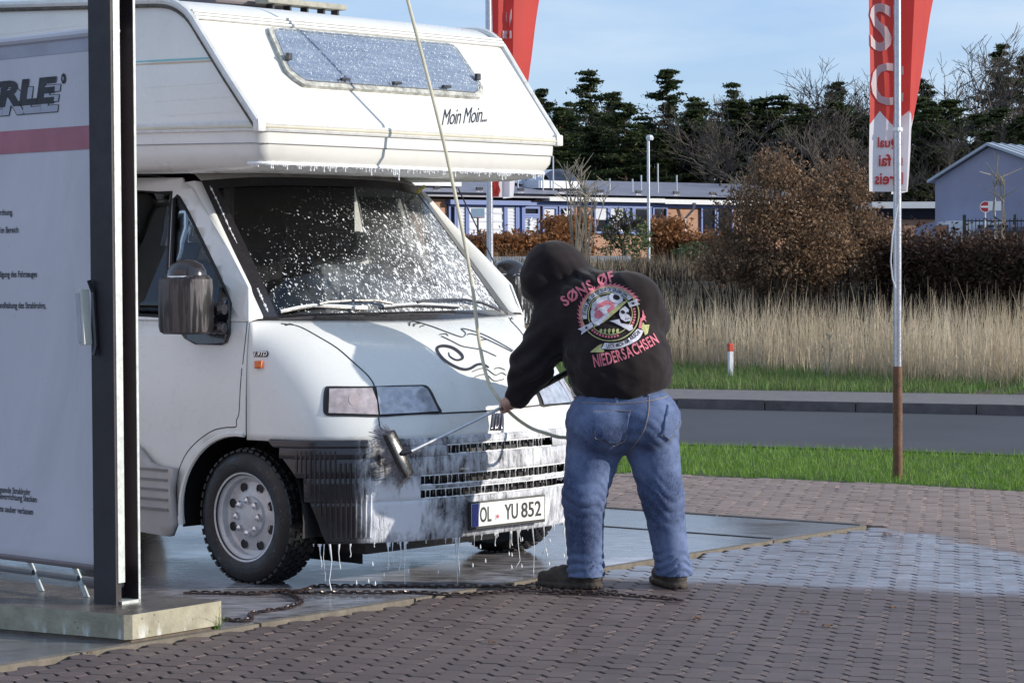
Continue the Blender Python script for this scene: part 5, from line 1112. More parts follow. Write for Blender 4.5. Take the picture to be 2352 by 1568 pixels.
# post: wide galvanised-edged steel section
A0 = R(-36); ux = Vector((math.cos(A0), math.sin(A0), 0)); uy = Vector((-math.sin(A0), math.cos(A0), 0))      # ux along the flange, uy to the back
pb_ = G(216, 1384, .12); post = empty('steel_post', (pb_.x, pb_.y, .12), 0, 'dark steel post with bright edges standing on the plinth', 'post')
MB_PAINT = M('dark_post_paint', (.022, .016, .02), .45, var=.25, scale=5, bump=.05); MB_GALV = M('weathered_galvanised', (.5, .53, .52), .55, .3, var=.2, scale=30, dirt=.25)
fw_ = .128; ht = 3.6
def pbx(nm, x0, x1, y0, y1, z0, z1, mat, par=post): return MB().prism([ux*x0+uy*y0+Vector((0, 0, z0)), ux*x1+uy*y0+Vector((0, 0, z0)), ux*x1+uy*y1+Vector((0, 0, z0)), ux*x0+uy*y1+Vector((0, 0, z0))], (0, 0, z1-z0)).build(nm, mat, par)
pbx('flange', 0, fw_, 0, .012, 0, ht, MB_PAINT); pbx('edge_strip', fw_-.012, fw_+.003, .0125, .05, .09, ht, MB_GALV); pbx('web', fw_*.3, fw_*.3+.01, .051, .128, 0, ht, MB_PAINT); pbx('flange', 0, fw_, .129, .139, 0, ht, MB_PAINT); pbx('flange_edge', fw_+.0005, fw_+.004, .128, .14, 0, ht, MB_GALV)
pbx('base_plate', .005, fw_+.004, .03, .139, -.0, .012, MB_GALV); pbx('web_back', .01, fw_-.02, .0125, .051, 0, ht, MB_PAINT)
for z_ in (3.0, 2.88): MB().lathe([(.009, 0), (.009, .006), (0, .008)], 6, ux*(fw_-.004)+uy*.03+Vector((0, 0, z_)), M=Matrix.Rotation(R(90), 3, uy)).build('bolt', MB_GALV, post)
lb = empty('marker_lamp', at(193, 728, pb_.y-.03), 0, 'small white rectangular lamp clamped to the dark steel post', 'lamp')
Mx = Matrix.Rotation(R(-36), 3, 'Z') @ Matrix.Rotation(R(-4), 3, 'Y')
MB().cbox((0, 0, 0), (.034, .045, .23), .004, M=Mx).build('lamp_case', M('lamp_case_cream', (.6, .6, .54), .4), lb); MB().cbox(Mx @ Vector((-.006, -.024, -.002)), (.022, .006, .205), .002, M=Mx).build('lamp_face', M('lamp_face_grey', (.45, .42, .47), .3), lb)
MB().tube([Mx @ Vector((.02, .02, .15)), Mx @ Vector((.03, .03, .1)), Mx @ Vector((.03, .03, -.12)), Mx @ Vector((.025, .02, -.16))], .01, 6).build('lamp_bracket', MV_DARK, lb)
# sign panel
sx_ = Vector((math.cos(R(-43)), math.sin(R(-43)), 0)); sn = Vector((-math.sin(R(-43)), math.cos(R(-43)), 0)); s0 = pb_+uy*.06+ux*.1; s0.z = 0
def spx(x, y):
    d = ray(x, y); t_ = (s0-CAM).dot(sn)/d.dot(sn); p = CAM+d*t_; return ((p-s0).dot(sx_), p.z)
sg_ = empty('rules_sign', s0, 0, 'large pale wash-rules sign with red stripe behind the post', 'sign')
def SP(u, z, o=0.): return sx_*u+Vector((0, 0, z))-sn*o
zt, zb = spx(197, 78)[1], spx(200, 1300)[1]; uL = -2.2; slp_t = 0.
t = NT('sign_sheet'); v = t.co('Object'); n = t.noise(t.co('Object', (1, 1, .5)), 2.2, 5., .6, .8); c = t.mix(t.ramp(n, [(.3, 0.), (.7, 1.)]), (.58, .53, .57), (.68, .635, .68)); sp_ = t.voro(v, 17.); c = t.mix(t.ramp(sp_.outputs['Distance'], [(.02, .9), (.045, 0.)]), c, (.12, .1, .12))
z3 = t.xyz(v); c = t.mix(t.math('MULTIPLY', t.ramp(z3[2], [(.24, 1.), (.3, 0.)]), .45), c, (.2, .13, .12)); t.set('Base Color', c); t.set('Roughness', .32); t.bump(n, .25, .03); MB_SIGN = t.m
MB().prism([SP(uL, zb, -.006), SP(0, zb, -.006), SP(0, zt, -.006), SP(uL, zt, -.006)], -sn*.012).build('sign_sheet', MB_SIGN, sg_)
MB().tube([SP(uL, zt, .0), SP(0, zt, .0)], .022, 10).build('top_tube', MB_SIGN, sg_, smooth=True)
MB().tube([SP(uL, zb, .0), SP(0, zb, .0)], .014, 8).build('bottom_tube', M('bottom_tube_dirty', (.2, .16, .16), .7), sg_, smooth=True)
def sflat(nm, v, f, mat, off): return MB().add([SP(u, z_, off) for u, z_ in v], f).build(nm, mat, sg_)
def sq_px(pts): return [spx(*p) for p in pts]
st0, st1 = spx(100, 296), spx(100, 349); sflat('red_stripe', [(uL, st0[1]), (-.012, st0[1]), (-.012, st1[1]), (uL, st1[1])], [(0, 1, 2, 3)], M('stripe_red', (.44, .13, .17), .4), .0085)
st0 = spx(100, 128); sflat('grey_band', [(uL, zt-.02), (-.012, zt-.02), (-.012, st0[1]), (uL, st0[1])], [(0, 1, 2, 3)], M('band_grey', (.42, .4, .47), .4), .0082)  # plain grey strip along the top of the sheet
MB_INK = flat('sign_ink', (.02, .018, .022), .5)
def S1(x, y): return (x/2.8/1.08844, y/2.8/1.08844)
a0, a1 = spx(*S1(0, 755)), spx(*S1(410, 535)); capw = a1[1]-a0[1]
tv, tf = text2d('ERLE', 1., .14, .05); x0, x1, y0, y1 = bbox2(tv); sc = capw/(y1-y0); LW = 1.72; x_off = a1[0]-(x1-x0)*sc*LW
ex, ez = -.03*0+.024, -.036
def logo(dx, dz, nm, mat, off): return sflat(nm, [(x_off+(x-x0)*sc*LW+dx, a0[1]+(y-y0)*sc+dz) for x, y in tv], tf, mat, off)
logo(.026, -.036, 'logo_side', M('logo_side_pale', (.42, .41, .48), .4), .0096); 
for i, (dx, dz) in enumerate(((.029, -.038), (.023, -.039), (.028, -.033))): logo(dx, dz, 'logo_outline', MB_INK, .009-.0001*i)
logo(0, 0, 'logo_letters', MB_INK, .0104)
rc_ = spx(*S1(456, 552)); sflat('registered_disc', [(rc_[0]+.0165*math.cos(q), rc_[1]+.022*math.sin(q)) for q in np.linspace(0, 6.28, 20, endpoint=False)], [tuple(range(20))], MB_INK, .009)
tv, tf = text2d('R', .022, 0, 0); x0, x1, y0, y1 = bbox2(tv); sflat('registered_letter', [(rc_[0]+x-(x0+x1)/2, rc_[1]+y-(y0+y1)/2) for x, y in tv], tf, MB_SIGN, .0098)
def S2(x, y): return zo(x, y, 0, 500, 2.8)
def S3(x, y): return zo(x, y, 0, 1050, 2.387)
for s_, q, hz in (('sordnung.', S2(100, 104), .030), ('er im Bereich', S2(140, 228), .030), ('ädigung des Fahrzeuges', S2(270, 538), .030), ('Handhabung des Strahlrohrs,', S2(332, 758), .030), ('ngsende Strahlrohr', S3(190, 445), .030), ('mevorrichtung Stecken', S3(228, 488), .030), ('tte sauber verlassen', S3(206, 562), .030)):
    tv, tf = text2d(s_, hz*1.25, 0, .0006); x0, x1, y0, y1 = bbox2(tv); e = spx(*q); sflat('rule_text', [(e[0]+(x-x1)*.82, e[1]+y) for x, y in tv], tf, MB_INK, .009)
for x, y in ((150, 1318), (46, 1305)):
    p0 = spx(x-0, y-25); p1 = spx(x+38, y+26); st_ = empty('strut'); st_.parent = sg_
    a_ = SP(p0[0], p0[1]+.03, -.03); b_ = SP(p1[0], .122, -.03); d_ = b_-a_; pr = sx_*.016; MB().prism([a_-pr, a_+pr, b_+pr, b_-pr], -sn*.008).build('strut_plate', MB_GALV, st_)
    cm = a_+d_*.55; MB().lathe([(0, 0), (.012, 0), (.012, .0012), (0, .0012)], 14, cm-sn*.0085, M=Matrix((sx_, Vector((0, 0, 1)), -sn)).transposed()).build('strut_hole', MV_BLACK, st_)
MB().tube([SP(uL, .2, -.04), SP(-.05, .19, -.04)], .014, 8).build('lower_rail', M('rail_grey', (.2, .19, .2), .6), sg_, smooth=True)
# boom that carries the hose, above the frame
bm0 = Vector((pb_.x, pb_.y, 0))+ux*.06+uy*.07; boom = empty('hose_boom', (bm0.x, bm0.y, 3.5), 0, 'steel swivel boom over the bay carrying the hose', 'boom')
MB().tube([(0, 0, 0), Vector(top_h)-Vector((bm0.x, bm0.y, 3.5))+Vector((0, 0, .12)), Vector(top_h)-Vector((bm0.x, bm0.y, 3.5))-Vector((0, 0, .02))], .02, 8).build('boom_pipe', MV_STEEL, boom, smooth=True)

# chains on the ground
MB_CHAIN = M('rusty_wet_chain', (.05, .03, .025), .35, .4, var=.5, scale=60, coat=.3)
def chain(nm, pts, label, sl_=.032):
    P = [Vector(p) for p in smooth_line([tuple(p) for p in pts], 14)]; D_ = [0]
    for p, q in zip(P, P[1:]): D_.append(D_[-1]+(q-p).length)
    mb = MB(); u = 0; i = 0; Pt = [tuple(p) for p in P]; L_ = D_[-1]; o = Vector((P[0].x, P[0].y, 0))
    while u < L_-sl_:
        p = Vector(along(Pt, u/L_)); q = Vector(along(Pt, min(1, (u+sl_)/L_))); d = (q-p).normalized(); c_ = (p+q)/2; sd = Vector((-d.y, d.x, 0)).normalized(); upv = d.cross(sd)
        w_ = (sd if i % 2 == 0 else (upv*.35+sd*.8*random.choice((-1, 1))).normalized())*.0105; hl = d*(sl_*.62)
        loop = [c_+hl*.55+w_, c_+hl*.9+w_*.5, c_+hl*.9-w_*.5, c_+hl*.55-w_, c_-hl*.55-w_, c_-hl*.9-w_*.5, c_-hl*.9+w_*.5, c_-hl*.55+w_]
        lift = max(0., -min(p_.z for p_ in loop)+.0045+.006); mb.tube([p_+Vector((0, 0, lift))-o for p_ in loop], .0042, 5, closed=True); u += sl_*.86; i += 1
    ob = mb.build(nm, MB_CHAIN, None, smooth=True, fix=False, loc=o); return tag(ob, label, 'chain', 'chains lying round the wash slab')
def K(x, y): q = zo(x, y, 440, 1400, 3.36); return G(*q)
chain('chain', [K(70, 292), K(400, 296), K(700, 300), K(900, 275), K(1070, 292), K(1400, 290), K(1700, 292), K(2000, 290), K(2352, 310), G(1190, 1362), G(1330, 1366), G(1450, 1374), G(1574, 1384)], 'long wet rusty chain lying straight past the shoes to its loose end')
chain('chain', [K(400, 510), K(520, 530), K(620, 520), K(640, 470), K(800, 440), K(960, 415), K(1050, 370), K(1000, 320), K(890, 285), K(1000, 280), K(1090, 262), K(1160, 240), K(1400, 238), K(1700, 240), K(2000, 238), K(2352, 240), G(1180, 1352), G(1290, 1362), G(1420, 1366)], 'rusty chain curling from the plinth corner into a loop by the front tyre')
# fallen leaves and bits
LEAF = ['', 'brown leaf scrap on the pavers, middle of three near the right edge', 'brown leaf scrap nearest the right edge of the damp pavers', 'thin brown leaf scrap between the chain end and the right corner', 'pale dry leaf on the pavers at the bottom left', 'dark leaf scrap on the pavers right of the chain end', 'tiny leaf scrap close beside the rightmost leaf scrap', 'small brown leaf scrap in the foreground below the chain', 'small leaf scrap in the foreground below the left shoe']
lm = M('dead_leaf', (.16, .08, .04), .8, var=.4, scale=30)
for i, (x, y, w_) in enumerate(((2038, 1229, .055), (1848, 1408, .03), (2050, 1398, .028), (1900, 1440, .03), (205, 1503, .022), (1600, 1422, .035), (2095, 1400, .02), (1130, 1478, .03), (1320, 1500, .022))):
    p = G(x, y); a = random.uniform(0, 6); mb = MB()
    pts = [(math.cos(q)*w_/2*(1.6 if i % 2 else 1.2), math.sin(q)*w_/2, .004+.010*math.sin(q*2+i)**2) for q in np.linspace(0, 6.28, 10, endpoint=False)]
    mb.add([(0, 0, .012)]+pts, [(0, k+1, (k+1) % 10+1) for k in range(10)])
    o = mb.build('fallen_leaf', lm, None, True, loc=(p.x, p.y, .0)); o.rotation_euler = (0, 0, a)
    lab = LEAF[i] if i else ('curled brown leaf on the wet pavers beside the slab corner' if i == 0 else 'pale dry leaf on the pavers at the bottom left' if i == 4 else 'small brown leaf scrap lying on the damp foreground pavers')
    tag(o, lab, 'leaf', 'leaf scraps on the pavers')
# ---------------------------------------------------------------- flags
def pole(nm, x, ybase, Y, label, r_, brown, H_=7.2):
    p = at(x, ybase, Y) if Y else G(x, ybase); p.z = 0; o = empty(nm, p, 0, label, 'flagpole', 'flagpoles on the grass strip')
    MB().tube([(0, 0, brown), (0, 0, 3.), (0, 0, H_)], [r_, r_, r_*.8], 16).build('pole_tube', M('flagpole_alu', (.5, .5, .55), .3, .85, var=.1, scale=30), o, smooth=True)
    MB().tube([(0, 0, -.05), (0, 0, brown+.002)], r_*1.17, 16).build('ground_sleeve', M('rusty_sleeve', (.14, .065, .035), .75, var=.35, scale=20, bump=.2), o, smooth=True)
    MB().lathe([(r_*1.2, 0), (r_*1.35, .01), (r_*1.2, .03)], 12, (0, 0, 2.45)).build('clamp_ring', MV_WPRINT, o)
    return o, p
po2, pp2 = pole('flagpole', 2062, 1097, None, 'flagpole with rust brown foot on the grass at right', .029, .79)
po1, pp1 = pole('flagpole', 1128, 1010, 22.1, 'flagpole behind the van carrying the left red flag', .029, .79)
t = NT('flag_red'); g_ = t.n('ShaderNodeNewGeometry'); v = t.co('Object')
def clothmat(nm, col):
    t = NT(nm); v = t.co('Object'); c = t.mix(t.ramp(t.noise(v, 3., 4.), [(.3, 0.), (.7, 1.)]), tuple(x*.9 for x in col), col); t.set('Base Color', c); t.set('Roughness', .7)
    tl = t.n('ShaderNodeBsdfTranslucent'); t.l(c, tl.inputs[0]); mx = t.n('ShaderNodeMixShader'); mx.inputs[0].default_value = .5; t.l(t.b.outputs[0], mx.inputs[1]); t.l(tl.outputs[0], mx.inputs[2]); t.l(mx.outputs[0], t.out.inputs[0]); return t.m
MF_RED = clothmat('flag_red_cloth', (.74, .085, .07)); MF_WHITE = clothmat('flag_white_cloth', (.85, .82, .86))
def fold_flag(nm, pp, pts, ztop, zbot, label, zig, letters, slant=0.):
    """flag hung along a folded horizontal path (pts in metres from the pole); u runs along the path, z is height"""
    P = smooth_line(pts, 8); o = empty(nm, pp, 0, label, 'flag', 'red and white flags')
    D_ = [0]
    for p, q in zip(P, P[1:]): D_.append(D_[-1]+math.hypot(q[0]-p[0], q[1]-p[1]))
    L_ = D_[-1]
    def F(u, z, off=0.):
        k = max(0., min(1., u/L_)); a = along(P, k); b = along(P, min(1, k+.01)); c_ = along(P, max(0, k-.01)); tx, ty = b[0]-c_[0], b[1]-c_[1]; l = math.hypot(tx, ty) or 1
        zz = (z-zbot)/(ztop-zbot); wid = 1+slant*zz*max(0., k-.12) if a[0] > 0 else 1.; wob = .012*math.sin(z*5+u*9)
        return Vector((a[0]*wid+ty/l*(off+wob*.5), a[1]-tx/l*(off+wob*.5), z))
    def piece(nm_, v, f, mat, off, st=.06):
        v, f = cut2d(v, f, st); return MB().add([F(u, z, off) for u, z in v], f).build(nm_, mat, o, smooth=True, fix=False)
    n = 10; zz = [(L_*i/n, zig+(.1 if i % 2 else 0)) for i in range(n+1)]
    piece('red_field', *fill2d([[(0, ztop), (L_, ztop)]+zz[::-1]]), MF_RED, 0.); piece('white_field', *fill2d([[(0, zbot), (L_, zbot)]+zz[::-1]]), MF_WHITE, 0.)
    for s_, u0, z0, hh, rot, mat, mir, *ex_ in letters:
        v, f = text2d(s_, 1., 0., .02); x0, x1, y0, y1 = bbox2(v); q = []
        for x, y in v:
            X, Y_ = (x-x0)/(y1-y0)*hh, (y-y0)/(y1-y0)*hh
            if mir: X = -X
            if ex_: X *= ex_[0]
            if rot: X, Y_ = -Y_*mir_s(mir), X if not mir else -X
            q.append((u0+X, z0+Y_))
        for off in (.010, -.010): piece('lettering', q, f, mat, off, .03)
    return o, F, piece
def mir_s(m_): return -1 if m_ else 1
fl, F_, pc_ = fold_flag('advertising_flag', pp2, [(-.2, -.03), (-.1, .04), (.02, .05), (.075, .03), (.08, .2), (.085, .45), (.06, .7)], 4.4, G(0, 0).z*0+2.03,
    'red flag with white lower end wrapped round the right flagpole', 2.5, [('S', .0, 3.02, .34, 0, MF_WHITE, 0), ('C', .0, 2.64, .3, 0, MF_WHITE, 0), ('Qual', .26, 2.33, .085, 0, MF_RED, 1), ('n fai', .27, 2.21, .085, 0, MF_RED, 1), ('Preis', .275, 2.08, .085, 0, MF_RED, 1)], 8.)
zz_ = at(1150, 452, 22.1).z
fl1, F1_, pc1 = fold_flag('advertising_flag', pp1, [(.03, .0), (.08, -.02), (.14, .03), (.18, .0), (.2, .1), (.19, .3), (.12, .55)], 4.9, zz_, 'red flag with white letters beside the roof edge of the van', zz_+.45,
    [('ark', .175, at(1150, 205, 22.1).z, .075, 1, MF_WHITE, 0, 5.)], 4.)
for a, b, c_ in ((0.06, 3.5, .05), (.1, 3.3, .03)):
    pc1('bubble', [(a+c_*math.cos(q), b+c_*math.sin(q)) for q in np.linspace(0, 6.28, 14, endpoint=False)]+[(a+c_*.8*math.cos(q), b+c_*.8*math.sin(q)) for q in np.linspace(0, 6.28, 14, endpoint=False)], [(i, (i+1) % 14, 14+(i+1) % 14, 14+i) for i in range(14)], MF_WHITE, -.004)
pc1('red_border', *fill2d([[(0, zz_), (.05, zz_)]+[(.05+(.02 if i % 2 else 0), zz_+.45*i/8) for i in range(1, 9)]+[(0, zz_+.45)]]), MF_RED, .010); pc1('red_border', *fill2d([[(0, zz_), (.05, zz_)]+[(.05+(.02 if i % 2 else 0), zz_+.45*i/8) for i in range(1, 9)]+[(0, zz_+.45)]]), MF_RED, -.010)
rp = empty('flag_cord', pp2, 0, 'thin pale cord hanging loose along the right flagpole', 'cord')
MB().tube([Vector(J(x, y, pp2.y-.03))-pp2 for x, y in ((2062, 470), (2050, 540), (2046, 600), (2050, 640), (2057, 662))], .005, 5).build('cord_line', MV_WPRINT, rp)
# red and white marker post in the verge
mk = at(1678, 868, 31.5); mk.z = gz(mk.x, mk.y); mo = empty('marker_post', mk, 0, 'short white marker post with red top at the grass edge', 'marker post')
MB().cbox((0, 0, .16), (.055, .055, .36), .006, rz=.4).build('post_body', flat('marker_white', (.7, .7, .74), .5), mo); MB().cbox((0, 0, .38), (.062, .062, .1), .006, rz=.4).build('post_cap', flat('marker_red', (.55, .06, .03), .5), mo)

# ---------------------------------------------------------------- buildings far behind
ZB = 1.95
bl = at(985, 600, 112.); br_ = at(1700, 600, 124.); bl.z = br_.z = ZB; bd_ = (br_-bl); BL = bd_.length; bx = bd_.normalized(); bn = Vector((bx.y, -bx.x, 0))     # bn towards the camera
bl = bl-bx*5.; BL += 9.
house = empty('low_building', bl, math.atan2(bx.y, bx.x), 'long low building with blue frames, brick piers and grey roof', 'building')
MH_BLUE = flat('blue_frame_paint', (.11, .17, .4), .5); MH_WHITE = flat('white_panel', (.66, .68, .74), .6); MH_GLASS = M('dark_glazing', (.02, .022, .03), .08, var=.2, scale=2)
t = NT('orange_brick'); bk = t.n('ShaderNodeTexBrick'); t.l(t.co('Object', (1, 1, 1), (R(90), 0, 0)), bk.inputs[0]); bk.inputs['Scale'].default_value = 3.2; bk.inputs[1].default_value = (.36, .17, .1, 1); bk.inputs[2].default_value = (.42, .22, .14, 1); bk.inputs[3].default_value = (.4, .33, .28, 1); t.set('Base Color', bk.outputs[0]); t.set('Roughness', .9); MH_BRICK = t.m
MH_ROOF = M('grey_metal_roof', (.2, .2, .25), .5, .2, var=.12, scale=1.5); MH_FASC = flat('fascia_pale', (.6, .62, .66), .5); MH_BLIND = M('white_blind', (.6, .62, .68), .7, var=.1, scale=2)
def bpx(x, y):                    # photo pixel -> (along, height) on the facade
    d = ray(x, y); t_ = (bl-CAM).dot(bn)/d.dot(bn); p = CAM+d*t_; return ((p-bl).dot(bx), p.z-ZB)
def hb(nm, u0, u1, z0, z1, d0, d1, mat, par=house): return MB().box(((u0+u1)/2, -(d0+d1)/2, (z0+z1)/2), (abs(u1-u0), abs(d1-d0), abs(z1-z0))).build(nm, mat, par)
he = bpx(1300, 462)[1]
hb('wall', 0, BL, -.6, he, -8, 0, MH_BRICK)
for x0, x1, dz in ((960, 1245, .12), (1245, 1510, .0), (1510, 1700, -.05)):
    u0, u1 = bpx(x0, 460)[0], bpx(x1, 460)[0]
    if x0 == 960: u0 = -.6
    if x1 == 1700: u1 = BL+.6
    hb('fascia', u0, u1, he-.02+dz, he+.2+dz, -.5, .55, MH_FASC if x0 != 960 else MH_ROOF)
rf = MB().prism([(-.7, -.8, he+.28), (-.7, 3.8, he+1.15), (-.7, 8.6, he+.28)], (BL+1.4, 0, 0)).build('roof', MH_ROOF, house)
for u in np.arange(.5, BL, 2.4): hb('snow_guard', u, u+.35, he+.45, he+.56, -.05, .05, MV_DARK, rf)
def win(x0, x1, y0, y1, pane=MH_GLASS, fr=MH_BLUE, bars=0, blind=None):
    (u0, za), (u1, zb_) = bpx(x0, y0), bpx(x1, y1); w_ = empty('window'); w_.parent = house
    hb('pane', u0, u1, zb_, za, .0, .04, pane, w_)
    for a, b, c_, d in ((u0, u0+.09, zb_, za), (u1-.09, u1, zb_, za), (u0+.09, u1-.09, za-.1, za), (u0+.09, u1-.09, zb_, zb_+.1)): hb('frame', a, b, c_, d, .041, .13, fr, w_)
    for q in range(bars): zz = zb_+(za-zb_)*(q+1)/(bars+1); hb('blind_slat', u0+.09, u1-.09, zz-.05, zz+.05, .041, .07, MH_BLIND, w_)
    if blind: hb('blind', u0+.09, u1-.09, za-(za-zb_)*blind, za-.1, .041, .06, MH_BLIND, w_)
    return w_
def B3(x, y): return zo(x, y, 1050, 380, 2.94)
def W3(x0, x1, y0, y1, **k): a, b = B3(x0, y0), B3(x1, y1); return win(a[0], b[0], a[1], b[1], **k)
W3(200, 255, 385, 625); W3(255, 338, 385, 625, pane=MH_WHITE, bars=9); W3(338, 620, 385, 625, pane=MH_WHITE, bars=3); W3(620, 705, 385, 625, pane=MH_WHITE, bars=9); W3(705, 750, 385, 625, pane=MH_BLUE)
W3(750, 868, 400, 470); W3(750, 868, 470, 625, bars=7); W3(890, 1000, 400, 610, blind=.4); W3(1010, 1110, 400, 610); W3(1270, 1380, 395, 600, blind=.5); W3(1380, 1505, 395, 600, blind=.95); W3(1505, 1560, 395, 600, pane=MH_BLUE); W3(1560, 1690, 400, 610, blind=.1); W3(1700, 1810, 400, 610); W3(2055, 2165, 400, 620); W3(2170, 2290, 400, 620)
u0, u1 = bpx(*B3(190, 370))[0], bpx(*B3(780, 370))[0]; hb('lintel', u0, u1, bpx(*B3(190, 385))[1], bpx(*B3(190, 352))[1], 0, .35, MH_BLUE)
u0, u1 = bpx(*B3(785, 370))[0], bpx(*B3(2300, 370))[0]; hb('lintel', u0, u1, bpx(*B3(900, 396))[1], bpx(*B3(900, 368))[1], 0, .12, MH_BLUE)
for x in (1205, 1930):
    u = bpx(*B3(x, 500))[0]; MB().tube([(u+.25, -.62, he), (u+.25, -.5, he-.3), (u, -.16, he-.75), (u, -.16, -.3)], .07, 6).build('downpipe', MV_STEEL, house)
for x, w_, h_ in ((1080, 2.3, .5), (150, 2.6, .5)):
    u = bpx(*B3(x, 250))[0]; hb('skylight_kerb', u-w_/2-.2, u+w_/2+.2, he+.6, he+.95, -2.6, -.4, MH_FASC)
    MB().add([(u+w_/2*math.cos(a)*c_, 1.5+1.*s_, he+.95+h_*math.sin(a)*1.1) for s_, c_ in ((-1, .9), (0, 1.), (1, .9)) for a in np.linspace(0, math.pi, 11)], [(i*11+j, i*11+j+1, i*11+j+12, i*11+j+11) for i in range(2) for j in range(10)]).build('skylight_dome', M('dome_acrylic', (.5, .55, .66), .2), house, smooth=True)
u = bpx(*B3(985, 170))[0]; MB().tube([(u-.7, 2., he+.8), (u-.55, 2, he+1.5), (u, 2, he+1.9), (u+.6, 2, he+1.7)], [.5, .5, .5, .5], 14).build('roof_vent', M('vent_pale', (.5, .55, .66), .3), house, smooth=True)
for x, y in ((1010, 60), (935, 120), (1425, 225), (1593, 228), (1657, 200), (1780, 115), (1918, 200), (750, 170)):
    u = bpx(*B3(x, 300))[0]; zt_ = bpx(*B3(x, y))[1]; MB().tube([(u, .3, he+.4), (u, .3, zt_+.2)], .035, 5).build('lightning_rod', MH_FASC, house)
u, z_ = bpx(*B3(1063, 462)); MB().add([(u+(.42 if i % 2 == 0 else .13)*math.sin(i*math.pi/8), -.2, z_+(.42 if i % 2 == 0 else .13)*math.cos(i*math.pi/8)) for i in range(16)], [tuple(range(16))]).build('window_star', MH_WHITE, house)
for x, y in ((805, 500), (805, 525), (800, 555)): u, z_ = bpx(*B3(x, y)); MB().add([(u+(.16 if i % 2 == 0 else .07)*math.sin(i*math.pi/5), -.16, z_+(.16 if i % 2 == 0 else .07)*math.cos(i*math.pi/5)) for i in range(10)], [tuple(range(10))]).build('window_star', MH_WHITE, house)
# low brick wing and blue-grey hall at right
wg = at(2040, 560, 118.); wg.z = ZB; wing = empty('brick_wing', wg, .1, 'low brick wing with flat pale roof edge beside the hall', 'building')
MB().box((2.2, 3, .9), (5.5, 6, 2.6)).build('wall', MH_BRICK, wing); MB().box((2.2, 2.9, 2.45), (6.2, 7, .3)).build('roof_edge', MH_FASC, wing); MB().box((2.2, -.03, 2.05), (5.5, .06, .5)).build('window_band', MH_GLASS, wing)
hl = at(2148, 560, 105.); hl.z = ZB; hang = R(-35); hx = Vector((math.cos(hang), math.sin(hang), 0))
hall = empty('metal_hall', hl, hang, 'blue-grey metal hall with ribbed pitched roof at the right edge', 'building')
def hpx(x, y): d = ray(x, y); n_ = Vector((-hx.y, hx.x, 0)); t_ = (hl-CAM).dot(n_)/d.dot(n_); p = CAM+d*t_; return ((p-hl).dot(hx), p.z-ZB)
e0, rg = hpx(2150, 415), hpx(2272, 338); wd = rg[0]*2.6
t = NT('hall_sheet'); wv = t.n('ShaderNodeTexWave'); wv.inputs['Scale'].default_value = 3.; t.l(t.co('Object'), wv.inputs['Vector']); t.set('Base Color', t.mix(t.ramp(t.noise(t.co('Object'), .7, 3.), [(.3, 0.), (.7, 1.)]), (.27, .27, .38), (.32, .32, .43))); t.set('Roughness', .6); t.bump(wv.outputs[1], .15, .02); MH_HALL = t.m
MB().prism([(0, 0, -.8), (wd, 0, -.8), (wd, 0, e0[1]), (rg[0], 0, rg[1]), (0, 0, e0[1])], (0, 14, 0)).build('gable_body', MH_HALL, hall)
MH_RROOF = M('hall_roof', (.4, .44, .5), .4, .2, var=.1, scale=2)
for a, b in (((-.25, e0[1]-.1), (rg[0], rg[1]+.06)), ((wd+.25, e0[1]-.1), (rg[0], rg[1]+.06))):
    r_ = MB().prism([(a[0], -.25, a[1]), (b[0], -.25, b[1]), (b[0], -.25, b[1]+.12), (a[0], -.25, a[1]+.12)], (0, 14.5, 0)).build('roof_slope', MH_RROOF, hall)
    for q in range(16): MB().tube([(a[0], .3+q*.9, a[1]+.13), (b[0], .3+q*.9, b[1]+.13)], .05, 4).build('roof_rib', MH_RROOF, r_)
MB().prism([(-1.9, 2, -.8), (0, 2, -.8), (0, 2, 1.75), (-1.9, 2, 1.25)], (0, 6, 0)).build('lean_to', MH_HALL, hall)
# street furniture by the hall
def stand(nm, x, yb, Y, label, cat, group=None): p = at(x, yb, Y); p.z = gz(p.x, p.y); return empty(nm, p, 0, label, cat, group)
sc_ = 98/5801.
s1 = stand('no_entry_sign', 2263, 560, 98, 'round red no-entry sign on a thin pole', 'road sign'); zc = at(2263, 475, 98).z-s1.location.z
MB().tube([(0, 0, -.1), (0, 0, zc+.1)], .035, 8).build('pole', MV_STEEL, s1); MB().lathe([(0, -.05), (.22, -.05), (.22, -.035), (0, -.035)], 24, (0, 0, zc), 'Y', M=Matrix.Scale(-1, 3, (0, 1, 0))).build('disc', flat('sign_red', (.36, .02, .03), .5), s1)
MB().box((0, -.054, zc), (.34, .008, .07)).build('white_bar', MV_WPRINT, s1)
MB().lathe([(.2, 0), (.22, 0)], 24, (0, -.055, zc), 'Y').build('white_rim', MV_WPRINT, s1)
s2 = stand('square_sign', 2284, 560, 97, 'pale back of a square sign on a tall thin pole', 'road sign'); zc = at(2284, 473, 97).z-s2.location.z
MB().tube([(.02, 0, -.1), (.02, 0, zc+.35)], .03, 8).build('pole', MV_STEEL, s2); MB().box((0, -.05, zc), (.5, .02, .36)).build('plate', flat('sign_back_grey', (.55, .57, .62), .5), s2)
lp_ = stand('street_lamp', 1490, 575, 104, 'slender grey street lamp with faceted white head before the trees', 'street lamp'); zt_ = at(1490, 322, 104).z-lp_.location.z
MB().tube([(0, 0, -.1), (0, 0, zt_)], [.07, .055], 10).build('column', MV_STEEL, lp_, smooth=True); MB().lathe([(.06, 0), (.14, .02), (.16, .12), (.1, .22), (0, .24)], 8, (.06, 0, zt_-.02)).build('lamp_head', flat('lamp_head_white', (.66, .7, .76), .35), lp_)
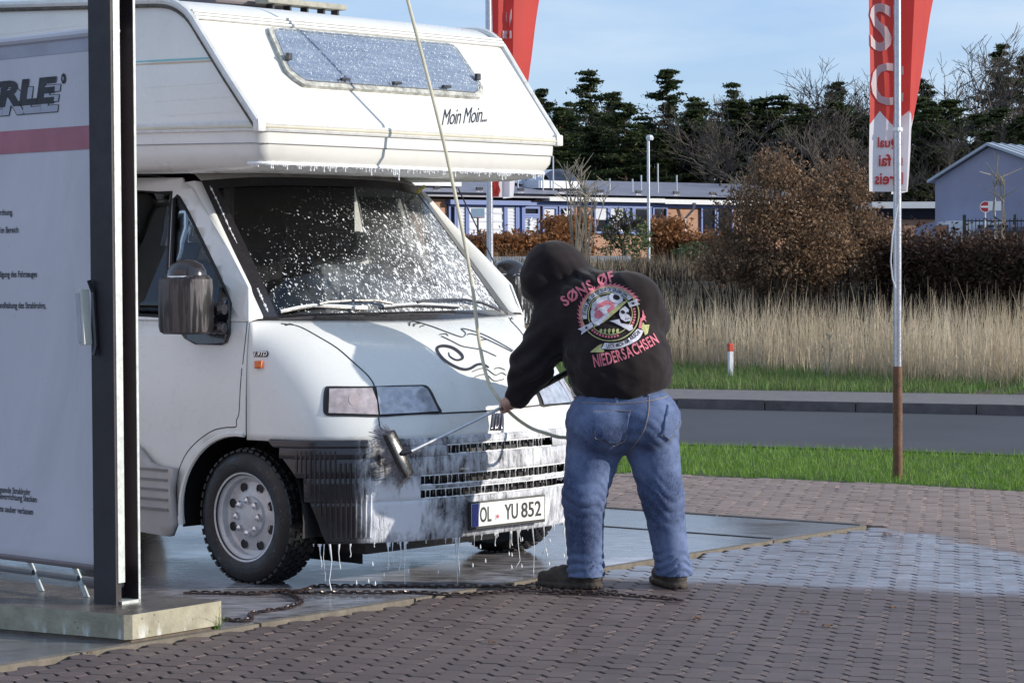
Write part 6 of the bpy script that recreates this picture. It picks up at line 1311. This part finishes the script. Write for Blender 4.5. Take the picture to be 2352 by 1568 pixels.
# bar fence and parked vans behind it
fc = stand('bar_fence', 2215, 560, 100, 'dark green metal bar fence in front of the hall', 'fence'); zf = at(2230, 502, 100).z-fc.location.z
FM = flat('fence_green', (.012, .02, .018), .5)
for x, w_ in ((0, .12), (2.0, .09), (4.0, .09), (5.0, .09)): MB().box((x, 0, zf/2), (w_, w_, zf+.3)).build('fence_post', FM, fc)
for q in range(34): MB().box((.15+q*.15, 0, zf/2), (.03, .03, zf)).build('fence_bar', FM, fc)
for z_ in (.15, zf-.1): MB().box((2.5, .03, z_), (5., .03, .05)).build('fence_rail', FM, fc)
def van_far(nm, x, Y, label, col, L_=5., H_=2.1, rz=0.):
    o = stand(nm, x, 560, Y, label, 'van'); o.rotation_euler = (0, 0, rz)
    MB().cbox((0, 0, H_*.56), (L_, 1.9, H_*.82), .18).build('body', flat(nm+'_paint', col, .3), o, smooth=True)
    MB().cbox((L_*.12, -.02, H_*.74), (L_*.6, 1.92, H_*.24), .05).build('windows', MH_GLASS, o)
    MB().cbox((-L_/2+.0, 0, H_*.72), (.1, 1.5, H_*.3), .04).build('windscreen', MH_GLASS, o)
    for sx2 in (-1, 1):
        for sy2 in (-1, 1): MB().lathe([(0, -.1), (.32, -.1), (.33, 0), (.32, .1), (0, .1)], 18, (sx2*L_*.3, sy2*.86, .33), 'Y').build('wheel', MV_TYRE, o, smooth=True)
        MB().box((-L_/2-.03, sx2*.65, H_*.36), (.04, .3, .16)).build('headlight', MV_CHROME, o)
    return o
van_far('parked_van', 2262, 104, 'white parked van half hidden behind the bar fence', (.55, .56, .62), 3.6, 1.55, .15)
van_far('parked_car', 2335, 103, 'dark parked car behind the bar fence', (.08, .08, .12), 3.4, 1.25, .05)['category'] = 'car'
# guard rail and basketball stand left of the person
gr = stand('guard_rail', 1110, 602, 84, 'low pale guard rail behind the flagpole', 'guard rail'); zg = at(1150, 597, 84).z-gr.location.z
MB().box((1.4, 0, zg), (7., .06, .22)).build('rail', flat('rail_pale', (.5, .53, .57), .5), gr)
for q in range(4): MB().box((-1.7+q*2., .06, zg/2-.1), (.08, .06, zg+.2)).build('rail_post', MV_STEEL, gr)
bb = stand('basketball_hoop', 1098, 600, 103, 'white basketball backboard on a thin pole before the blue windows', 'basketball hoop'); zc = at(1096, 490, 103).z-bb.location.z
MB().tube([(0, 0, -.1), (0, 0, zc)], .04, 6).build('pole', MV_DARK, bb); MB().box((0, -.08, zc), (.56, .04, .4)).build('backboard', flat('board_pale', (.45, .58, .68), .5), bb); MB().tube([(.16*math.cos(a), -.28+.16*math.sin(a), zc-.18) for a in np.linspace(0, 6.28, 14, endpoint=False)], .014, 5, closed=True).build('ring', flat('ring_red', (.5, .08, .04), .5), bb)
# ---------------------------------------------------------------- trees and bushes
def leafcloud(centers, n_each, spread, size, seed, flatk=1.):
    g = np.random.default_rng(seed); C_ = np.repeat(np.array(centers, float), n_each, 0); n = len(C_)
    sp = spread if np.ndim(spread) == 0 else np.repeat(np.array(spread), n_each)[:, None]
    d = g.normal(0, 1, (n, 3)); d[:, 2] *= flatk; P = C_+d*sp*.5; s = size*g.uniform(.6, 1.4, n)[:, None]
    a = g.normal(0, 1, (n, 3)); a /= np.linalg.norm(a, axis=1)[:, None]; b = np.cross(a, g.normal(0, 1, (n, 3))); b /= np.linalg.norm(b, axis=1)[:, None]
    V_ = np.stack([P-a*s, P+b*s*.45, P+a*s, P-b*s*.45], 1).reshape(-1, 3); return V_, np.arange(n*4).reshape(-1, 4)
def mesh_np(name, V_, F_, mat):
    me = bpy.data.meshes.new(name); k = F_.shape[1]; me.vertices.add(len(V_)); me.vertices.foreach_set('co', V_.astype(np.float32).ravel()); me.loops.add(F_.size); me.loops.foreach_set('vertex_index', F_.ravel().astype(np.int32))
    me.polygons.add(len(F_)); me.polygons.foreach_set('loop_start', np.arange(0, F_.size, k, dtype=np.int32)); me.update(calc_edges=True); me.materials.append(mat); return me
def foliage(nm, c0, c1, tr=.3, rough=.6):
    t = NT(nm); g = t.n('ShaderNodeNewGeometry'); c = t.mix(g.outputs['Random Per Island'], c0, c1); t.set('Base Color', c); t.set('Roughness', rough); t.set('Specular IOR Level', .25)
    tl = t.n('ShaderNodeBsdfTranslucent'); t.l(c, tl.inputs[0]); mx = t.n('ShaderNodeMixShader'); mx.inputs[0].default_value = tr; t.l(t.b.outputs[0], mx.inputs[1]); t.l(tl.outputs[0], mx.inputs[2]); t.l(mx.outputs[0], t.out.inputs[0]); return t.m
MT_NEEDLE = foliage('pine_needles', (.026, .042, .016), (.075, .095, .032)); MT_BARK = M('pine_bark', (.1, .065, .045), .9, var=.3, scale=3); MT_BARE = M('bare_bark', (.085, .07, .06), .9, var=.3, scale=3)
MT_BROWN = foliage('dry_beech_leaves', (.13, .08, .046), (.29, .185, .115), .3); MT_RUST = foliage('rust_hedge_leaves', (.2, .085, .035), (.36, .18, .08), .35); MT_DKHEDGE = foliage('dark_hedge_leaves', (.04, .024, .018), (.1, .055, .036), .25); MT_GREEN = foliage('broom_green', (.08, .115, .05), (.15, .18, .085), .35); MT_UNDER = foliage('wood_undergrowth', (.022, .018, .014), (.05, .042, .03), .2)
def pine_mesh(seed, H_=14., base=.22, wide=2.6):
    rd = random.Random(seed); tr = MB(); lean = rd.uniform(-.5, .5); ax_ = lambda z: Vector((lean*(z/H_)**2, rd.uniform(-.0, .0), z)); tr.tube([ax_(H_*k/8) for k in range(9)], [.2*(1-k/8.6) for k in range(9)], 6)
    cs, sp = [], []; z = H_*base; gap = rd.uniform(0, 6.28)
    while z < H_*.99:
        k = (z/H_-base)/(1-base); shape_ = (1-k)**.9*.9+.07+(.18*math.sin(k*9+seed) if k < .8 else 0); w_ = wide*max(.1, shape_)
        for _ in range(rd.choice((2, 3, 4))):
            a = rd.uniform(0, 6.283); ln = w_*rd.uniform(.45, 1.25)*(.6 if abs((a-gap+3.14) % 6.28-3.14) < .7 else 1); tip = ax_(z)+Vector((math.cos(a)*ln, math.sin(a)*ln, ln*rd.uniform(.0, .45))); tr.tube([ax_(z), ax_(z)*.5+tip*.5+Vector((0, 0, -.06*ln)), tip], [.05, .035, .012], 3, cap=False)
            for q in (.35, .6, .8, 1.):
                if rd.random() < .8: p = ax_(z)*(1-q)+tip*q; cs.append((p.x+rd.gauss(0, .1), p.y+rd.gauss(0, .1), p.z+rd.gauss(.06, .06))); sp.append(rd.uniform(.35, .8)*(1-.45*k))
        z += H_*rd.uniform(.02, .042)
    V_, F_ = leafcloud(cs, 62, sp, .12, seed, .34); return tr, mesh_np('needle_crown', V_, F_, MT_NEEDLE)
def bare_mesh(seed, H_=14., spread=.55, depth=6, mat=None, r0=.17, first=.28):
    rd = random.Random(seed); mb = MB(); mb2 = MB()
    def grow(p, d, ln, r_, lv):
        n = 3; pts = [p]; q = p.copy(); dd = d.copy()
        for i in range(n): dd = (dd+Vector((rd.gauss(0, .13), rd.gauss(0, .13), rd.gauss(.03, .08)))).normalized(); q = q+dd*ln/n; pts.append(q.copy())
        (mb if lv < 2 else mb2).tube(pts, [r_, r_*.85, r_*.72, r_*.6], 5 if lv < 2 else 3, cap=False)
        if lv >= depth: return
        for k in range(rd.choice((2, 3, 3)) if lv else 4):
            t_ = rd.uniform(.35, 1.) if lv else rd.uniform(.5, 1.); b = pts[min(n, int(t_*n)+0)]; b = pts[0]*(1-t_)+pts[-1]*t_ if n else b
            nd = (dd+Vector((rd.gauss(0, spread), rd.gauss(0, spread), rd.gauss(.12, .25)))).normalized(); grow(b, nd, ln*rd.uniform(.58, .8), max(r_*.58, .013), lv+1)
    grow(Vector((0, 0, 0)), Vector((0, 0, 1)), H_*first, r0, 0)
    allv = mb.v+mb2.v; zm = max(v[2] for v in allv); k = H_/zm
    for m_ in (mb, mb2): m_.v = [(x*k, y*k, z*k) for x, y, z in m_.v]
    return mb, mb2
PV = []
for i, (hh, bs__, wd_) in enumerate(((14, .18, 3.3), (14, .25, 2.9), (14, .1, 3.8), (14, .34, 2.7))):
    tr, cm = pine_mesh(100+i, hh, bs__, wd_); tm = tr.mesh('pine_trunk'); tm.materials.append(MT_BARK); PV.append((tm, cm))
BV_ = []
for i, (sp_, r0_) in enumerate(((.5, .17), (.62, .15), (.42, .14))):
    a, b = bare_mesh(200+i, 14., sp_, 6, r0=r0_); am = a.mesh('tree_limbs'); am.materials.append(MT_BARE); bm2 = b.mesh('twig_crown'); bm2.materials.append(MT_BARE); BV_.append((am, bm2))
def plant(kind, x, ytop, Y, label, var=0, wide=1., group='trees of the wood behind the buildings'):
    p = at(x, 560, Y); p.z = gz(p.x, p.y)-.1; H_ = at(x, ytop, Y).z-p.z; o = empty('pine_tree' if kind == 'pine' else 'bare_tree', p, random.uniform(0, 6.28), label, 'tree', group)
    for me, nm in zip((PV if kind == 'pine' else BV_)[var], ('trunk', 'crown')):
        c_ = bpy.data.objects.new(nm, me); COL.objects.link(c_); c_.parent = o; c_.scale = (H_/14*wide, H_/14*wide, H_/14)
    return o
plant('pine', 1243, 205, 150, 'pine top peeping out just right of the alcove edge', 1); plant('pine', 1297, 232, 146, 'small dark pine between the alcove edge and the tall pine', 3)
plant('pine', 1362, 163, 150, 'tall broad pine, left of the two tallest pines', 2, 1.35); plant('pine', 1418, 215, 154, 'green pine shoulder right of the tall left pine', 0, 1.3)
plant('pine', 1538, 163, 150, 'tall pine above the street lamp head', 0, 1.25); plant('pine', 1590, 222, 152, 'lower green pine right of the pine above the lamp', 2, 1.2)
plant('pine', 1700, 188, 158, 'pine crowned with twiggy brown branches above the bush', 3, 1.3); plant('bare', 1745, 200, 155, 'purplish bare tree beside the pine above the bush', 0, 1.3)
plant('bare', 1800, 215, 156, 'bare tree with fine twigs left of the spreading bare tree', 2, 1.2); plant('bare', 1885, 140, 152, 'wide spreading bare tree left of the right flagpole', 1, 1.25)
plant('bare', 1965, 150, 156, 'bare tree just left of the right flag', 0, 1.2); plant('pine', 1925, 190, 160, 'dark pine growing through the bare trees left of the flag', 1, 1.2); plant('pine', 1850, 240, 150, 'low dark pine under the spreading bare tree', 0, 1.3)
plant('bare', 2190, 62, 150, 'tallest bare tree with many branches right of the flag', 1, 1.2); plant('bare', 2245, 80, 153, 'bare tree crowding the tallest tree on its right', 0, 1.1); plant('pine', 2125, 180, 156, 'dark pine behind the right flag edge', 2, 1.2)
plant('pine', 2290, 100, 155, 'narrow dark conifer near the right edge above the hall', 2, .9); plant('bare', 2330, 95, 152, 'bare tree at the right picture edge', 2, 1.2); plant('pine', 2345, 130, 158, 'dark pine at the right picture edge behind bare twigs', 0, 1.1)
for i, x in enumerate(list(range(1230, 2420, 40))):
    plant('pine', x+random.uniform(-20, 20), random.uniform(232, 310) if x < 1700 else random.uniform(215, 290), 138+random.uniform(-5, 5), 'dark pine in the dense lower row of the wood', i % 4, 1.75, 'lower row of the wood')
for i, x in enumerate(range(1640, 2380, 75)): plant('bare', x+random.uniform(-25, 25), random.uniform(225, 310), 132+random.uniform(-3, 3), 'leafless tree in the lower row of the wood', i % 3, 1.3, 'leafless lower row of the wood')
g = np.random.default_rng(5); n = 9000; cx = g.uniform(-20, 48, n); cy = g.uniform(139, 150, n); cz = 2+g.uniform(0, 1, n)**1.2*8.
V_, F_ = leafcloud(np.stack([cx, cy, cz], 1), 12, 1.1, .13, 3); tag(link('wood_undergrowth', mesh_np('wood_undergrowth', V_, F_, MT_UNDER), None), kind='stuff')
# --- big brown beech bush on the bank
def bush(nm, x, yb, yt, Y, wpx, label, cat, mat, n, size, twigs=True, zb=None, flatk=.9, ell_=None, dens=5):
    p = at(x, yb, Y); p.z = gz(p.x, p.y) if zb is None else zb; H_ = at(x, yt, Y).z-p.z; W_ = wpx/5801*Y; o = empty(nm, p, 0, label, cat); rd = random.Random(int(x)); cs = []
    while len(cs) < n:
        u, v, w_ = rd.uniform(-1, 1), rd.uniform(-1, 1), rd.uniform(0, 1); prof_ = (.62+.38*math.sin(min(1., w_*1.9)*math.pi/2))*(1-max(0, w_-.45)**1.6*1.75); lob = 1+.22*mnoise(Vector((u*2.3+x, w_*4., v*2.)))
        rr = math.hypot(u, v)/max(.05, prof_*lob)
        if rr > 1 or (rr < .62 and rd.random() < .6): continue
        if mnoise(Vector((u*3.5, v*3.5+x, w_*5))) < -.16: continue
        cs.append((u*W_/2, v*W_/2*.8, w_*H_))
    V_, F_ = leafcloud(cs, dens, .16*W_/3, size, int(x)); c_ = link('leaves', mesh_np('leaves', V_, F_, mat), None, o)
    if twigs:
        a, b = bare_mesh(int(x)+9, H_*1.06, .62, 5, r0=.05*H_/2.5, first=.2); mb = MB(); mb.v = a.v+b.v; mb.f = a.f+[tuple(i+len(a.v) for i in q) for q in b.f]; mb.mi = [0]*len(mb.f); s_ = W_/2/max(.1, max(abs(v[0]) for v in mb.v)); mb.v = [(x_*min(1.4, s_), y_*min(1.2, s_), z_) for x_, y_, z_ in mb.v]; mb.build('stems', MT_BARE, o, fix=False)
    return o
def lobed(nm, lobes, Y, label, mat, per, size, dens=6):
    """bush of overlapping leafy lobes given as (x, y, radius) in photo pixels at one depth"""
    x0 = sum(l[0] for l in lobes)/len(lobes); p = at(x0, 690, Y); p.z = gz(p.x, p.y)-.05; o = empty(nm, p, 0, label, 'bush', 'brown bushes on the bank'); rd = random.Random(int(x0)); cs = []; tw = MB()
    for x, y, r_ in lobes:
        c_ = at(x, y, Y+rd.uniform(-.35, .35))-p; rr = r_*Y/5801; n = int(per*(r_/90)**2)
        for _ in range(n):
            d = Vector((rd.gauss(0, 1), rd.gauss(0, 1), rd.gauss(0, 1))).normalized(); k = rd.uniform(.35, 1.0)**.6*(1+.35*mnoise(d*2.2+Vector((x, y, 0))))
            if mnoise(d*3.2+Vector((y, x, 2.))) < -.22: continue
            q = c_+d*rr*k
            if q.z > .05: cs.append(tuple(q))
        for _ in range(16):
            d = Vector((rd.gauss(0, 1), rd.gauss(0, 1), abs(rd.gauss(.3, .8)))).normalized(); b_ = Vector((c_.x*.55, 0, 0)); m_ = b_*.4+c_*.6; tw.tube([b_, m_, c_+d*rr*rd.uniform(.8, 1.28)], [.018, .011, .004], 3, cap=False)
    V_, F_ = leafcloud(cs, dens, .13, size, int(x0)); link('leaves', mesh_np('leaves', V_, F_, mat), None, o); tw.build('stems', MT_BARE, o, fix=False); return o
lobed('beech_bush', ((1715, 500, 80), (1780, 435, 85), (1790, 545, 95), (1690, 590, 70), (1850, 500, 75), (1850, 610, 75), (1740, 640, 55), (1800, 670, 50), (1640, 600, 50), (1770, 385, 40), (1880, 560, 85), (1880, 440, 50)), 36.6, 'big rounded bush with dry brown leaves left of the right flagpole', MT_BROWN, 640, .03)
lobed('beech_bush', ((1950, 440, 62), (1945, 530, 80), (2000, 540, 55), (1950, 610, 60), (1925, 400, 40), (1890, 640, 50)), 37.0, 'smaller brown leaved bush touching the right flagpole', MT_BROWN, 640, .03)
# --- hedges
def hedge(nm, x0, x1, Y0, Y1, zt0, depth, label, mat, n, size, dens=6, top_px=None):
    a, b = at(x0, 600, Y0), at(x1, 600, Y1); a.z = b.z = 0; o = empty(nm, (a+b)/2, 0, label, 'hedge'); d = b-a; rd = random.Random(int(x0)); nn = Vector((-d.y, d.x, 0)).normalized(); cs = []
    for _ in range(n):
        k = rd.random(); q = a+d*k+nn*rd.uniform(-.5, .5)*depth; zb_ = gz(q.x, q.y); zt_ = at(x0+(x1-x0)*k, zt0+6*mnoise(Vector((k*9, 0, 0))), q.y).z; zt_ = max(zt_, zb_+.3); q.z = zb_+(zt_-zb_)*rd.random()**.8; cs.append(tuple(q-o.location))
    V_, F_ = leafcloud(cs, dens, .3, size, int(x0)); link('leaves', mesh_np('leaves', V_, F_, mat), None, o)
    tw = MB()
    for _ in range(max(12, n//40)):
        k = rd.random(); q = a+d*k; zb_ = gz(q.x, q.y); zt_ = at(x0+(x1-x0)*k, zt0, q.y).z+rd.uniform(-.05, .12); tw.tube([Vector((q.x, q.y, zb_))-o.location, Vector((q.x+rd.gauss(0, .1), q.y+rd.gauss(0, .1), zt_))-o.location], [.02, .006], 3, cap=False)
    tw.build('stems', MT_BARE, o, fix=False); return o
hedge('beech_hedge', 2040, 2520, 37.6, 35., 570, 1., 'dark brown hedge along the bank at right', MT_DKHEDGE, 7500, .036)
hedge('rust_hedge', 1085, 1250, 101, 103, 545, 1., 'rust brown hedge under the blue windows by the flagpole', MT_RUST, 900, .1, 8)
hedge('rust_hedge', 1255, 1345, 103, 105, 500, 1., 'tall rust brown hedge corner behind the hooded head', MT_RUST, 500, .1, 8)
hedge('rust_hedge', 1500, 1560, 106, 107, 508, 1., 'rust brown hedge block right of the street lamp', MT_RUST, 420, .1, 8)
hedge('rust_hedge', 1560, 1700, 106, 108, 545, 1.2, 'ragged rust brown hedge before the brick piers', MT_RUST, 800, .1, 8)
bush('broom_bush', 1435, 585, 482, 100, 120, 'green broom bush in front of the windows', 'bush', MT_GREEN, 260, .08, True, dens=6)
bush('broom_bush', 1590, 590, 560, 99, 90, 'low green bush left of the big brown bush', 'bush', MT_GREEN, 200, .09, False, dens=6)
# --- slim leafless shrubs
MT_PALE = M('pale_twigs', (.3, .26, .2), .8, var=.25, scale=5)
def shrub(x, yb, yt, Y, label, n=7, spread=.28, r_=.03, nm='leafless_shrub'):
    p = at(x, yb, Y); p.z = gz(p.x, p.y); H_ = at(x, yt, Y).z-p.z; o = empty(nm, p, 0, label, 'shrub'); rd = random.Random(int(x*3+yt)); mb = MB()
    for i in range(n):
        a = rd.uniform(0, 6.28); dx, dy = math.cos(a)*spread*H_*rd.uniform(.2, 1), math.sin(a)*spread*H_*.6; top_ = Vector((dx, dy, H_*rd.uniform(.7, 1.))); mid = top_*.5+Vector((rd.gauss(0, .06)*H_*.5, 0, 0)); mb.tube([(0, 0, 0), mid, top_], [r_, r_*.7, r_*.3], 4, cap=False)
        for q in range(6):
            k = rd.uniform(.35, .95); b = mid*(1-k)+top_*k; mb.tube([b, b+Vector((rd.gauss(0, .09)*H_, rd.gauss(0, .05)*H_, abs(rd.gauss(.12, .05))*H_))], [r_*.45, r_*.2], 3, cap=False)
    mb.build('stems', MT_PALE, o, fix=False); return o
shrub(1322, 600, 368, 62, 'pale leafless birch shrub rising above the hooded head', 9, .16, .035, 'birch_shrub'); shrub(1345, 600, 400, 61, 'second pale leafless shrub leaning right of the birch shrub', 7, .3, .03)
shrub(1715, 560, 395, 60, 'upright pale shoots left of the brown bush top', 9, .14, .022); shrub(2300, 565, 330, 72, 'thin young birch standing before the metal hall', 3, .05, .05, 'birch_sapling')
shrub(1900, 862, 765, 30.6, 'dark dead thistle standing in the tall grass', 3, .18, .012, 'dead_thistle')
for x, yt, lb_ in ((2232, 615, 'left'), (2248, 610, 'right')): shrub(x, 700, yt-25, 36.8, lb_+' one of two thin dead stalks before the dark hedge', 1, .05, .012, 'dead_stalk')['group'] = 'dead stalks before the hedge'
